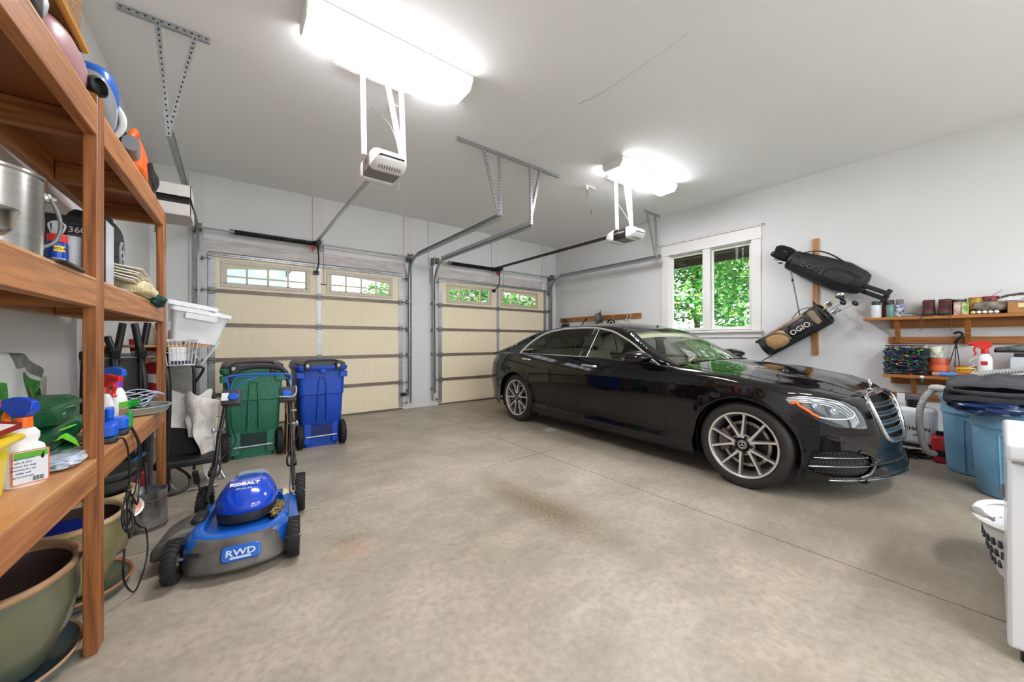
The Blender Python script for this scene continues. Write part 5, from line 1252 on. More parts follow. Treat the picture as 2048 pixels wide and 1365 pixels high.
# green tote bags
m_grn = mat('green_tote', '0b5a32', .4, var=.35, vs=6, bump=.15, bs=30)
m_lime = cm('lime_trim', '7be02a', .5)
for i, (c, r_, sd, lab) in enumerate((((-.625, 2.33, DL+.168), (.095, .33, .055), 3, 'glossy green tote bag folded on top of the pile by the post'), ((-.62, 2.31, DL+.088), (.10, .30, .05), 7, 'dark green tote bag with lime trim in the middle of the pile'), ((-.62, 2.31, DL+.022), (.105, .27, .021), 11, 'dark green tote bag flattened at the bottom of the pile'))):
    t = thing('tote_bag', lab, 'bag', c)
    g = G(); lump(g, (0, 0, 0), r_, .11, 2.6, sd, 36, 22, flat=.7); obj('bag_body', g, m_grn, t, smooth=60)
    if i < 2:
        g = G(); g.tube([(r_[0]*.9, -.10, .02), (r_[0]*1.0, -.02, .02), (r_[0]*.9, .10, .012)], .005, n=8, sub=5, flat=(1.6, .35), up=(0, 0, 1)); g.tube([(r_[0]*.92, -.14, -.01), (r_[0]*1.0, -.06, .0)], .004, n=8, flat=(1.6, .35), up=(0, 0, 1)); obj('lime_handle', g, m_lime, t, smooth=60)
    else:
        g = G(); g.tube([(.085, -.08, .075), (.10, -.03, .045), (.105, .03, .015), (.10, .08, -.005)], .014, n=8, sub=4, flat=(1.5, .25), up=(1, 0, .4)); obj('lime_handle', g, m_lime, t, smooth=60)
# fertilizer bag
t = thing('fertilizer_bag', 'crumpled white and green fertilizer bag against the left wall', 'bag', (-.715, 2.60, DL))
def fb(u, v):
    y = -.38+.62*u*(1-.25*v); z = .02+.40*v*(1-.25*u*u); return (.035*sin(pi*u)*(1-v*.6)+.015, y, z)
g = G(); sheet(g, fb, 26, 22, .03, 6, 2); g.m = [1 if ((i//22)/26 > .40 and .18 < (i % 22)/22 < .80) or ((i//22)/26 < .12 and .4 < (i % 22)/22 < .7) else (2 if (i % 22)/22 >= .84 and (i//22)/26 > .3 else 0) for i in range(26*22)]
obj('sack', g, [cm('sack_white', 'd4d8d4', .35), mat('sack_green', '3f9a2e', .35, col2='1f6a22', vs=20), mat('sack_inside', '8c908a', .4, var=.5, vs=20)], t, smooth=60, solid=.004)
def fbp(u, v, seed=2): p = V(fb(u, v)); return p+V((mnoise.noise(p*6+V((seed, 0, 0))), mnoise.noise(p*6+V((0, seed, 5))), mnoise.noise(p*6+V((3, 1, seed)))))*.03
def onbag(u, v):
    p = fbp(u, v); du = fbp(u+.04, v)-fbp(u-.04, v); dv = fbp(u, v+.04)-fbp(u, v-.04); n_ = du.cross(dv).normalized(); n_ = n_ if n_.x > 0 else -n_; return p+n_*.007, du, n_
p_, d_, n_ = onbag(.80, .62); text('lettering', 'til', .07, place(p_, d_, n_), m_blk2, t, bold=.001)
p_, d_, n_ = onbag(.55, .60); text('lettering', 'n', .06, place(p_, d_, n_), m_blk2, t, bold=.002)
M_ = place(p_, d_, n_); g = G(); g.tube([M_ @ V((.05*cos(R(90+a*60)), .04*sin(R(90+a*60)), 0)) for a in range(6)], .003, n=5, closed=True); obj('badge_outline', g, cm('badge_bronze', '6b5a3e', .4), t)
g = G(); g.tube([(-.64, 1.62, 1.16), (-.62, 1.75, 1.02), (-.60, 1.86, .98)], .006, n=6, sub=5); g.tube([(-.645, 1.58, 1.10), (-.62, 1.74, .98), (-.60, 1.86, .965)], .006, n=6, sub=5); single('black_tubing', g, m_blk, 'pair of black tubes arching over the green bags at the frame edge', 'tube', smooth=60)
single('wall_outlet', G().rbox(-.797, -.785, 3.03, 3.11, .93, 1.03, r=.008), cm('outlet_grey', 'a8a5a2', .5), 'grey outlet plate on the left wall behind the post', 'electrical outlet')
# right of the post: trigger bottles, chargers, tray
bottle('white spray bottle with red trigger left of the purple collared one', (-.51, 2.76, DL), [(.040, 0), (.043, .005), (.042, .12), (.028, .17), (.016, .19)], W_, trig=(cm('trigger_red', 'd02620', .35), cm('trigger_red', 'd02620', .35), 1.2), yaw=R(-38), sy=.8)
t = bottle('white bottle with purple collar, blue trigger and pictured label beside the chargers', (-.492, 2.92, DL), [(.045, 0), (.048, .005), (.048, .13), (.034, .18), (.019, .205)], W_, trig=(cm('trigger_blue2', '1f5fc8', .35), cm('purple_cap', '8a2fb8', .4), 1.35), yaw=0, sx=.85, ty=R(142), noz=W_)
for z0, z1, c_ in ((.09, .125, 'label_green'), (.045, .088, 'label_brown'), (.018, .028, 'label_red'), (.034, .042, 'label_red')):
    g = G(); g.grid(lambda u, v: V((.0415*cos(R(-70+90*u)), .0487*sin(R(-70+90*u)), z0+(z1-z0)*v)), 10, 1); obj('label_band', g, cm(c_, {'label_green': '5aa82e', 'label_brown': '8d6a5c', 'label_red': 'b02838'}[c_], .5), t)
g = G(); lump(g, (-.66, 2.62, DL+.075), (.05, .07, .075), .2, 3, 5); single('crumpled_rag', g, mat('grey_rag', 'c9c2b8', .95, var=.15, vs=20, bump=.2, bs=60), 'crumpled pale rag behind the spray bottles', 'cloth', smooth=60)
m_chb = cm('charger_blue', '0f5ad6', .3); m_chd = cm('charger_dark', '1c2733', .4)
for i, (x, y, lab) in enumerate(((-.442, 2.44, 'blue battery charger nearest the shelf post'), (-.434, 2.61, 'blue battery charger standing next to the purple collared bottle'))):
    t = thing('battery_charger', lab, 'battery charger', (x, y, DL), R(8), group='blue battery chargers')
    g = G(); g.rbox(-.05, .035, -.06, .06, 0, .028, r=.015); obj('base', g, m_chd, t, bev=.003)
    g = G(); g.rbox(-.048, .034, -.055, .055, .028, .085, r=.018); obj('battery', g, m_chb, t, bev=.005)
    g = G(); g.rbox(-.045, -.015, -.05, .045, .085, .135, r=.01); p = obj('back_plate', g, m_chb, t, bev=.005)
    g = G(); g.bx(-.0148, -.0142, -.025, .02, .095, .118); obj('sticker', g, cm('charger_sticker', 'b8cfe6', .4), p)
    text('lettering', '40V', .016, place(V((-.0138, 0, .107)), (0, 1, 0), (1, 0, 0)), m_blk2, p)
t = thing('plant_saucer', 'round grey plastic saucer full of odds and ends at the end of the lower shelf', 'saucer', (-.475, 3.27, DL))
g = G(); g.lathe([(.001, 0), (.125, 0), (.150, .008), (.168, .045), (.174, .048), (.172, .053), (.160, .050), (.145, .014), (.001, .010)], n=56); obj('saucer_body', g, mat('grey_green_plastic', '9aa096', .6, var=.1, vs=10), t, smooth=40)
g = G(); lump(g, (-.02, -.02, .045), (.09, .09, .03), .4, 5, 3); obj('odds_and_ends', g, mat('mixed_scraps', '4a4440', .8, col2='8a8f96', vs=30), t, smooth=60)['kind'] = 'stuff'
g = G(); random.seed(4)
for k in range(5): g.tube([(-.01+.075*cos(a)*(1+.1*k)+.01*k, -.03+.085*sin(a)+.015*k, .075+.012*k+.02*sin(a*2+k)) for a in [2*pi*q/20 for q in range(20)]], .0028, n=5, closed=True)
g.v = [p+V((-.475, 3.27, DL)) for p in g.v]; single('coiled_wire', g, cm('white_wire', 'c9d4e8', .4), 'loose coil of white wire sitting in the grey saucer', 'wire', smooth=60)
t = thing('green_scoop', 'bright green plastic scoop resting in the saucer', 'scoop', (-.475, 3.17, DL+.075)); g = G(); g.lathe([(.001, -.02), (.04, -.012), (.055, .02), (.052, .022), (.036, -.006), (.001, -.012)], n=24, sx=.8, sy=1.2); obj('bowl', g, cm('scoop_green', '18a838', .4), t, smooth=60); g = G(); g.bar((.0, -.05, .015), (.0, -.12, -.01), .02, .006); obj('handle', g, cm('scoop_green', '18a838', .4), t)
single('green_bottle', G().rbox(-.44, -.41, 2.76, 2.80, DL, DL+.085, r=.012), cm('green_box', '1f9a3c', .4), 'small green packet standing between charger and saucer', 'packet', bev=.003)
# black leads that hang from the chargers over the shelf edge
def lead(pts, lab, r=.0042): g = G(); g.tube(pts, r, n=6, sub=8); return single('charger_cord', g, m_blk, lab, 'cord', 'black charger cords hanging from the shelf', smooth=60)
lead([(-.405, 2.42, DL+.012), (-.39, 2.44, DL+.005), (-.378, 2.46, .70), (-.38, 2.50, .55), (-.40, 2.47, .42), (-.38, 2.40, .36), (-.37, 2.50, .34), (-.39, 2.56, .45), (-.38, 2.53, .50)], 'black charger cord that ends in a loop near the floor pots')
lead([(-.40, 2.60, DL+.012), (-.39, 2.62, DL+.015), (-.372, 2.66, .68), (-.378, 2.66, .50), (-.39, 2.58, .38), (-.37, 2.66, .27), (-.36, 2.78, .20), (-.35, 2.74, .08), (-.36, 2.60, .01), (-.37, 2.50, .02), (-.39, 2.44, .12), (-.39, 2.46, .25)], 'black charger cord drooping down to the concrete')
lead([(-.40, 2.59, DL+.02), (-.39, 2.63, DL+.02), (-.37, 2.70, .66), (-.378, 2.72, .48), (-.37, 2.62, .40), (-.37, 2.52, .46)], 'black charger cord hanging at the right of the bundle')
lead([(-.40, 2.50, .52), (-.38, 2.58, .44), (-.385, 2.50, .33), (-.38, 2.42, .35), (-.385, 2.44, .44), (-.375, 2.56, .36), (-.38, 2.60, .30), (-.385, 2.52, .28), (-.39, 2.50, .52)], 'black charger cord wound in an oval coil')
# ---------------- pots and planters below the shelf ----------------
def pot(label, c, prof, m_out, m_in, m_rim, n=64, sx=1, sy=1, rot=None, cat='planter', group=None):
    """prof outer (r,z) bottom to rim"""
    t = thing('ceramic_planter', label, cat, c, group=group, rot=rot)
    g = G(); g.lathe([(.001, 0)]+prof, n=n, sx=sx, sy=sy); obj('outside', g, m_out, t, smooth=50)
    r, z = prof[-1]; w = .028
    g = G(); g.lathe([(r, z), (r+.008, z+.006), (r+.006, z+.020), (r-.01, z+.026), (r-w, z+.018), (r-w-.004, z)], n=n, sx=sx, sy=sy); obj('rim', g, m_rim, t, smooth=60)
    g = G(); ins = [(max(.01, a-w-.004 if b < z else r-w-.004), max(b, .03)) for a, b in prof]; g.lathe([(.001, .03)]+ins, n=n, sx=sx, sy=sy); obj('inside', g, m_in, t, smooth=50)
    return t
gl_g = mat('green_blue_glaze', '4e5d56', .28, col2='6d6a4c', vs=2.2, stretch=(1, 1, 2.5), coat=.6, lo=.3, hi=.75)
gl_b = mat('blue_glaze', '32526a', .25, col2='54564a', vs=3, coat=.6)
gl_o = mat('olive_glaze', 'a49a6a', .4, col2='7d7650', vs=4, coat=.3)
cl_in = mat('dark_clay_inside', '4b3530', .55, var=.3, vs=9)
cl_rim = mat('bare_clay_rim', 'b08d63', .5, col2='7e5c44', vs=6)
cl_rim2 = mat('tan_rim', 'c9ac80', .5, var=.15, vs=6)
cl_dk = mat('charcoal_bowl', '4a4b48', .5, var=.2, vs=10)
pot('large green-brown glazed bowl planter in front under the shelf', (-.627, 2.15, .050), [(.15, 0), (.17, .02), (.225, .12), (.25, .22), (.246, .28), (.25, .315)], gl_g, cl_in, cl_rim, sx=.64)
t = thing('planter_saucer', 'blue glazed saucer beneath the large front planter', 'saucer', (-.625, 2.15, 0)); g = G(); g.lathe([(.001, 0), (.17, 0), (.215, .03), (.232, .058), (.225, .066), (.216, .058), (.202, .04), (.16, .018), (.001, .016)], n=64, sx=.72); obj('saucer_body', g, gl_b, t, smooth=50)
g = G(); g.lathe([(.232, .058), (.228, .068), (.219, .062)], n=64, sx=.72); obj('clay_edge', g, cl_rim, t, smooth=60)
pot('olive glazed oval planter with a tan rim behind the front bowl', (-.59, 2.665, .04), [(.13, 0), (.15, .02), (.19, .13), (.228, .26), (.23, .32)], gl_o, cl_in, cl_rim2, sx=.76)
t = thing('planter_saucer', 'terracotta edged saucer under the olive planter beside the shelf post', 'saucer', (-.59, 2.665, 0)); g = G(); g.lathe([(.001, 0), (.18, 0), (.212, .02), (.226, .05), (.218, .056), (.205, .04), (.001, .014)], n=56, sx=.88); obj('saucer_body', g, mat('green_saucer', '4c5f52', .4, col2='7a7458', vs=6), t, smooth=50)
g = G(); g.lathe([(.226, .050), (.222, .06), (.212, .052)], n=56, sx=.88); obj('clay_edge', g, mat('terracotta', 'b0704c', .6), t, smooth=60)
t = thing('blue_plate', 'cobalt blue dish with a barcode sticker inside the olive planter', 'dish', (-.59, 2.64, .27), rot=(R(6), R(8), 0)); g = G(); g.lathe([(.001, 0), (.07, .004), (.135, .03), (.145, .045), (.135, .04), (.08, .014), (.001, .010)], n=48); obj('dish_body', g, cm('cobalt_glaze', '1a2f8a', .15, coat=.6), t, smooth=60)
g = G(); g.T = MX.Rotation(R(-20), 4, 'Z'); g.bx(.03, .10, -.12, -.07, .036, .038); st = obj('sticker', g, m_wht, t); g = G(); g.T = MX.Rotation(R(-20), 4, 'Z'); [g.bx(.035+i*.007, .0385+i*.007, -.115, -.08, .038, .0386) for i in range(9)]; obj('barcode', g, m_blk2, st)
for i, (x, y, z, r, lab) in enumerate(((-.60, 3.10, 0, .17, 'tan glazed planter at the bottom of the back stack'), )):
    pot(lab, (x, y, z), [(.10, 0), (.12, .02), (.15, .18), (.158, .30), (.16, .33)], gl_o, cl_in, cl_rim2)
t = thing('stacked_bowl', 'grey bowl with brown rim stacked on the back planter', 'bowl', (-.60, 3.10, .34)); g = G(); g.lathe([(.001, 0), (.09, 0), (.14, .045), (.165, .085), (.17, .095), (.160, .092), (.13, .055), (.08, .02), (.001, .018)], n=48); obj('bowl_body', g, cl_dk, t, smooth=60)
t = thing('stacked_bowl', 'dark shallow bowl topping the back stack of planters', 'bowl', (-.60, 3.10, .40)); g = G(); g.lathe([(.001, 0), (.09, 0), (.14, .035), (.168, .070), (.172, .080), (.160, .076), (.13, .045), (.08, .02), (.001, .018)], n=48); obj('bowl_body', g, mat('dark_bowl', '5b5a55', .5, var=.2, vs=9), t, smooth=60)

t = thing('stone_bowl', 'smooth grey bowl on the floor at the lower left corner', 'bowl', (-.545, 1.55, 0)); g = G(); g.lathe([(.001, 0), (.09, 0), (.12, .02), (.142, .055), (.145, .062), (.138, .067), (.122, .064), (.112, .05), (.10, .03), (.001, .026)], n=56); obj('bowl_body', g, mat('grey_glaze', '6f716c', .45, var=.15, vs=9), t, smooth=60)
# galvanized watering can with a copper rose
t = thing('watering_can', 'galvanized oval watering can with copper rose behind the shelf post', 'watering can', (-.445, 3.36, 0))
m_gt = mat('galvanized_sheet', 'b4b7b8', .3, .9, col2='8a8d90', vs=9, lo=.4, hi=.6)
g = G(); g.lathe([(.001, .004), (.105, .004), (.108, .012), (.108, .24), (.111, .246), (.104, .246), (.103, .22), (.001, .215)], n=48, sx=1.05, sy=.92); obj('tank', g, m_gt, t, smooth=40)
for z in (.012, .185):
    g = G(); g.lathe([(.1085, z), (.112, z+.006), (.1085, z+.012)], n=48, sx=1.05, sy=.92); obj('dark_band', g, cm('rust_band', '5a3c34', .5, metal=.4), t)
g = G(); g.tube([(.0, .06, .24), (.0, .05, .38), (.01, -.02, .42), (.02, -.07, .34), (.02, -.08, .24)], .0075, n=8, sub=6, flat=(1.6, .6)); obj('arched_handle', g, m_gt, t, smooth=60)
g = G(); g.cyl((-.02, -.085, .06), (-.03, -.20, .20), .028, .018, 16); obj('spout', g, m_gt, t)
g = G(); d = V((.25, -.80, .45)).normalized(); c = V((-.03, -.215, .222)); g.lathe([(.016, -.045), (.056, -.008), (.063, .0), (.060, .004), (.001, .006)], c, 28, ax=tuple(d)); rs_ = obj('rose', g, m_gt, t, smooth=40)
x_, y_, _ = frame(d); g = G()
g.tube([c+d*.006+(x_*cos(a)+y_*sin(a))*(.004+.0076*a/(2*pi)*.85) for a in [2*pi*7.0*k/150 for k in range(150)]], .0026, n=5); obj('copper_spiral', g, cm('copper', 'cf7a44', .4, metal=.5), rs_, smooth=60)

# ---------------- the corner beyond the shelf ----------------
m_tub = mat('milky_tub', 'eef0f2', .35, var=.05, vs=5)
def tub(label, c, L, Wd, H_, rot):
    t = thing('white_tub', label, 'storage tub', c, rot=rot)
    g = G(); n = 6
    def ring(z, k):
        o = []; rr = .03
        for qx, qy, a0 in ((L/2*k-rr, Wd/2*k-rr, 0), (-L/2*k+rr, Wd/2*k-rr, 90), (-L/2*k+rr, -Wd/2*k+rr, 180), (L/2*k-rr, -Wd/2*k+rr, 270)):
            for j in range(n+1): a = R(a0+90*j/n); o.append(V((qx+rr*cos(a), qy+rr*sin(a), z)))
        return o
    g.rings([ring(0, .80), ring(H_, 1), ring(H_+.002, 1.06), ring(H_-.02, 1.07), ring(H_-.02, 1.09), ring(H_+.008, 1.08), ring(H_+.006, .98), ring(.01, .78)], cap=(1, 1)); obj('tub_shell', g, m_tub, t, smooth=40)
    g = G(); g.bx(-.10, .10, -Wd/2-.025, -Wd/2-.015, H_-.07, H_-.025); obj('handle_grip', g, m_wht, t, bev=.003)
    return t
tub('large white plastic tub propped in the corner above the wire basket', (-.245, 4.10, 1.22), .36, .34, .26, (R(6), R(10), R(8)))
tub('white plastic tub nested upside in the top of the larger one', (-.28, 4.12, 1.37), .31, .30, .16, (R(6), R(10), R(6)))
t = thing('wall_bracket_shelf', 'narrow wooden ledge on the left wall holding the white tubs', 'shelf', (-.59, 4.12, 1.17))
g = G(); g.bx(-.2, .46, -.17, .20, 0, .02); obj('ledge', g, m_ply, t, bev=.002)
for y in (-.15, .18):
    g = G(); g.bx(-.205, -.165, y-.015, y+.015, -.35, 0); g.bar((-.18, y, -.32), (.20, y, -.005), .02, .03); obj('brace', g, m_shelf_x, t)
t = thing('wire_basket', 'white coated wire basket with a white liner below the tubs', 'basket', (-.31, 3.95, 1.03), R(4))
m_wire = cm('white_wire_coat', 'eceeef', .4)
g = G()
for z, k in ((0, .8), (.10, .93), (.19, 1.0), (.20, 1.0)): g.tube([(.10*k*a, .12*k*b, z) for a, b in ((-1, -1), (1, -1), (1, 1), (-1, 1))], .0035 if z < .15 else .005, n=6, closed=True)
for i in range(9):
    q = -1+2*i/8
    g.tube([(.10*q, -.12, .2), (.08*q, -.096, 0), (.08*q, .096, 0), (.10*q, .12, .2)], .0022, n=5); g.tube([(-.10, .12*q, .2), (-.08, .096*q, 0), (.08, .096*q, 0), (.10, .12*q, .2)], .0022, n=5)
obj('wire_frame', g, m_wire, t)
g = G(); g.rbox(-.076, .03, -.09, .09, .006, .14, r=.03); obj('white_liner', g, m_tub, t, bev=.004)
g = G(); g.bx(-.06, .05, -.0905, -.0900, .01, .035); obj('navy_label', g, cm('navy', '1c2f55', .5), t)
t = thing('wire_rack', 'white wire rack hanging askew right of the wire basket', 'rack', (-.17, 4.0, 1.16), rot=(0, R(28), R(10)))
g = G(); g.tube([(-.05, 0, .12), (.07, 0, .10), (.05, 0, -.12), (-.04, 0, -.06)], .0035, n=6, closed=True); g.tube([(-.05, .06, .12), (.07, .06, .10), (.05, .06, -.12), (-.04, .06, -.06)], .0035, n=6, closed=True)
for q in (-.03, 0, .03): g.tube([(q, 0, .115), (q+.005, .06, .115)], .003, n=5); g.tube([(q+.02, 0, -.09), (q+.02, .06, -.09)], .003, n=5)
obj('wires', g, m_wire, t)
# folding chairs leaning together
m_sl = mat('grey_sling_mesh', '6e6a64', .9, col2='4c4945', vs=3, stretch=(70, 70, 70), bump=.3, bs=200)
m_tubeb = cm('black_powder_coat', '1a1c20', .35)
def folded_chair(label, x, y, rz, lean, hgt=1.35, sling=1):
    t = thing('folding_chair', label, 'folding chair', (x, y, 0), rot=(R(lean), 0, rz))
    for s_ in (-1, 1):
        g = G(); g.tube([(s_*.075, .02, 0), (s_*.08, .0, .45), (s_*.085, -.03, .85), (s_*.06, .02, 1.12), (s_*.03, .06, hgt)], .014, n=8, sub=6, flat=(1, 1.5)); obj('frame_tube', g, m_tubeb, t, smooth=60)
        g = G(); g.tube([(s_*.06, -.05, .05), (s_*.062, -.05, .6), (s_*.06, -.02, 1.18)], .011, n=8, sub=4); obj('leg', g, m_tubeb, t, smooth=60)
        g = G(); g.rbox(s_*.07-.025, s_*.07+.025, -.05, .04, 1.10, 1.15, r=.012); obj('joint_clamp', g, m_blk2, t, bev=.004)
    if sling: g = G(); g.grid(lambda u, v: V((-.06+.12*u, .012+.02*sin(pi*v), .35+.78*v)), 6, 12); obj('sling', g, m_sl, t, solid=.004)
    for z in (1.10, .82): g = G(); g.cyl((-.07, .0, z), (.07, 0, z), .007, n=8); obj('cross_tube', g, m_galv, t)
    return t
folded_chair('folded black tube chair with grey sling leaning left of the flag', -.60, 3.92, R(8), 3)
folded_chair('folded black tube chair in front of the striped cloth', -.48, 4.02, R(6), 4, 1.36, 0)
folded_chair('folded black tube chair closest to the left wall', -.72, 3.80, R(10), 2, 1.25)
t = thing('striped_flag', 'folded flag with red and white stripes standing behind the folded chairs', 'flag', (-.54, 4.20, .62))
g = G(); nu, nv = 24, 20; sheet(g, lambda u, v: (-.10+.21*v, .0+.02*sin(v*7), .62*(1-u)), nu, nv, .02, 6, 1); g.m = [(i//nv*7//nu) % 2 for i in range(nu*nv)]; obj('stripes', g, [mat('flag_red', 'a3182c', .8), mat('flag_white', 'e6e2e0', .8)], t, smooth=60, solid=.006)
g = G(); g.cyl((0, .03, -.60), (0, .03, .66), .014, n=8); obj('pole', g, m_shelf_z, t)
t = thing('plastic_jug', 'cream plastic jug on the ledge behind the wire basket', 'jug', (-.50, 4.12, 1.191)); g = G(); g.lathe([(.001, 0), (.055, 0), (.06, .01), (.06, .10), (.03, .14), (.02, .15), (.02, .165), (.001, .165)], n=24); obj('jug_body', g, cm('cream_plastic', 'e0d8c4', .5), t, smooth=50)
# grey upholstered folding chair and hand truck
t = thing('upholstered_chair', 'grey upright folding chair back with black edging behind the shelf post', 'folding chair', (-.40, 4.62, 0))
g = G(); g.rbox(-.10, .12, -.02, .02, .62, 1.0, r=.015); obj('back_panel', g, mat('grey_cloth', '8a8884', .9, var=.2, vs=30), t, bev=.01)
for s_ in (-1, 1): g = G(); g.tube([(.01+s_*.12, -.02, 0), (.01+s_*.12, -.01, .6), (.01+s_*.115, -.01, .95), (.01+s_*.07, -.01, 1.03)], .012, n=8, sub=5); obj('frame_tube', g, m_tubeb, t, smooth=60)
t = thing('hand_truck', 'red and black hand truck with looped handle beside the door track', 'hand truck', (-.36, 5.12, 0))
g = G(); g.tube([(-.02, 0, .55), (.0, -.01, .62), (.02, -.03, .70), (.13, -.05, .90), (.10, -.05, .95), (-.11, -.05, .95)], .013, n=8, sub=4); obj('loop_handle', g, m_tubeb, t, smooth=60)
for s_ in (-.10, -.02): g = G(); g.tube([(s_-.06, 0, .90), (s_+.02, 0, .5), (s_+.03, 0, .05)], .013, n=8, sub=4); obj('red_rail', g, cm('truck_red', 'a3222a', .4), t, smooth=60)
g = G(); g.bx(-.14, .10, -.16, .0, .0, .01); obj('toe_plate', g, m_galvd, t)
for i, (xa, xb, yy, m_, lab) in enumerate(((-.66, -.60, 6.28, m_shelf_z, 'wooden tool handle leaning in the back left corner nearest the wall'), (-.50, -.46, 6.22, m_shelf_z, 'wooden broom handle leaning beside the left door track'), (-.56, -.57, 6.30, m_galvd, 'thin metal stake leaning in the back left corner'))):
    g = G(); g.cyl((xa, yy-.25, .005), (xb, yy, 1.35), .013, n=10); single('tool_handle', g, m_, lab, 'tool handle')
# black padded chair with a white drape
t = thing('padded_chair', 'black padded chair on silver legs under a stained white drape', 'chair', (-.28, 4.22, 0))
m_pad = mat('black_vinyl', '1b1b1d', .55, bump=.1, bs=90)
g = G(); g.rbox(-.20, .17, -.03, .02, .24, .74, r=.02); obj('backrest', g, m_pad, t, bev=.012)
g = G(); g.rbox(-.20, .18, -.26, -.02, .20, .255, r=.03); obj('seat', g, m_pad, t, bev=.012)
m_sil = mat('silver_tube', 'b9bbbf', .3, .85)
for pts in ([(-.12, -.10, .21), (-.11, -.16, .10), (-.06, -.24, .018), (.06, -.26, .014), (.20, -.26, .014)], [(.17, -.02, .35), (.20, -.06, .12), (.24, -.10, .014)], [(-.16, -.02, .24), (-.15, .02, .10), (-.14, .05, .014)], [(.10, -.06, .2), (.13, .0, .1), (.17, .04, .014)]):
    g = G(); g.tube(pts, .013, n=8, sub=5); obj('leg', g, m_sil, t, smooth=60)
g = G(); g.tube([(-.09, -.15, .2), (.0, -.18, .12), (.02, -.24, .05), (-.06, -.30, .018), (-.20, -.30, .016)], .011, n=8, sub=5); obj('black_strut', g, m_tubeb, t, smooth=60)
m_drape = mat('stained_canvas', 'e2ddd8', .95, col2='bfb6ae', vs=7, bump=.3, bs=60, lo=.3, hi=.55)
def drape(u, v):
    # over the chair back: u across, v down the front
    x = -.50+.31*u; L = .30+.0*u
    return (x, 4.165-.02*sin(u*9)-.015*v, .79-.03*u-.29*v+.02*sin(u*6))
t = thing('canvas_drape', 'stained white canvas drape thrown over the black chair', 'cloth', (-.28, 4.20, .40))
g = G(); sheet(g, drape, 26, 20, .03, 6, 4); 
def tail(u, v):
    w = .11*(1-.55*v)
    return (-.215+.10*v+w*(u-.5)*1.6, 4.13-.06*sin(u*4+v*3), .77-.76*v+.02*sin(u*9))
sheet(g, tail, 12, 34, .03, 7, 9)
def fold(u, v): return (-.27+.19*u-.02*v, 4.115-.02*sin(u*7), .76-.34*v-.05*u)
sheet(g, fold, 16, 16, .035, 8, 13)
obj('canvas', g, m_drape, t, smooth=60, solid=.005, world=True, sub=1)
# dark clutter under the far end of the shelf
t = thing('folded_stroller', 'dark folded frame with blue tubing stored under the far shelf', 'folding frame', (-.56, 3.55, 0))
for i, (a, b, m_) in enumerate((((-.10, 0, .02), (.10, .12, .68), m_tubeb), ((.08, 0, .02), (.02, .1, .66), m_tubeb), ((-.12, -.05, .30), (.10, .0, .45), cm('frame_blue', '2c6aa8', .4)), ((-.14, .0, .6), (.0, -.08, .35), cm('frame_blue', '2c6aa8', .4)), ((.11, .05, .02), (.12, .08, .66), m_galvd))):
    g = G(); g.cyl(a, b, .012, n=8); obj('tube', g, m_, t)
g = G(); lump(g, (-.04, .08, .30), (.12, .06, .28), .12, 3, 2); obj('dark_fabric', g, mat('stroller_fabric', '1c2026', .9), t, smooth=60)
g = G(); g.rbox(.02, .10, .02, .08, .20, .32, r=.02); obj('red_part', g, cm('truck_red', 'a3222a', .4), t, bev=.005)

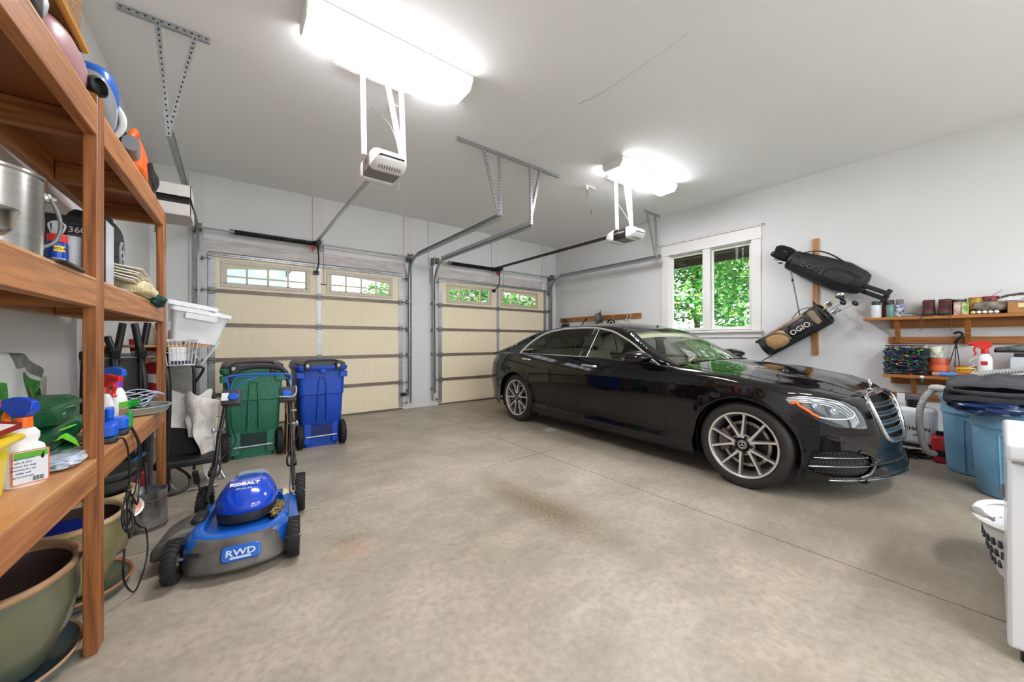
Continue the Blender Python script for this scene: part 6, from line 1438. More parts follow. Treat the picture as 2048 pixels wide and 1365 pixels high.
# ---------------- wheeled bins ----------------
def bin_(label, x0, x1, y, mbody, group='wheeled bins by the left door'):
    cx = (x0+x1)/2; w = (x1-x0)/2
    t = thing('wheeled_bin', label, 'trash bin', (cx, y, 0))
    D_ = .62
    g = G()
    def sec(z, hw, y0, y1, r=.05, n=5):
        o = []
        for qx, qy, a0 in ((hw-r, y1-r, 0), (-hw+r, y1-r, 90), (-hw+r, y0+r, 180), (hw-r, y0+r, 270)):
            for j in range(n+1): a = R(a0+90*j/n); o.append(V((qx+r*cos(a), qy+r*sin(a), z)))
        return o
    g.rings([sec(.24, w*.80, .02, D_*.82), sec(.27, w*.84, -.0, D_*.86), sec(.60, w*.89, -.02, D_*.93), sec(.605, w*.92, -.03, D_*.94), sec(.90, w*.95, -.04, D_)])
    obj('body', g, mbody, t, smooth=40, bev=.006)
    g = G(); g.rings([sec(.0, w*.66, .03, D_*.7, .03), sec(.25, w*.68, .02, D_*.78, .03)]); g.rbox(-w*.72, -w*.40, .0, .06, .04, .27, r=.015); g.rbox(w*.40, w*.72, .0, .06, .04, .27, r=.015); obj('foot', g, mbody, t, bev=.004)
    g = G(); g.bx(-w*.40, w*.40, .008, .016, .12, .25); obj('foot_recess', g, mat(mbody.name+'_shade', '0d2f2a' if 'green' in mbody.name else '0a2260', .6), t)
    g = G(); g.cyl((-w*.62, -.01, .125), (w*.62, -.01, .125), .009, n=10); obj('steel_bar', g, m_galv, t)
    # raised centre rib and side ribs
    g = G()
    for pts in ([(-.05, .30), (-.038, .74), (-.025, .80), (.025, .80), (.038, .74), (.05, .30)],):
        g.tube([(x, -.028-.012*(z-.3)/.5, z) for x, z in pts], .010, n=8, flat=(1, .8))
    obj('center_rib', g, mbody, t, smooth=60)
    for s_ in (-1, 1):
        g = G(); g.rbox(s_*w*.86-.045, s_*w*.86+.045, -.055, -.0, .80, .87, r=.012); obj('upper_lug', g, mbody, t, bev=.006)
    g = G(); g.rings([sec(.88, w*1.0, -.07, D_+.01), sec(.905, w*1.03, -.085, D_+.03), sec(.935, w*1.03, -.085, D_+.03), sec(.94, w*.97, -.06, D_)]); obj('rim', g, mbody, t, bev=.004)
    if 'blue' in mbody.name: g = G(); g.rbox(-.03, .03, -.10, -.07, .86, .90, r=.008); obj('latch_lug', g, mbody, t, bev=.003)
    m_lid = cm('bin_lid_grey', '37393b', .5)
    g = G(); g.rings([sec(.935, w*1.0, -.04, D_+.02), sec(.965, w*.99, -.03, D_), sec(.985, w*.9, .04, D_*.9), sec(.99, w*.6, .12, D_*.7)]); obj('lid', g, m_lid, t, smooth=50)
    g = G(); g.tube([(-w*.62, -.06, .955), (-w*.55, -.02, .995), (w*.55, -.02, .995), (w*.62, -.06, .955)], .010, n=8, sub=4); obj('lid_handle', g, m_blk, t, smooth=60)
    for s_ in (-1, 1):
        g = G(); g.rbox(s_*w*.62-.032, s_*w*.62+.032, -.105, -.03, .895, .975, r=.01); h = obj('hinge', g, m_blk, t, bev=.004)
        g = G(); g.rbox(s_*w*.62-.016, s_*w*.62+.016, -.112, -.104, .925, .96, r=.004); obj('hinge_insert', g, cm('hinge_light', 'b7b9ba', .4), h)
    for s_ in (-1, 1):
        wp = bpy.data.objects.new('wheel', None); COL.objects.link(wp); wp.parent = t; wp.location = (s_*w*.86, .03, .14); _WM[wp.name] = _WM[t.name]
        g = G(); n = 40
        pr = [(.06, -.028), (.125, -.030), (.138, -.022), (.140, 0), (.138, .022), (.125, .030), (.06, .028)]
        g.rings([[V((q, r*cos(2*pi*k/n), r*sin(2*pi*k/n))) for k in range(n)] for r, q in pr], cap=(1, 1)); obj('tyre', g, m_rub, wp, smooth=50)
        g = G(); [g.bar((-.024, .139*cos(2*pi*k/24), .139*sin(2*pi*k/24)), (.024, .139*cos(2*pi*(k+.3)/24), .139*sin(2*pi*(k+.3)/24)), .012, .006, (0, cos(2*pi*k/24), sin(2*pi*k/24))) for k in range(24)]; obj('tread', g, m_blk2, wp)
        g = G(); g.cyl((-.034, 0, 0), (.034, 0, 0), .05, n=20); obj('hub', g, m_blk, wp)
    return t
bin_('green wheeled bin with dark lid behind the lawn mower', -.075, .465, 4.70, mat('bin_green', '2f7a5e', .5, col2='27684f', vs=40))
bin_('blue wheeled bin with dark lid right of the green bin', .585, 1.10, 4.72, mat('bin_blue', '0b49b8', .45, col2='0a3fa2', vs=40))
m_card = mat('brown_cardboard', '8a6a50', .85, var=.15, vs=8)
for i, (x, y, h, lab) in enumerate(((.475, 4.62, .62, 'brown cardboard sheet nearest the green bin'), (.505, 4.66, .66, 'brown cardboard sheet in the middle of the flattened pack'), (.535, 4.70, .58, 'brown cardboard sheet nearest the blue bin'))):
    t = thing('cardboard_sheet', lab, 'cardboard', (x, y, 0), R(-4+2*i), 'flattened cardboard between the bins', rot=(0, R(1.5), R(-4+2*i)))
    g = G(); g.bx(0, .012, -.02, .55, 0, h); obj('panel', g, m_card, t, bev=.002); g = G(); g.bx(-.012, .0, -.06, .30, h-.17, h-.005); obj('flap', g, m_card, t, bev=.002)

# ---------------- lawn mower ----------------
MW = thing('lawn_mower', 'blue and grey push lawn mower standing in front of the bins', 'lawn mower', (.085, 2.79, 0), R(-9.6))
m_mb = mat('mower_blue', '1560c0', .3, coat=.4, var=.15, vs=8)
m_mb2 = cm('mower_cover_blue', '0d45c4', .15, coat=.8)
m_mg = mat('mower_dusty_grey', '6b665f', .6, col2='3f3c38', vs=7, bump=.1, bs=60)
m_md = mat('mower_dark', '26272a', .5, var=.3, vs=20)
def mring(z, k=1, fx=0, kx=None):
    """deck outline (y negative = front)"""
    base = [(-.235, -.30), (-.16, -.375), (0, -.40), (.16, -.375), (.235, -.30), (.262, -.12), (.262, .12), (.225, .28), (.14, .33), (-.14, .33), (-.225, .28), (-.262, .12), (-.262, -.12)]
    return [V((x*k, y*k+fx, z)) for x, y in base]
def smr(z, k, fx=0): return [V((p.x, p.y, z)) for p in spline([(q.x, q.y, 0) for q in mring(0, k, fx)], 5, True)]
g = G(); g.rings([smr(.055, 1.0), smr(.10, 1.0), smr(.145, .97), smr(.175, .90), smr(.19, .80), smr(.185, .70), smr(.15, .66)], cap=(0, 1)); obj('deck', g, m_mb, MW, smooth=45)
# grey front skirt
g = G()
for_ = [(-.245, -.27), (-.19, -.375), (-.08, -.42), (.08, -.42), (.19, -.375), (.245, -.27)]
sp_ = spline([(x, y, 0) for x, y in for_], 6)
g.rings([[V((p.x, p.y-.012, .045)) for p in sp_]+[V((p.x*.9, p.y*.9+.02, .045)) for p in sp_[::-1]], [V((p.x, p.y-.02, .06)) for p in sp_]+[V((p.x*.9, p.y*.9+.02, .06)) for p in sp_[::-1]], [V((p.x*.96, p.y*.93, .150)) for p in sp_]+[V((p.x*.86, p.y*.80, .150)) for p in sp_[::-1]], [V((p.x*.88, p.y*.84, .182)) for p in sp_]+[V((p.x*.84, p.y*.78, .17)) for p in sp_[::-1]]]); obj('front_skirt', g, m_mg, MW, smooth=50, bev=.004)
M_ = place(V((.03, -.412, .118)), (1, 0, 0), (0, -.86, .52))
g = G(); g.T = M_; g.rbox(-.085, .085, -.035, .040, -.01, .010, r=.02); obj('badge_plate', g, m_mb, MW, bev=.003)
text('lettering', 'RWD', .042, place(V((.03, -.423, .127)), (1, 0, 0), (0, -.86, .52)), cm('badge_pale', 'c6d6ea', .4), MW, sx=1.3, bold=.001)
g = G(); g.T = place(V((.03, -.431, .106)), (1, 0, 0), (0, -.86, .52)); g.bx(-.045, .045, -.005, .005, -.001, .001); obj('badge_line', g, cm('badge_pale', 'c6d6ea', .4), MW)
g = G(); g.T = place(V((-.175, -.372, .135)), (1, -.4, 0), (-.3, -.8, .5)); g.rbox(-.035, .035, -.010, .010, 0, .004, r=.003); obj('side_badge', g, m_md, MW)
# dark motor well and dome
def er(z, rx, ry, cy=0, n=40, e=2.4): return [V((math.copysign(abs(cos(2*pi*k/n))**(2/e), cos(2*pi*k/n))*rx, cy+math.copysign(abs(sin(2*pi*k/n))**(2/e), sin(2*pi*k/n))*ry, z)) for k in range(n)]
g = G(); g.rings([er(.17, .148, .18, .02), er(.20, .15, .18, .02), er(.235, .145, .17, .02)]); obj('motor_base', g, m_md, MW, smooth=50)
g = G(); g.rings([er(.225, .150, .185, .02), er(.243, .155, .19, .02), er(.275, .150, .182, .025), er(.31, .132, .160, .04), er(.338, .110, .138, .055), er(.354, .09, .115, .065), er(.359, .045, .06, .065)]); obj('motor_cover', g, m_mb2, MW, smooth=70)
g = G(); g.rings([[V((p.x*.80, p.y, p.z+.003)) for p in er(.30, .155, .12, -.055)], [V((p.x*.8, p.y, p.z+.003)) for p in er(.305, .15, .115, -.05)]]) if 0 else None
g = G(); g.rbox(-.11, .11, .10, .25, .25, .355, r=.04, tx=.75); obj('rear_housing', g, mat('mower_silver', '9aa4b0', .35, .3), MW, bev=.01)
text('lettering', 'KOBALT', .031, place(V((-.005, -.050, .358)), (1, 0, 0), (0, -.42, .90)), cm('badge_white', 'eef2f6', .4), MW, sx=1.25, bold=.0015, ext=.003)
text('lettering', 'BRUSHLESS', .013, place(V((-.005, -.082, .341)), (1, 0, 0), (0, -.42, .90)), cm('badge_pale', 'c6d6ea', .4), MW, sx=1.25, ext=.003)
g = G(); g.rings([er(.350, .10, .05, -.10), er(.3505, .09, .042, -.10)]) if 0 else None
g = G(); random.seed(9); lump(g, (.165, -.05, .178), (.045, .11, .016), .35, 6, 5); obj('dry_clippings', g, mat('dry_grass', '9c8c5c', .95, col2='55492c', vs=60), MW, smooth=60)['kind'] = 'stuff'
g = G(); g.T = place(V((.195, .18, .192)), (1, 0, 0), (0, -.2, 1)); g.rbox(-.022, .022, -.04, .04, 0, .003, r=.005); obj('warning_sticker', g, cm('sticker_cream', 'e4d49a', .5), MW)
# side discharge chute (picture left)
g = G(); rs = []
for t_, (cx_, cy_, w_, h_) in enumerate(((-.21, -.03, .12, .10), (-.27, -.04, .14, .11), (-.33, -.06, .15, .085), (-.385, -.08, .15, .05))):
    rs.append([V((cx_, cy_-w_, .07)), V((cx_, cy_+w_, .07)), V((cx_, cy_+w_*.9, .08+h_)), V((cx_, cy_-w_*.9, .08+h_))])
g.rings(rs); obj('side_chute', g, m_mg, MW, bev=.015, seg=3, smooth=50)
g = G(); g.rbox(-.25, -.19, -.10, .05, .17, .21, r=.02); obj('chute_hinge', g, m_md, MW, bev=.006)
def mwheel(x, y, r, w):
    wp = bpy.data.objects.new('wheel', None); COL.objects.link(wp); wp.parent = MW; wp.location = (x, y, r); _WM[wp.name] = _WM[MW.name]
    n = 48; g = G(); pr = [(r*.66, -w/2), (r*.92, -w/2), (r*.97, -w*.4), (r*.975, 0), (r*.97, w*.4), (r*.92, w/2), (r*.66, w/2), (r*.64, 0)]
    g.rings([[V((q, rr*cos(2*pi*k/n), rr*sin(2*pi*k/n))) for k in range(n)] for rr, q in pr], cap=(0, 0), loop=True); obj('tyre', g, m_rub, wp, smooth=50)
    g = G()
    for k in range(26):
        a = 2*pi*k/26; b = a+.12
        for s_ in (-1, 1):
            p0 = V((0, r*.985*cos(a), r*.985*sin(a))); p1 = V((s_*w*.5, r*.965*cos(b), r*.965*sin(b))); g.bar(p0, p1, r*.075, r*.05, (0, cos(a), sin(a)))
    obj('tread_lug', g, m_rub, wp)
    g = G(); g.cyl((-w*.35, 0, 0), (w*.35, 0, 0), r*.22, n=18); 
    for k in range(6): a = 2*pi*k/6; g.bar((0, 0, 0), (0, r*.66*cos(a), r*.66*sin(a)), w*.4, r*.10, (0, -sin(a), cos(a)))
    obj('hub', g, mat('dusty_hub', '4a4742', .6), wp, bev=.002)
    g = G(); g.cyl((-w*.7, 0, 0), (w*.7, 0, 0), .008, n=10); obj('axle', g, m_galvd, wp)
for x in (-.262, .262): mwheel(x, -.32, .105, .055)
for x in (-.272, .272): mwheel(x, .315, .13, .055)
# brackets and height lever
for s_ in (-1, 1):
    g = G(); g.bar((s_*.215, -.31, .12), (s_*.24, -.24, .10), .02, .04); g.tube([(s_*.235, -.36, .10), (s_*.255, -.38, .12), (s_*.262, -.36, .14)], .008, n=6, sub=3); obj('axle_bracket', g, m_galvd, MW, bev=.002)
g = G(); g.bar((.232, -.30, .12), (.215, .26, .40), .006, .016); obj('linkage_rod', g, m_blk, MW)
g = G(); g.bar((-.27, .30, .16), (-.285, .20, .34), .006, .012); g.cyl((-.285, .20, .33), (-.29, .17, .41), .017, .015, 12); obj('height_lever', g, m_blk, MW)
# handle
hp_ = {}
for s_ in (-1, 1):
    g = G(); pts = [(s_*.235, .20, .22), (s_*.225, .30, .34), (s_*.215, .33, .44), (s_*.212, .37, .54), (s_*.195, .46, .74), (s_*.182, .54, .92)]
    g.tube(pts, .0125, n=10, sub=5); obj('handle_tube', g, m_tubeb, MW, smooth=60)
    g = G(); g.bar((s_*.235, .18, .20), (s_*.222, .30, .37), .012, .06, (0, -.8, .5)); g.cyl((s_*.21, .29, .35), (s_*.25, .29, .35), .022, n=12); obj('handle_bracket', g, m_blk, MW, bev=.003)
    g = G(); [g.cyl((s_*.215-.022, .40+.04*k, .61+.09*k), (s_*.215+.026, .40+.04*k, .61+.09*k), .008, n=8) for k in (0, 1)]; g.sph((s_*.245, .40, .61), (.012, .015, .02), 8, 6); obj('clamp_bolt', g, m_galv, MW)
g = G(); g.tube([(-.182, .54, .92), (-.17, .57, .965), (-.12, .60, 1.01), (0, .61, 1.025), (.12, .60, 1.01), (.17, .57, .965), (.182, .54, .92)], .018, n=10, sub=6); obj('grip_bar', g, mat('foam_grip', '2c2a2a', .85), MW, smooth=60)
g = G(); g.tube([(-.205, .53, .93), (-.18, .53, .965), (0, .54, .975), (.18, .53, .965), (.205, .53, .93)], .006, n=8, sub=5); obj('blue_bail', g, cm('bail_blue', '2a6cc8', .35), MW, smooth=60)
for s_, nm in ((-1, 'switch_box'), (1, 'speed_box')):
    t_ = G(); t_.T = MX.Translation((s_*.185+(.03 if s_ < 0 else 0), .47, .815)) @ MX.Rotation(R(-24), 4, 'X'); t_.rbox(-.055, .055, -.035, .025, -.055, .055, r=.015); bxo = obj(nm, t_, cm('switch_box_grey', '3e3e40', .5), MW, bev=.006)
    t_ = G(); t_.T = MX.Translation((s_*.185+(.045 if s_ < 0 else -.005), .435, .828)) @ MX.Rotation(R(66), 4, 'X'); t_.lathe([(.026, -.01), (.026, .01), (.02, .016), (.001, .017)], n=20, sx=1.2); obj('blue_button', t_, cm('button_blue', '1e5ac8', .35), bxo)
    if s_ < 0: t_ = G(); t_.T = MX.Translation((s_*.185-.0, .4285, .825)) @ MX.Rotation(R(-24), 4, 'X'); t_.bx(-.022, .018, -.0005, .0005, -.02, .035); obj('white_sticker', t_, m_wht, bxo)
    else: t_ = G(); t_.T = MX.Translation((s_*.185, .47, .82)) @ MX.Rotation(R(-24), 4, 'X'); t_.tube([(-.05, -.045, -.03), (.03, -.05, -.035), (.055, -.045, 0), (.05, -.045, .05)], .007, n=6, sub=4); obj('silver_edge', t_, m_galv, bxo)
m_bc = cm('cable_blue', '1e6ad0', .4)
g = G()
for a, b, c_ in (((-.16, .47, .86), (-.14, .50, .95), (.0, .52, .955)), ((-.15, .47, .86), (-.10, .49, .92), (-.02, .52, .95)), ((.205, .48, .87), (.16, .52, .95), (0, .53, .965)), ((-.17, .47, .86), (-.185, .50, .93), (-.19, .52, .95)), ((.21, .48, .87), (.19, .51, .90), (.20, .52, .94))): g.tube([a, b, c_], .0035, n=6, sub=5)
obj('blue_cable', g, m_bc, MW, smooth=60)
g = G(); g.tube([(-.16, .45, .76), (-.15, .42, .64), (-.12, .38, .52), (-.18, .34, .44), (-.22, .28, .38)], .004, n=6, sub=6); obj('black_cable', g, m_blk, MW, smooth=60)
g = G(); g.tube([(.21, .46, .74), (.215, .44, .66), (.25, .42, .58), (.25, .39, .52), (.225, .36, .46), (.215, .31, .36)], .0035, n=6, sub=6); obj('black_cable', g, m_blk, MW, smooth=60)
for s_ in (-1, 1): g = G(); g.tube([(s_*.215, .34, .44), (s_*.235, .33, .40), (s_*.235, .28, .36), (s_*.20, .27, .34), (s_*.19, .31, .38), (s_*.21, .34, .42)], .007, n=6, sub=5); obj('fold_latch', g, m_blk, MW, smooth=60)
# ---------------- coat rail on the right wall ----------------
m_rail = wood('pine_rail', 'b07a46', '8a5828', (14, 1, 14))
t = thing('coat_rail', 'long wooden peg rail on the window wall above the car', 'coat rack', (XR-.012, 5.16, 1.71))
g = G(); g.bx(-.012, .012, -1.08, 1.09, -.05, .05); obj('board', g, m_rail, t, bev=.003)
for i in range(9): g = G(); g.cyl((-.012, -.95+i*.24, 0), (-.06, -.95+i*.24, .015), .009, n=8); obj('peg', g, m_rail, t)
t = thing('apron', 'black garment with twin straps hanging at the left end of the peg rail', 'garment', (XR-.05, 6.06, 1.35))
g = G(); sheet(g, lambda u, v: (-.02*sin(pi*u), -.19+.38*u+(.10*(1-2*u))*v**3, .26*v), 14, 12, .012, 8, 1); obj('fabric', g, cm('apron_black', '121214', .9), t, solid=.006, smooth=60)
for y in (-.10, -.03, .03, .09): g = G(); g.tube([(0, y*1.0, .25), (-.02, y*.4, .38)], .008, n=6); obj('strap', g, m_blk2, t)
t = thing('webbing_strap', 'dark folded strap slung from the peg rail', 'strap', (XR-.05, 5.48, 1.52)); g = G(); g.tube([(0, .14, 0), (-.01, -.08, .20), (-.01, -.10, .20)], .012, n=6, flat=(1.6, .4)); obj('band', g, cm('strap_dark', '3b2b26', .8), t)
t = thing('cord_loop', 'yellow cord loop hanging beside the dark strap', 'cord', (XR-.06, 5.35, 1.52)); g = G(); g.tube([(0, .03, 0), (0, .02, .14), (-.01, 0, .185), (0, -.03, .14), (0, -.035, .05)], .006, n=6, sub=4); obj('loop', g, cm('cord_yellow', 'cfa53a', .6), t)
t = thing('brimmed_hat', 'khaki bucket hat hanging on the peg rail', 'hat', (XR-.10, 4.98, 1.60))
g = G(); m_hat = mat('khaki_felt', '7c776a', .9, var=.15, vs=20); g.lathe([(.001, -.13), (.07, -.125), (.09, -.10), (.098, -.02), (.10, .0), (.155, .012), (.158, .018), (.10, .010)], (0, 0, .12), 32, ax=(.62, -.75, .2)); obj('crown_and_brim', g, m_hat, t, smooth=50)
g = G(); g.lathe([(.0995, -.045), (.102, -.040), (.102, -.012), (.0995, -.008)], (0, 0, .12), 32, ax=(.62, -.75, .2)); obj('hat_band', g, cm('hat_band', '5a564c', .9), t)
t = thing('umbrella', 'dark furled stick poking out beneath the khaki hat', 'umbrella', (XR-.06, 5.08, 1.56)); g = G(); g.cyl((0, .14, 0), (0, -.12, .09), .012, n=8); obj('furled_cloth', g, m_blk2, t)
def hanger_thing(lab, y, m_, cat='clothes hanger'):
    t = thing('clothes_hanger', lab, cat, (XR-.07, y, 1.53))
    g = G(); g.tube([(0, .0, .19), (-.012, .015, .21), (0, .0, .225), (.008, -.018, .20), (0, 0, .13), (0, .0, .10)], .004, n=6, sub=4); obj('hook', g, m_chromeb, t)
    g = G(); g.tube([(0, 0, .10), (0, .17, .0), (0, -.17, .0)], .007, n=6, closed=True); obj('shoulders', g, m_, t); return t
hanger_thing('black hanger with a white ringed tag', 4.72, m_blk); hanger_thing('pale wooden hanger right of the black one', 4.38, cm('pale_wood', 'c9b08a', .6)); hanger_thing('cream plastic hanger at the right of the peg rail', 4.30, cm('cream_plastic', 'e0d8c4', .5))
t = thing('cream_garment', 'cream shirt shoulders hanging below the hat', 'garment', (XR-.09, 4.95, 1.30)); g = G(); sheet(g, lambda u, v: (-.03*sin(pi*u), -.22+.44*u, .25*v-.0+.05*v*sin(pi*u)), 16, 8, .015, 7, 2); obj('fabric', g, mat('cream_cloth', 'd8d0c2', .9), t, solid=.006, smooth=60)
t = thing('pale_garment', 'pale grey garment hanging right of the white ringed tag', 'garment', (XR-.085, 4.46, 1.30)); g = G(); sheet(g, lambda u, v: (-.03*sin(pi*u), -.14+.28*u, .27*v+.04*v*sin(pi*u)), 16, 8, .015, 7, 5); obj('fabric', g, mat('pale_cloth', 'c8c0b8', .9), t, solid=.006, smooth=60)
t = thing('swim_goggles', 'white ringed black cap hanging next to the khaki hat', 'cap', (XR-.13, 4.70, 1.57)); g = G(); g.sph((0, 0, .03), (.03, .10, .06)); obj('black_cap', g, m_blk2, t, smooth=60); g = G(); g.tube([(-.035, -.03+.05*cos(a), .01+.04*sin(a)) for a in [2*pi*k/18 for k in range(18)]], .007, n=6, closed=True); obj('white_ring', g, m_wht, t, smooth=60)

# ---------------- golf bags ----------------
m_gw = wood('golf_board_wood', 'c08a52', '9a6430', (14, 14, 1), rough=.4)
t = thing('bag_board', 'vertical wooden board screwed to the wall behind two golf bags', 'wooden board', (XR-.012, 1.443, 1.035))
g = G(); g.bx(-.018, .012, -.030, .030, 0, 1.56); obj('board', g, m_gw, t, bev=.003)
for z in (1.34, .69): g = G(); g.tube([(-.018, 0, z), (-.06, 0, z-.02), (-.10, 0, z), (-.10, 0, z+.025)], .008, n=8, sub=3); obj('hook', g, m_blk, t)
def gbag(a, b, label):
    """frame along a bag: local z runs from foot a to mouth b, local x out from the wall"""
    a, b = V(a), V(b); d = (b-a).normalized(); x = V((-1, 0, 0)); y = d.cross(x).normalized(); M = MX.Identity(4)
    for i in range(3): M[i][0] = x[i]; M[i][1] = y[i]; M[i][2] = d[i]; M[i][3] = a[i]
    t = bpy.data.objects.new('golf_bag', None); COL.objects.link(t); t.matrix_world = M; t.location = M.to_translation(); t.rotation_euler = M.to_euler(); _WM[t.name] = M
    tag(t, label, 'golf bag'); return t, (b-a).length
m_gb = mat('charcoal_nylon', '232325', .6, var=.25, vs=12, bump=.12, bs=40)
m_gt2 = mat('tan_nylon', 'b38d5f', .6, var=.2, vs=8, bump=.1, bs=40); m_gtd = mat('taupe_nylon', '8d7864', .6, var=.15, vs=10)
m_shaft = m_chromeb
def clubs(t, L, n, seed, heads=True, cover=False):
    random.seed(seed)
    for i in range(n):
        a = 2*pi*i/n; r = .065; x0, y0 = r*cos(a)*.8, r*sin(a); ln = random.uniform(.10, .17) if i % 3 else random.uniform(.20, .30)
        g = G(); g.cyl((x0*.8, y0*.8, L-.1), (x0, y0*1.1, L+ln), .005, n=6); tip = V((x0, y0*1.1, L+ln))
        o = obj('club_shaft', g, m_shaft, t)
        g = G(); ang = random.uniform(-1, 1)
        if i % 3: g.rings([[tip+V((.0, 0, -.02))+V((cos(ang), sin(ang), 0))*q*.9+V((-sin(ang), cos(ang), 0))*w+V((0, 0, zz)) for w, zz in ((-.005, -.012-.01*q*10), (.005, -.012-.01*q*10), (.004, .012+q*.35), (-.003, .012+q*.35))] for q in (-.008, .02, .05, .068)])
        else: g.sph(tip+V((.02, 0, 0)), (.05, .04, .028), 12, 8)
        obj('club_head', g, mat('club_steel', '8f8f92', .25, .9) if i % 3 else mat('driver_head', '1b1c1f', .2, coat=.6), o, smooth=50, bev=.002)
# upper bag
t, L = gbag((6.09, .93, 1.90), (6.09, 1.665, 2.325), 'upper golf bag, all black, head down to the left on the wall board')
g = G(); rs = []
for z, r, k in ((0, .075, 1), (.01, .105, 1), (.06, .115, 1.1), (.25, .128, 1.25), (.50, .125, 1.2), (.75, .112, 1.1), (L-.02, .115, 1.0), (L, .11, 1.0)):
    rs.append([V((max(-.10, r*cos(2*pi*q/32)), r*k*1.15*sin(2*pi*q/32), z)) for q in range(32)])
g.rings(rs); obj('bag_body', g, m_gb, t, smooth=50)
g = G(); lump(g, (.09, -.02, .30), (.045, .085, .20), .05, 4, 2, flat=.7); obj('side_pocket', g, m_gb, t, smooth=60)
g = G(); lump(g, (.085, .045, .62), (.035, .055, .14), .05, 4, 3, flat=.7); obj('top_pocket', g, m_gb, t, smooth=60)
text('lettering', 'OGIO', .085, place(V((.134, -.01, .58)), (0, 0, -1), (1, 0, 0)), mat('tone_on_tone', '08080a', .25), t, bold=.003)
g = G(); [g.tube([(.118*cos(q)+.008, .135*sin(q), z) for z in (.05, .2, .4, .6, .8)], .004, n=5, sub=3) for q in (-.9, -.35, .45, 1.0)]; g.tube([(.14, -.07, .12), (.145, 0, .08), (.14, .07, .14), (.142, .06, .36), (.14, -.06, .40)], .004, n=5, sub=4, closed=True); obj('seam_piping', g, m_blk2, t, smooth=60)
g = G(); g.tube([(.02, .12, L-.06), (.05, .20, .62), (.05, .20, .45), (.03, .15, .25), (.0, .13, .12)], .010, n=8, sub=5, flat=(2, .6)); obj('carry_strap', g, m_blk2, t, smooth=60)
g = G(); g.rings([[V((.115*cos(2*pi*q/28), .12*sin(2*pi*q/28), z)) for q in range(28)] for z in (L-.03, L+.015)], cap=(0, 0)); obj('mouth_ring', g, m_blk, t, smooth=50, solid=.012)
clubs(t, L, 6, 3)
for c_, r_ in (((.02, .085, L+.12), (.065, .06, .13)), ((.04, .01, L+.12), (.065, .065, .11))):
    g = G(); lump(g, c_, r_, .06, 3, 1, flat=.8); obj('head_cover', g, mat('cover_black', '0d0d0e', .95), t, smooth=60)
for y in (-.03, .035): g = G(); g.rbox(-.016+y, .026+y, -.075+y, -.025+y, -.24, .10, r=.01); g.rbox(-.02+y, .035+y, -.10+y, -.0+y, -.255, -.21, r=.01); obj('stand_frame', g, m_blk, t, bev=.003)
g = G(); g.rbox(-.02, .05, -.10, -.02, -.03, .02, r=.01); obj('stand_hinge', g, m_blk, t, bev=.003)
wp = lambda p: _WM[t.name].inverted() @ V(p)
g = G(); g.cyl(wp((6.05, 1.665, 2.18)), wp((6.16, 1.585, 1.50)), .009, n=8); obj('prop_leg', g, mat('grey_leg', '8f9094', .35, .6), t); g = G(); g.cyl(wp((6.068, 1.652, 2.06)), wp((6.072, 1.65, 2.03)), .014, n=8); obj('leg_clip', g, m_blk, t)
# lower bag
t, L = gbag((6.09, 1.975, 1.135), (6.09, 1.31, 1.575), 'lower golf bag, black and tan, head up to the right on the wall board')
g = G(); rs = []
for z, r, k in ((0, .09, 1), (.01, .115, 1), (.08, .118, 1.0), (.30, .118, 1.05), (.55, .115, 1.05), (L-.02, .12, 1.1), (L, .118, 1.1)):
    rs.append([V((max(-.11, r*cos(2*pi*q/32)), r*k*1.15*sin(2*pi*q/32), z)) for q in range(32)])
g.rings(rs); obj('bag_body', g, m_gb, t, smooth=50)
SG = -1      # upper side of this bag
g = G(); lump(g, (.075, .01, .20), (.068, .105, .15), .04, 3, 5, flat=.75); obj('tan_pocket', g, m_gt2, t, smooth=60)
g = G(); g.tube([(.10, -.10, .12), (.145, -.07, .25), (.148, 0, .33), (.11, .09, .34)], .008, n=6, sub=4); g.tube([(.06, -.115, .07), (.10, -.10, .18), (.09, -.11, .34), (.07, -.12, .5)], .012, n=6, sub=4); obj('taupe_piping', g, m_gtd, t, smooth=60)
g = G(); lump(g, (.03, -.09, .42), (.06, .045, .26), .06, 4, 7, flat=.7); obj('shoulder_panel', g, m_gtd, t, smooth=60)
g = G(); lump(g, (.08, -.01, L-.10), (.055, .10, .045), .04, 4, 8, flat=.6); g.bx(.12, .135, -.09, .09, L-.115, L-.085); obj('collar', g, m_gtd, t, smooth=60)
g = G(); lump(g, (.07, .01, .50), (.058, .095, .16), .05, 4, 9, flat=.65); obj('black_pocket', g, mat('glossy_nylon', '1a1b1e', .35, var=.2, vs=12, bump=.15, bs=30), t, smooth=60)
text('lettering', 'OGIO', .095, place(V((.134, .035, .50)), (0, 0, 1), (1, 0, 0)), cm('logo_bone', 'd8d0c4', .5), t, bold=.001)
text('lettering', 'OGIO', .080, place(V((.1345, .035, .50)), (0, 0, 1), (1, 0, 0)), mat('glossy_nylon', '1a1b1e', .35), t, bold=-.003) if 0 else None
g = G(); g.rings([[V((.125*cos(2*pi*q/28), .13*sin(2*pi*q/28), z)) for q in range(28)] for z in (-.02, .05)]); g.rbox(-.06, .08, -.125, -.09, -.05, .03, r=.01); obj('foot_cup', g, m_blk, t, smooth=50, bev=.004)
g = G(); g.rings([[V((.12*cos(2*pi*q/28), .13*sin(2*pi*q/28), z)) for q in range(28)] for z in (L-.02, L+.02)], cap=(0, 0)); obj('mouth_ring', g, m_blk, t, smooth=50, solid=.012)
g = G(); g.tube([(.02, -.12, L-.04), (.03, -.19, L-.16), (.02, -.15, L-.32)], .007, n=6, sub=5, flat=(2, .6)); obj('carry_strap', g, m_blk2, t, smooth=60)
for y in (-.03, .03): g = G(); g.cyl((y, .135, .02), (y, .14, L-.02), .008, n=8); obj('stand_leg', g, m_blk, t)
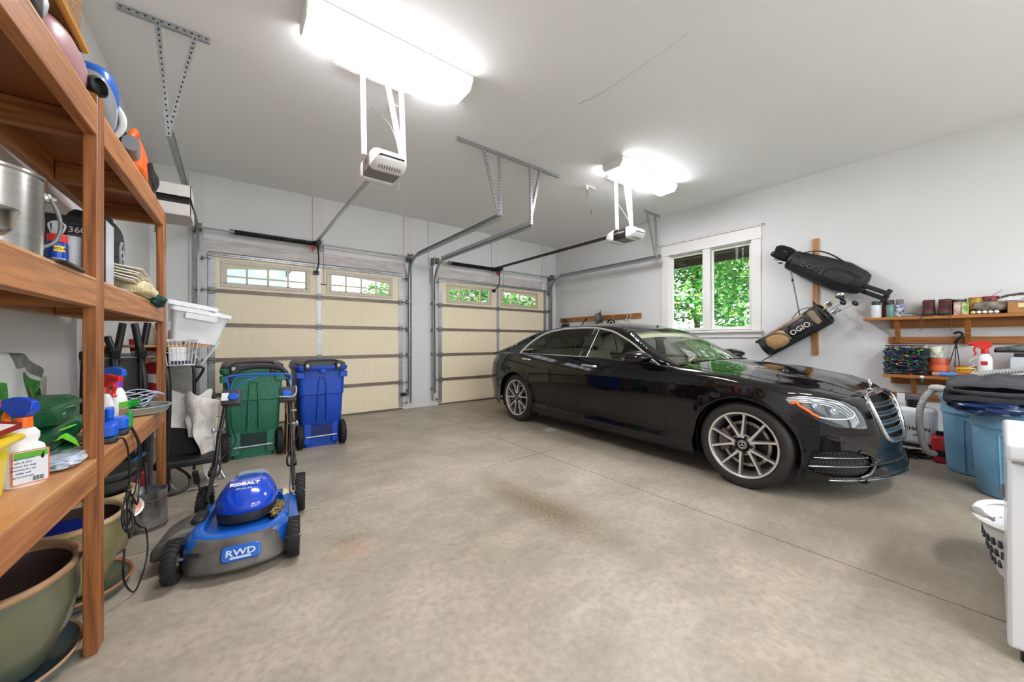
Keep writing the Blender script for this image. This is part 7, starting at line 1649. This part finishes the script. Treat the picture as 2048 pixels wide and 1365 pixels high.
g = G(); g.cyl((.0, .14, .04), (.02, .15, -.16), .007, n=8); g.sph((.02, .15, -.17), .014, 8, 6); obj('stand_foot', g, m_blk, t)
clubs(t, L, 11, 8)
g = G(); g.cyl((.05, -.03, L-.05), (.04, -.10, L+.22), .005, n=6); o = obj('yellow_shaft', g, cm('shaft_yellow', 'd9d02c', .4), t); g = G(); g.sph((.05, -.10, L+.25), (.035, .04, .055), 14, 8); obj('driver_head', g, m_chromeb, o, smooth=60)

# ---------------- wall shelves on the right ----------------
def wshelf(label, zt, xf, y0, ybr, ycl):
    t = thing('wall_shelf', label, 'shelf', (XR, 0, zt))
    yn = -.95
    g = G(); g.bx(xf-XR, -.001, yn, y0, -.034, 0); obj('board', g, m_gw2, t, bev=.003)
    g = G(); g.bx(-.034, -.001, yn, ycl, -.125, -.0345); obj('top_cleat', g, m_gw2, t, bev=.003)
    g = G(); g.bx(-.034, -.001, yn, ycl+.02, -.30, -.225); obj('bottom_cleat', g, m_gw2, t, bev=.003)
    for y in ybr:
        g = G(); g.prism([(xf-XR+.09, -.036), (xf-XR+.04, -.036), (-.08, -.30), (-.035, -.30), (-.035, -.24)], lambda u, v: V((u, y-.02, v)), lambda u, v: V((u, y+.02, v))); obj('bracket_arm', g, m_gw2, t, bev=.002)
    return t
m_gw2 = wood('shelf_pine', 'b8793c', '8d5422', (14, 1, 14), rough=.42)
wshelf('upper wooden wall shelf carrying boots and cans', 1.492, 5.96, .93, (.665, .155, -.40), .735)
wshelf('lower wooden wall shelf carrying string lights and paint cans', .845, 5.93, .764, (.535, -.1, -.6), .735)
g = G(); ZU, ZL = 1.493, .846
def can(label, x, y, z, r, h, bm, capm=None, caph=0, capr=None, band=None, wire=None, cat='can', txt=None, tm=None, lidm=None):
    t = thing('paint_can', label, cat, (x, y, z))
    g = G(); g.lathe([(.001, 0), (r*.97, 0), (r, .004), (r, h-.005), (r*.97, h), (.001, h)], n=28); obj('can_body', g, bm, t, smooth=40)
    if capm: g = G(); cr = capr or r*.9; g.lathe([(cr, h-.001), (cr, h+caph-.003), (cr*.93, h+caph), (.001, h+caph)], n=24); obj('cap', g, capm, t, smooth=40)
    if lidm: g = G(); g.lathe([(r*.9, h), (r*1.03, h+.001), (r*1.03, h+.008), (r*.9, h+.006), (.001, h+.003)], n=28); obj('lid', g, lidm, t, smooth=40)
    if band:
        for z0, z1, m_ in band: g = G(); g.lathe([(r+.0008, z0*h), (r+.0008, z1*h)], n=28); b = obj('label_band', g, m_, t)
    if txt:
        for s_, zz, sz in txt: wrap_text('lettering', s_, sz, r+.001, pi+.08, zz*h, tm, t)
    return t
can('pale spray can with dark green cap at the left end of the upper shelf', 6.06, .835, ZU, .043, .15, cm('can_pale', 'd4d8dc', .35), cm('cap_green', '1f3a34', .5), .045)
can('maroon spray can behind the teal one', 6.14, .765, ZU, .032, .15, cm('can_maroon', '6b2a26', .4), cm('cap_maroon', '4a2422', .5), .05)
can('teal labelled spray can with brown cap', 6.06, .715, ZU, .034, .145, mat('can_teal', '7aa79e', .4, col2='4a7a72', vs=40), cm('cap_brown', '3c2826', .45), .055)
can('spray can with 2X label and grey cap', 6.06, .642, ZU, .035, .145, mat('can_2x', '3b5a8c', .4, col2='c8ccc8', vs=30, lo=.45, hi=.55), cm('cap_grey', '6b6663', .5), .055, txt=(('2X', .62, .045),), tm=m_ink)
t = thing('sunglasses', 'dark framed glasses lying folded beside the 2X spray can', 'glasses', (6.02, .56, ZU)); g = G(); g.tube([(-.03, .06, .01), (.0, .03, .03), (.0, -.04, .028), (-.02, -.09, .005)], .004, n=6, sub=4); obj('arm', g, m_blk, t); g = G(); g.sph((-.03, .02, .014), (.02, .045, .011)); obj('lens', g, cm('lens_pale', '9db0b8', .1), t, smooth=60)
m_boot = mat('maroon_leather', '6a2630', .6, var=.3, vs=20, bump=.3, bs=60); m_mud = mat('muddy_leather', '5a4a3c', .8, var=.3, vs=12); m_lace = cm('lace_brown', '5a4640', .8)
def boot(label, y, s_):
    t = thing('hiking_boot', label, 'boot', (6.04, y, ZU), group=None)
    g = G(); rs = []
    for z, fx, bx_, w, y_ in ((.0, -.085, .16, .047, 0), (.02, -.09, .165, .052, 0), (.05, -.088, .16, .050, 0), (.08, -.05, .155, .048, 0), (.11, -.012, .15, .045, 0), (.15, .0, .145, .046, 0), (.172, .01, .145, .046, 0)):
        cx, rx = (fx+bx_)/2, (bx_-fx)/2
        rs.append([V((cx+rx*math.copysign(abs(cos(a))**.75, cos(a)), w*math.copysign(abs(sin(a))**.8, sin(a)), z+(.16*(cx+rx*cos(a)-.06)*max(0, z-.09)/.08 if z > .09 else 0))) for a in [2*pi*k/28 for k in range(28)]])
    g.rings(rs[2:], cap=(1, 0)); obj('upper', g, m_boot, t, smooth=60)
    g = G(); g.rings(rs[:3]); obj('toe_rand', g, m_mud, t, smooth=60)
    g = G(); g.rings([[V((.035+.135*math.copysign(abs(cos(a))**.7, cos(a)), .056*math.copysign(abs(sin(a))**.7, sin(a)), z)) for a in [2*pi*k/28 for k in range(28)]] for z in (0, .018)]); obj('sole', g, m_blk2, t, smooth=40)
    g = G()
    for k in range(5):
        z = .075+.021*k; x = -.062+.016*k+.01
        g.tube([(x+.01, -.036, z), (x-.008, 0, z+.010), (x+.01, .036, z+.016)], .0028, n=5, sub=2); g.tube([(x+.01, .036, z), (x-.008, 0, z+.010), (x+.01, -.036, z+.016)], .0028, n=5, sub=2)
    obj('laces', g, m_lace, t, smooth=60)
    g = G(); g.tube([(-.03, .04*s_, .15), (-.07, .052*s_, .08), (-.088, .05*s_, .01), (-.09, .05*s_, -.08), (-.092, .045*s_, -.14), (-.09, .058*s_, -.17)], .0025, n=5, sub=4); g.tube([(-.05, .035*s_, .12), (-.075, .04*s_, .05), (-.088, .036*s_, -.02), (-.09, .03*s_, -.15)], .0025, n=5, sub=4) if s_ > 0 else None; obj('loose_lace', g, m_lace, t, smooth=60)
boot('left maroon hiking boot with laces hanging off the upper shelf', .425, 1); boot('right maroon hiking boot next to the small boxes', .310, -1)
t = thing('small_box', 'white and red small box beside the right hiking boot', 'box', (6.02, .222, ZU)); g = G(); g.bx(-.03, .03, -.024, .024, 0, .13); obj('carton', g, mat('box_print', 'd6cdc2', .5, col2='b87a70', vs=22), t, bev=.002)
t = thing('small_box', 'green and yellow printed small box in front of the cans', 'box', (6.02, .170, ZU)); g = G(); g.bx(-.03, .03, -.024, .024, 0, .128); obj('carton', g, mat('box_print2', '6f8a3c', .5, col2='c9cf9a', vs=26), t, bev=.002)
can('dark tin with silver lid behind the small boxes', 6.17, .215, ZU, .052, .165, mat('tin_dark', '2b2422', .4, col2='6a4a44', vs=20), lidm=m_galv)
can('yellow tin with red lid behind the small boxes', 6.17, .105, ZU, .050, .17, mat('tin_yellow', 'd0a822', .4, col2='7a5a1c', vs=24), lidm=cm('lid_red', '9c2a22', .4))
can('red tin behind the white eggs', 6.18, .010, ZU, .055, .175, mat('tin_red', 'b02a24', .4, col2='3c1614', vs=18), lidm=cm('lid_red', '9c2a22', .4), txt=(('PAINT', .6, .035),), tm=m_ink)
can('black tin with silver lid right of the red tin', 6.18, -.105, ZU, .052, .172, mat('tin_black', '26201f', .4, col2='7a2a24', vs=18), lidm=m_galv)
for i, y in enumerate((.118, .082, .046, .010, -.026)):
    t = single('shuttle_egg', G().sph((5.995, y, ZU+.0165), (.020, .017, .0165), 16, 10), m_wht if i else cm('egg_cream', 'e2d6a8', .4), 'cream foam egg at the left end of the egg row' if i == 0 else 'white foam egg in the row at the front edge of the upper shelf', 'egg', 'foam eggs on the upper shelf', smooth=60)
g = G(); lump(g, (6.05, .005, ZU+.075), (.06, .12, .05), .1, 3, 4, flat=.8); single('mesh_bag', g, mat('mesh_bag', '9c8f80', .6, col2='5e564c', vs=16, bump=.3, bs=70), 'grey and yellow mesh bag behind the row of eggs', 'bag', smooth=60)
g = G(); lump(g, (6.15, -.19, ZU+.135), (.06, .16, .06), .15, 3, 8); single('felt_hat', g, mat('dark_felt', '57504a', .95, var=.2, vs=20), 'soft brown grey felt hat on top of the tins', 'hat', smooth=60)
t = thing('cardboard_box', 'brown open cardboard box full of white cloth at the right of the upper shelf', 'box', (6.08, -.22, ZU)); g = G(); g.bx(-.11, .09, -.19, .13, 0, .105); obj('carton', g, mat('carton_brown', 'b07a4c', .8, var=.1, vs=6), t, bev=.002); g = G(); g.bx(-.1112, -.1102, .02, .07, .05, .09); obj('sticker', g, cm('sticker_cream', 'e4d49a', .5), t)
g = G(); lump(g, (6.05, -.17, ZU+.128), (.08, .13, .035), .2, 4, 3); single('white_rags', g, mat('white_rag', 'e6e4e4', .9, var=.1, vs=20), 'crumpled white cloth heaped in the cardboard box', 'cloth', smooth=60)
t = thing('wire_antenna', 'thin grey whip sticking up out of the mesh bag', 'wire', (6.05, .04, ZU+.10)); g = G(); g.cyl((0, .06, 0), (0, -.10, .13), .0025, n=5); obj('whip', g, m_galvd, t)
# lower shelf
t = thing('string_lights', 'big bundled heap of multicoloured string lights on the lower shelf', 'string lights', (6.07, .59, ZL))
random.seed(12); g = G()
def heap(k):
    z = random.random()**.9*.29; w = .175-.035*(z/.3)
    return V((random.choice((-1, -1, -1, 1, .3))*(.10+random.uniform(-.03, .03)), random.uniform(-w, w), z+.012))
for k in range(26):
    z = .015+.011*k; pts = [(-.10+.02*sin(k*2.+a), -.165+.33*a/6+.01*sin(k+a), z+.012*sin(a*2+k)) for a in range(7)]
    pts += [(.10, .165-.33*a/6, z+.01*sin(a*3+k)) for a in range(7)]; g.tube(pts, .0055, n=5, sub=2, closed=True)
obj('green_wires', g, cm('light_wire_green', '12382c', .5), t, smooth=60)['kind'] = 'stuff'
for nm, col_, n_ in (('blue_bulbs', '22387c', 60), ('green_bulbs', '1d6b52', 55), ('red_bulbs', '96243c', 34), ('yellow_bulbs', 'e2c34a', 26), ('purple_bulbs', '5a3272', 34)):
    g = G()
    for k in range(n_):
        p = heap(k); d = V((random.uniform(-1, -.2) if p.x < 0 else .5, random.uniform(-1, 1), random.uniform(-.4, .5))).normalized(); g.cyl(p, p+d*.022, .006, .007, 6); g.cyl(p+d*.022, p+d*.048, .0085, .002, 6)
    obj(nm, g, cm(nm, col_, .2, coat=.5), t, smooth=60)['kind'] = 'stuff'
t = thing('flat_box', 'flat dark red box lying on top of the string lights', 'box', (6.08, .60, ZL+.312)); g = G(); g.bx(-.10, .09, -.14, .15, 0, .014); obj('carton', g, mat('box_maroon', '4e2a30', .6), t, bev=.002)
m_org = mat('can_orange', 'c44a24', .4, col2='a83a1c', vs=9)
can('large red orange paint can behind the blue tube', 6.06, .352, ZL, .077, .19, m_org, lidm=m_galv, band=((.3, .62, cm('can_orange_light', 'd86a3c', .4)),))
can('small white food style tin stacked on the red orange can', 6.06, .37, ZL+.199, .054, .115, mat('tin_white', 'd8d4c4', .4, col2='6a8a5c', vs=14, lo=.3, hi=.45), lidm=m_galv)
t = thing('blue_tube', 'translucent blue plastic bottle lying on its side at the shelf front', 'bottle', (5.975, .275, ZL+.025)); g = G(); g.cyl((0, .06, 0), (0, -.06, 0), .024, n=20); obj('tube_body', g, cm('tube_blue', '5f8ad0', .15, coat=.5), t, bev=.006, smooth=50); g = G(); g.cyl((0, .06, 0), (0, .115, -.002), .022, .020, 16); obj('clear_end', g, cm('clear_plastic', 'd5dade', .1, alpha=.45), t)
t = can('low yellow round tin printed with red and orange bands', 6.06, .165, ZL, .072, .105, cm('tin_bright_yellow', 'e8b822', .35), lidm=cm('tin_lid_gold', 'b98a3a', .35, metal=.6), band=((.35, .55, cm('tin_orange', 'd86a22', .4)), (.15, .30, cm('tin_redband', 'b03a2a', .4))), txt=(('BOOKSTORE', .72, .022),), tm=m_blk2)
t = bottle('white rectangular spray jug with red trigger and red label', (6.00, .045, ZL), [(.055, 0), (.058, .006), (.058, .18), (.050, .215), (.028, .245), (.018, .25)], W_, trig=(cm('trigger_red', 'd02620', .35), cm('trigger_red', 'd02620', .35), 1.5), yaw=R(90), sx=.85, sy=.72)
g = G(); g.T = place(V((0, .0423, .15)), (-1, 0, 0), (0, 1, 0)); g.rbox(-.025, .018, -.016, .022, -.0008, .0008, r=.002); obj('red_label', g, cm('label_crimson', 'c01c30', .4), t)
g = G(); g.tube([(5.965, .095, ZL+.21), (5.95, .14, ZL+.17), (5.96, .11, ZL+.13), (5.95, .15, ZL+.10), (5.96, .10, ZL+.09), (5.95, .13, ZL+.05), (5.96, .085, ZL+.07)], .003, n=6, sub=6); single('white_tubing', g, W_, 'thin white tubing curled in front of the spray jug', 'tube', smooth=60)
t = thing('plant_hanger', 'black plastic plant hanger hooked on the upper shelf cleat', 'hanger', (6.17, .215, 1.0))
g = G(); g.tube([(0, .03, .20), (-.03, .0, .25), (-.03, -.025, .285), (-.02, .0, .315), (0, .035, .30)], .011, n=8, sub=5); obj('hook', g, m_blk, t, smooth=60)
for a in (.075, .03, -.005): g = G(); g.tube([(0, .02, .20), (-.01, a, -.06)], .004, n=5); obj('cord', g, m_blk, t)
def shoe(label, c, L_, m1, rz):
    t = thing('shoe', label, 'shoe', c, rz); g = G(); rs = []
    for x, w, h0, h in ((-.5, .010, .02, .03), (-.46, .030, .01, .045), (-.3, .043, 0, .052), (-.1, .040, 0, .066), (.1, .036, 0, .085), (.3, .036, 0, .095), (.46, .030, .005, .092), (.5, .012, .01, .07)):
        rs.append([V((w*cos(a), x*L_, h0+(h-h0)*(.5+.5*sin(a)))) for a in [2*pi*k/20 for k in range(20)]])
    g.rings(rs); obj('upper', g, m1, t, smooth=60)
    g = G(); g.rings([[V((.044*math.copysign(abs(cos(a))**.8, cos(a)), L_*.5*sin(a), z)) for a in [2*pi*k/24 for k in range(24)]] for z in (-.004, .016)]); obj('sole', g, m_blk2, t, smooth=40)
    g = G(); [g.tube([(-.03, L_*(-.05+.07*k), .07+.006*k), (0, L_*(-.03+.07*k), .078+.006*k), (.03, L_*(-.05+.07*k), .07+.006*k)], .003, n=5) for k in range(4)]; obj('laces', g, cm('lace_grey', '9b9894', .7), t); return t
shoe('charcoal shoe resting on the box right of the spray jug', (6.03, -.16, ZL+.265), .30, mat('charcoal_shoe', '3c3f3c', .7, col2='7a7f78', vs=9), R(180))
t = thing('storage_box', 'grey white box under the charcoal shoe', 'box', (6.07, -.20, ZL)); g = G(); g.bx(-.10, .12, -.18, .095, .05, .22); obj('carton', g, cm('box_pale', 'c4c8d0', .5), t, bev=.004); g = G(); g.bx(-.09, .10, -.17, .07, .22, .255); obj('black_lid', g, m_blk, t, bev=.003); g = G(); g.bx(-.11, .10, -.16, .02, .0, .045); obj('green_tray', g, cm('tray_green', '4fa23a', .4), t, bev=.004)
t = thing('ornament_tag', 'little white and dark green ornament hanging off the lower shelf edge', 'ornament', (5.922, .462, ZL-.07)); g = G(); g.sph((0, 0, .055), (.01, .018, .016)); obj('white_top', g, m_wht, t, smooth=60); g = G(); g.cyl((0, 0, 0), (0, 0, .04), .013, .010, 12); obj('green_drop', g, cm('ornament_green', '1f4a3a', .3), t)
# ---------------- floor items on the right ----------------
m_bar = mat('barrel_blue', '7dabc9', .5, col2='5f8fae', vs=4, bump=.05, bs=40, lo=.3, hi=.7)
def barrel(label, x, y, lid=False):
    t = thing('blue_barrel', label, 'barrel', (x, y, 0)); g = G()
    g.lathe([(.001, 0), (.235, 0), (.25, .01), (.268, .30), (.278, .54), (.290, .545), (.292, .56), (.286, .57), (.290, .66), (.303, .665), (.306, .69), (.298, .70), (.292, .69), (.285, .66), (.27, .5), (.24, .03), (.001, .02)], n=64); obj('barrel_body', g, m_bar, t, smooth=35)
    g = G(); a0 = pi+.1
    for a1, a2, z in ((a0-.62, a0+.42, .50),): g.tube([(( .279+.0005)*cos(a), .2795*sin(a), z) for a in [a1+(a2-a1)*k/16 for k in range(17)]], .006, n=6)
    for a in (a0-.62, a0+.42): g.tube([((.25+.028*z/.5+.003)*cos(a), (.25+.028*z/.5+.003)*sin(a), z) for z in (.03, .15, .3, .5)], .006, n=6)
    obj('moulded_panel', g, m_bar, t, smooth=60); return t
barrel('nearer blue plastic barrel beside the white freezer', 4.90, -.17); barrel('farther blue plastic barrel in front of the sprayer', 5.52, .02)
g = G(); lump(g, (4.80, -.02, .70), (.27, .24, .075), .16, 3, 2); single('navy_trash_bag', g, cm('navy_film', '142a52', .2), 'shiny navy plastic bag drooping over the nearer barrel rim', 'bag', smooth=60)
g = G(); lump(g, (5.22, .20, .715), (.10, .07, .05), .25, 4, 5); single('navy_trash_bag', g, cm('navy_film', '142a52', .2), 'small navy plastic corner sticking out under the left of the blanket', 'bag', smooth=60)
m_bk1 = mat('grey_quilt', '46474c', .5, var=.3, vs=5, bump=.1, bs=12); m_bk2 = mat('dark_fleece', '242427', .95, var=.3, vs=50, bump=.4, bs=140)
def folded(g, x0, x1, y0, y1, z0, z1, amp, fr, seed, tuft=0):
    """folded soft slab: rounded long edges, wavy top, optional quilting"""
    def h(u, v):
        a = 2*pi*v; cy, cz = (y0+y1)/2, (z0+z1)/2; ry, rz_ = (y1-y0)/2, (z1-z0)/2
        w_ = cos(pi*u); x = (x0+x1)/2-(x1-x0)/2*w_; e = max(.002, 1-abs(w_)**9)**.33; e2 = .9+.1*e
        y = cy+ry*e2*math.copysign(abs(cos(a))**.45, cos(a)); z = cz+rz_*e*math.copysign(abs(sin(a))**.7, sin(a))
        p = V((x, y, z)); n_ = mnoise.noise(p*fr+V((seed, seed, 0)))*amp+mnoise.noise(p*fr*2.7+V((seed, 3, 0)))*amp*.5
        q = tuft*(abs(sin(pi*x/.16))*abs(sin(pi*(y+z)/.16)))**.5 if tuft else 0
        return p+V((n_*.6*cos(a)+0, n_*.8*cos(a), (n_+q)*(1 if sin(a) > 0 else -.3)))
    g.grid(h, 46, 64); return g
g = G(); folded(g, 4.60, 5.42, -.75, .24, .69, .79, .02, 4.5, 6); single('fleece_blanket', g, m_bk2, 'dark fleece blanket folded under the grey quilt', 'blanket', smooth=60)
g = G(); folded(g, 4.64, 5.38, -.75, .23, .775, .905, .03, 4.2, 11, .034); single('grey_quilt', g, m_bk1, 'grey quilted coverlet folded on top of the blue barrels', 'blanket', smooth=60)
t = thing('vacuum_hose', 'grey corrugated vacuum hose curling around the blue barrels', 'hose', (5.1, .3, .17))
path = spline([(5.30, .335, .15), (5.16, .375, .20), (5.05, .40, .36), (5.0, .405, .55), (5.01, .375, .70), (5.06, .315, .785), (5.12, .27, .79), (5.2, .23, .76)], 16)
g = G(); k = [0]
def rr(t_): return .025+.0018*(1 if int(t_*(len(path)-1)) % 2 else -1)
g.tube(path, rr, n=12); obj('corrugated_hose', g, cm('hose_grey', 'a4a4a2', .5), t, world=True, smooth=30)
path = spline([(5.46, .22, .82), (5.52, .10, .90), (5.56, -.10, .95), (5.58, -.30, .985), (5.58, -.6, .99)], 24)
g = G(); g.tube(path, lambda t_: .025+.0018*(1 if int(t_*(len(path)-1)) % 2 else -1), n=12); obj('corrugated_hose', g, cm('hose_grey', 'a4a4a2', .5), t, world=True, smooth=30)
g = G(); g.tube([(5.05, .33, .79), (5.02, .30, .80), (5.0, .25, .79)], .032, n=10, sub=3); g.cyl((5.14, .26, .72), (5.16, .24, .80), .030, n=14); obj('hose_cuff', g, cm('cuff_pale', 'c2c2c0', .4), t, world=True, smooth=50)
t = thing('backpack_sprayer', 'white backpack sprayer tank with black base behind the car nose', 'sprayer', (5.80, .50, 0))
g = G(); g.rbox(-.10, .10, -.16, .15, .13, .52, r=.07); obj('tank', g, cm('tank_white', 'e4e8ec', .35), t, bev=.03, seg=4, smooth=60)
g = G(); g.cyl((-.01, .0, .52), (-.01, .0, .60), .065, n=24); obj('filler_neck', g, m_blk, t); g = G(); g.rbox(-.05, .06, -.06, .09, .58, .65, r=.02); obj('top_lid', g, cm('lid_smoke', '6a6468', .3), t, bev=.005); g = G(); g.bx(-.06, -.05, .07, .13, .56, .66); obj('white_tag', g, m_wht, t)
g = G(); [g.tube([(sx_*.09, sy_*.12, .0), (sx_*.095, sy_*.13, .2)], .010, n=6) for sx_ in (-1, 1) for sy_ in (-1, 1)]; g.bx(-.12, .12, -.15, .15, .11, .13); g.bx(-.10, -.08, -.13, .13, .0, .03); obj('black_frame', g, m_blk, t)
text('lettering', 'CHAPIN', .052, place(V((-.1015, -.02, .30)), (0, -1, 0), (-1, 0, 0)), m_blk2, t, bold=.001); text('lettering', 'SERIES', .022, place(V((-.1015, -.02, .235)), (0, -1, 0), (-1, 0, 0)), m_blk2, t)
t = thing('coiled_harness', 'tangled black straps on the floor by the sprayer', 'strap', (5.72, .47, .0)); random.seed(2); g = G()
for k in range(7): g.tube([(random.uniform(-.16, .16), random.uniform(-.18, .18), .012+random.random()*.05) for _ in range(7)], .008, n=6, sub=5)
obj('straps', g, m_blk, t, smooth=60)
t = thing('fuel_can', 'red plastic fuel can half hidden behind the farther blue barrel', 'fuel can', (5.68, .30, 0)); g = G(); g.rbox(-.08, .08, -.05, .075, 0, .27, r=.04); obj('can_body', g, cm('fuel_red', 'b8202a', .35), t, bev=.02, smooth=60); g = G(); g.bx(-.082, -.079, -.02, .04, .07, .13); obj('dark_label', g, m_blk2, t); g = G(); g.cyl((0, .02, .27), (0, .02, .31), .03, n=14); obj('cap', g, m_blk, t)
# laundry basket
t = thing('laundry_basket', 'white plastic laundry basket with grey grip beside the freezer', 'laundry basket', (3.30, -.13, 0))
def oval(z, rx, ry, n=44): return [V((rx*math.copysign(abs(cos(2*pi*k/n))**.8, cos(2*pi*k/n)), ry*math.copysign(abs(sin(2*pi*k/n))**.8, sin(2*pi*k/n)), z)) for k in range(n)]
g = G(); g.rings([oval(.004, .001, .001), oval(.004, .20, .115), oval(.05, .215, .125), oval(.255, .262, .168), oval(.275, .27, .175)], cap=(0, 0)); obj('basket_wall', g, m_wht, t, smooth=50, solid=.004)
g = G(); g.tube(oval(.285, .275, .18), .014, n=10, closed=True, flat=(1.5, .8)); obj('rim', g, m_wht, t, smooth=60)
for row in range(3):
    for k in range(30):
        if (k*12) % 360 > 230 or (k*12) % 360 < 60: continue
        pass
g = G()
for row in range(3):
    z = .075+.058*row; rx, ry = .224+.013*row*1.15, .132+.012*row*1.2
    for k in range(30):
        a = 2*pi*k/30; c_ = V((rx*math.copysign(abs(cos(a))**.8, cos(a)), ry*math.copysign(abs(sin(a))**.8, sin(a)), z)); nrm_ = V((cos(a), sin(a)*1.4, 0)).normalized(); tg = V((-nrm_.y, nrm_.x, 0))
        g.rings([[c_+nrm_*o_+tg*w_*.006+V((0, 0, h_*.018)) for w_, h_ in ((-1, -1), (1, -1), (1, 1), (-1, 1))] for o_ in (-.006, .006)])
obj('slots', g, cm('slot_shadow_grey', '4a4c52', .8), t)['kind'] = 'stuff'
g = G(); g.tube([V((.24*cos(a)-.0, .185*sin(a), .290)) for a in [R(95+6*k) for k in range(7)]], .017, n=10, flat=(1.4, .8)); obj('grey_grip', g, cm('grip_grey2', '8f8d89', .5), t, smooth=60)
g = G(); lump(g, (3.28, -.11, .10), (.13, .09, .08), .2, 4, 3); single('laundry_bundle', g, mat('mixed_cloth', 'd6d2cc', .9, col2='3c4a66', vs=9), 'pale and navy cloth bundle inside the laundry basket', 'cloth', smooth=60)
# chest freezer
t = thing('chest_freezer', 'white chest freezer at the right edge with its lid closed', 'freezer', (2.715, -.60, 0))
m_fr = mat('freezer_enamel', 'e3e6e9', .3, var=.03, vs=5, coat=.3)
g = G(); g.bx(-.355, .355, -.56, .565, .05, .755); obj('cabinet', g, m_fr, t, bev=.012); g = G(); g.bx(-.37, .358, -.565, .57, .765, .83); obj('lid', g, m_fr, t, bev=.014, seg=3); g = G(); g.bx(-.35, .35, -.55, .555, .755, .765); obj('lid_gasket', g, cm('gasket_grey', 'a9acb0', .7), t)
g = G(); g.bx(-.385, -.37, .40, .52, .77, .80); obj('lid_handle', g, m_fr, t, bev=.004); g = G(); g.bx(.10, .12, .565, .575, .50, .56); obj('side_clip', g, m_galvd, t)
for x in (-.31, .31):
    for y in (-.5, .51): g = G(); g.cyl((x, y, 0), (x, y, .05), .025, n=12); obj('foot', g, m_blk, t)

# ---------------- trees and house outside ----------------
def tree(label, x, y, h, r, seed, dens_=11000, z0=-.29):
    t = thing('leafy_tree', label, 'tree', (x, y, z0), group=None)
    g = G(); g.tube([(0, 0, 0), (.05, .03, h*.4), (0, .08, h*.8)], lambda q: .14-.10*q, n=8, sub=3); random.seed(seed)
    for k in range(9): a = random.random()*6.28; zz = h*(.25+.07*k); g.tube([(0, 0, zz), (cos(a)*r*.5, sin(a)*r*.5, zz+.5), (cos(a)*r*.9, sin(a)*r*.9, zz+.6)], lambda q: .05-.04*q, n=6, sub=2)
    obj('trunk', g, mat('bark', '5a4a3c', .9, var=.3, vs=9), t, smooth=50)
    g = G(); cl = [V((random.uniform(-r, r)*.8, random.uniform(-r, r)*.8, random.uniform(.05*h, h))) for _ in range(46)]
    for k in range(dens_):
        c = random.choice(cl); rad = r*.34; d = V((random.gauss(0, 1), random.gauss(0, 1), random.gauss(0, .8))).normalized()*rad*random.random()**.4; p = c+d
        a = V((random.uniform(-1, 1), random.uniform(-1, 1), random.uniform(-.5, .5))).normalized(); b = a.cross(V((random.uniform(-1, 1), random.uniform(-1, 1), random.uniform(0, 1)))).normalized(); s_ = random.uniform(.055, .105)
        i = [g.av(p-a*s_), g.av(p+b*s_*.45), g.av(p+a*s_), g.av(p-b*s_*.45)]; g.af(*i); g.m[-1] = random.choice((0, 0, 0, 1, 1, 2))
    o = obj('foliage', g, [mat('leaf_green', '5fa83f', .5), mat('leaf_dark', '3a7d3c', .5), mat('leaf_light', 'a0cc60', .5)], t, smooth=0); o['kind'] = 'stuff'; return t
t1 = tree('leafy green tree seen through the left half of the side window', 10.6, 7.0, 5.2, 1.7, 1)
tree('leafy green tree seen through the right half of the side window', 10.4, 3.0, 5.4, 1.9, 2)
tree('paler tree farther behind the side window', 12.2, 5.9, 6.2, 2.2, 3, 15000)
def tclone(lab, x, y, rz): return clone(t1, (x, y, -.3), rz, lab)
tclone('leafy tree beyond the left panes of the right garage door', 5.0, 11.0, 1.0); tclone('leafy tree beyond the right panes of the right garage door', 7.6, 10.8, 2.2); tclone('leafy tree filling the gap beyond the right garage door', 6.3, 13.6, 4.0); tclone('tree at the far edge behind the side window', 9.4, 9.6, 3.0)
t = thing('neighbor_house', 'pale blue grey house seen through the left garage door windows', 'house', (-1.6, 17.5, -.25))
g = G(); g.bx(-2.2, 3.4, 0, 6, 0, 4.6); obj('siding', g, mat('pale_siding', '9fb4c4', .8, var=.1, vs=1.5, stretch=(.2, .2, 12)), t)
g = G(); g.prism([(-2.6, 4.6), (3.8, 4.6), (.6, 6.8)], lambda u, v: V((u, -.4, v)), lambda u, v: V((u, 6.4, v))); obj('roof', g, mat('slate_roof', '6a747e', .8), t)
for x in (-1.2, .6, 2.2): 
    g = G(); g.bx(x-.35, x+.35, -.04, .0, 2.2, 3.6); w_ = obj('house_window', g, m_wht, t); g = G(); g.bx(x-.28, x+.28, -.05, -.04, 2.27, 3.53); obj('pane', g, mat('dark_pane', '3e566e', .1), w_)
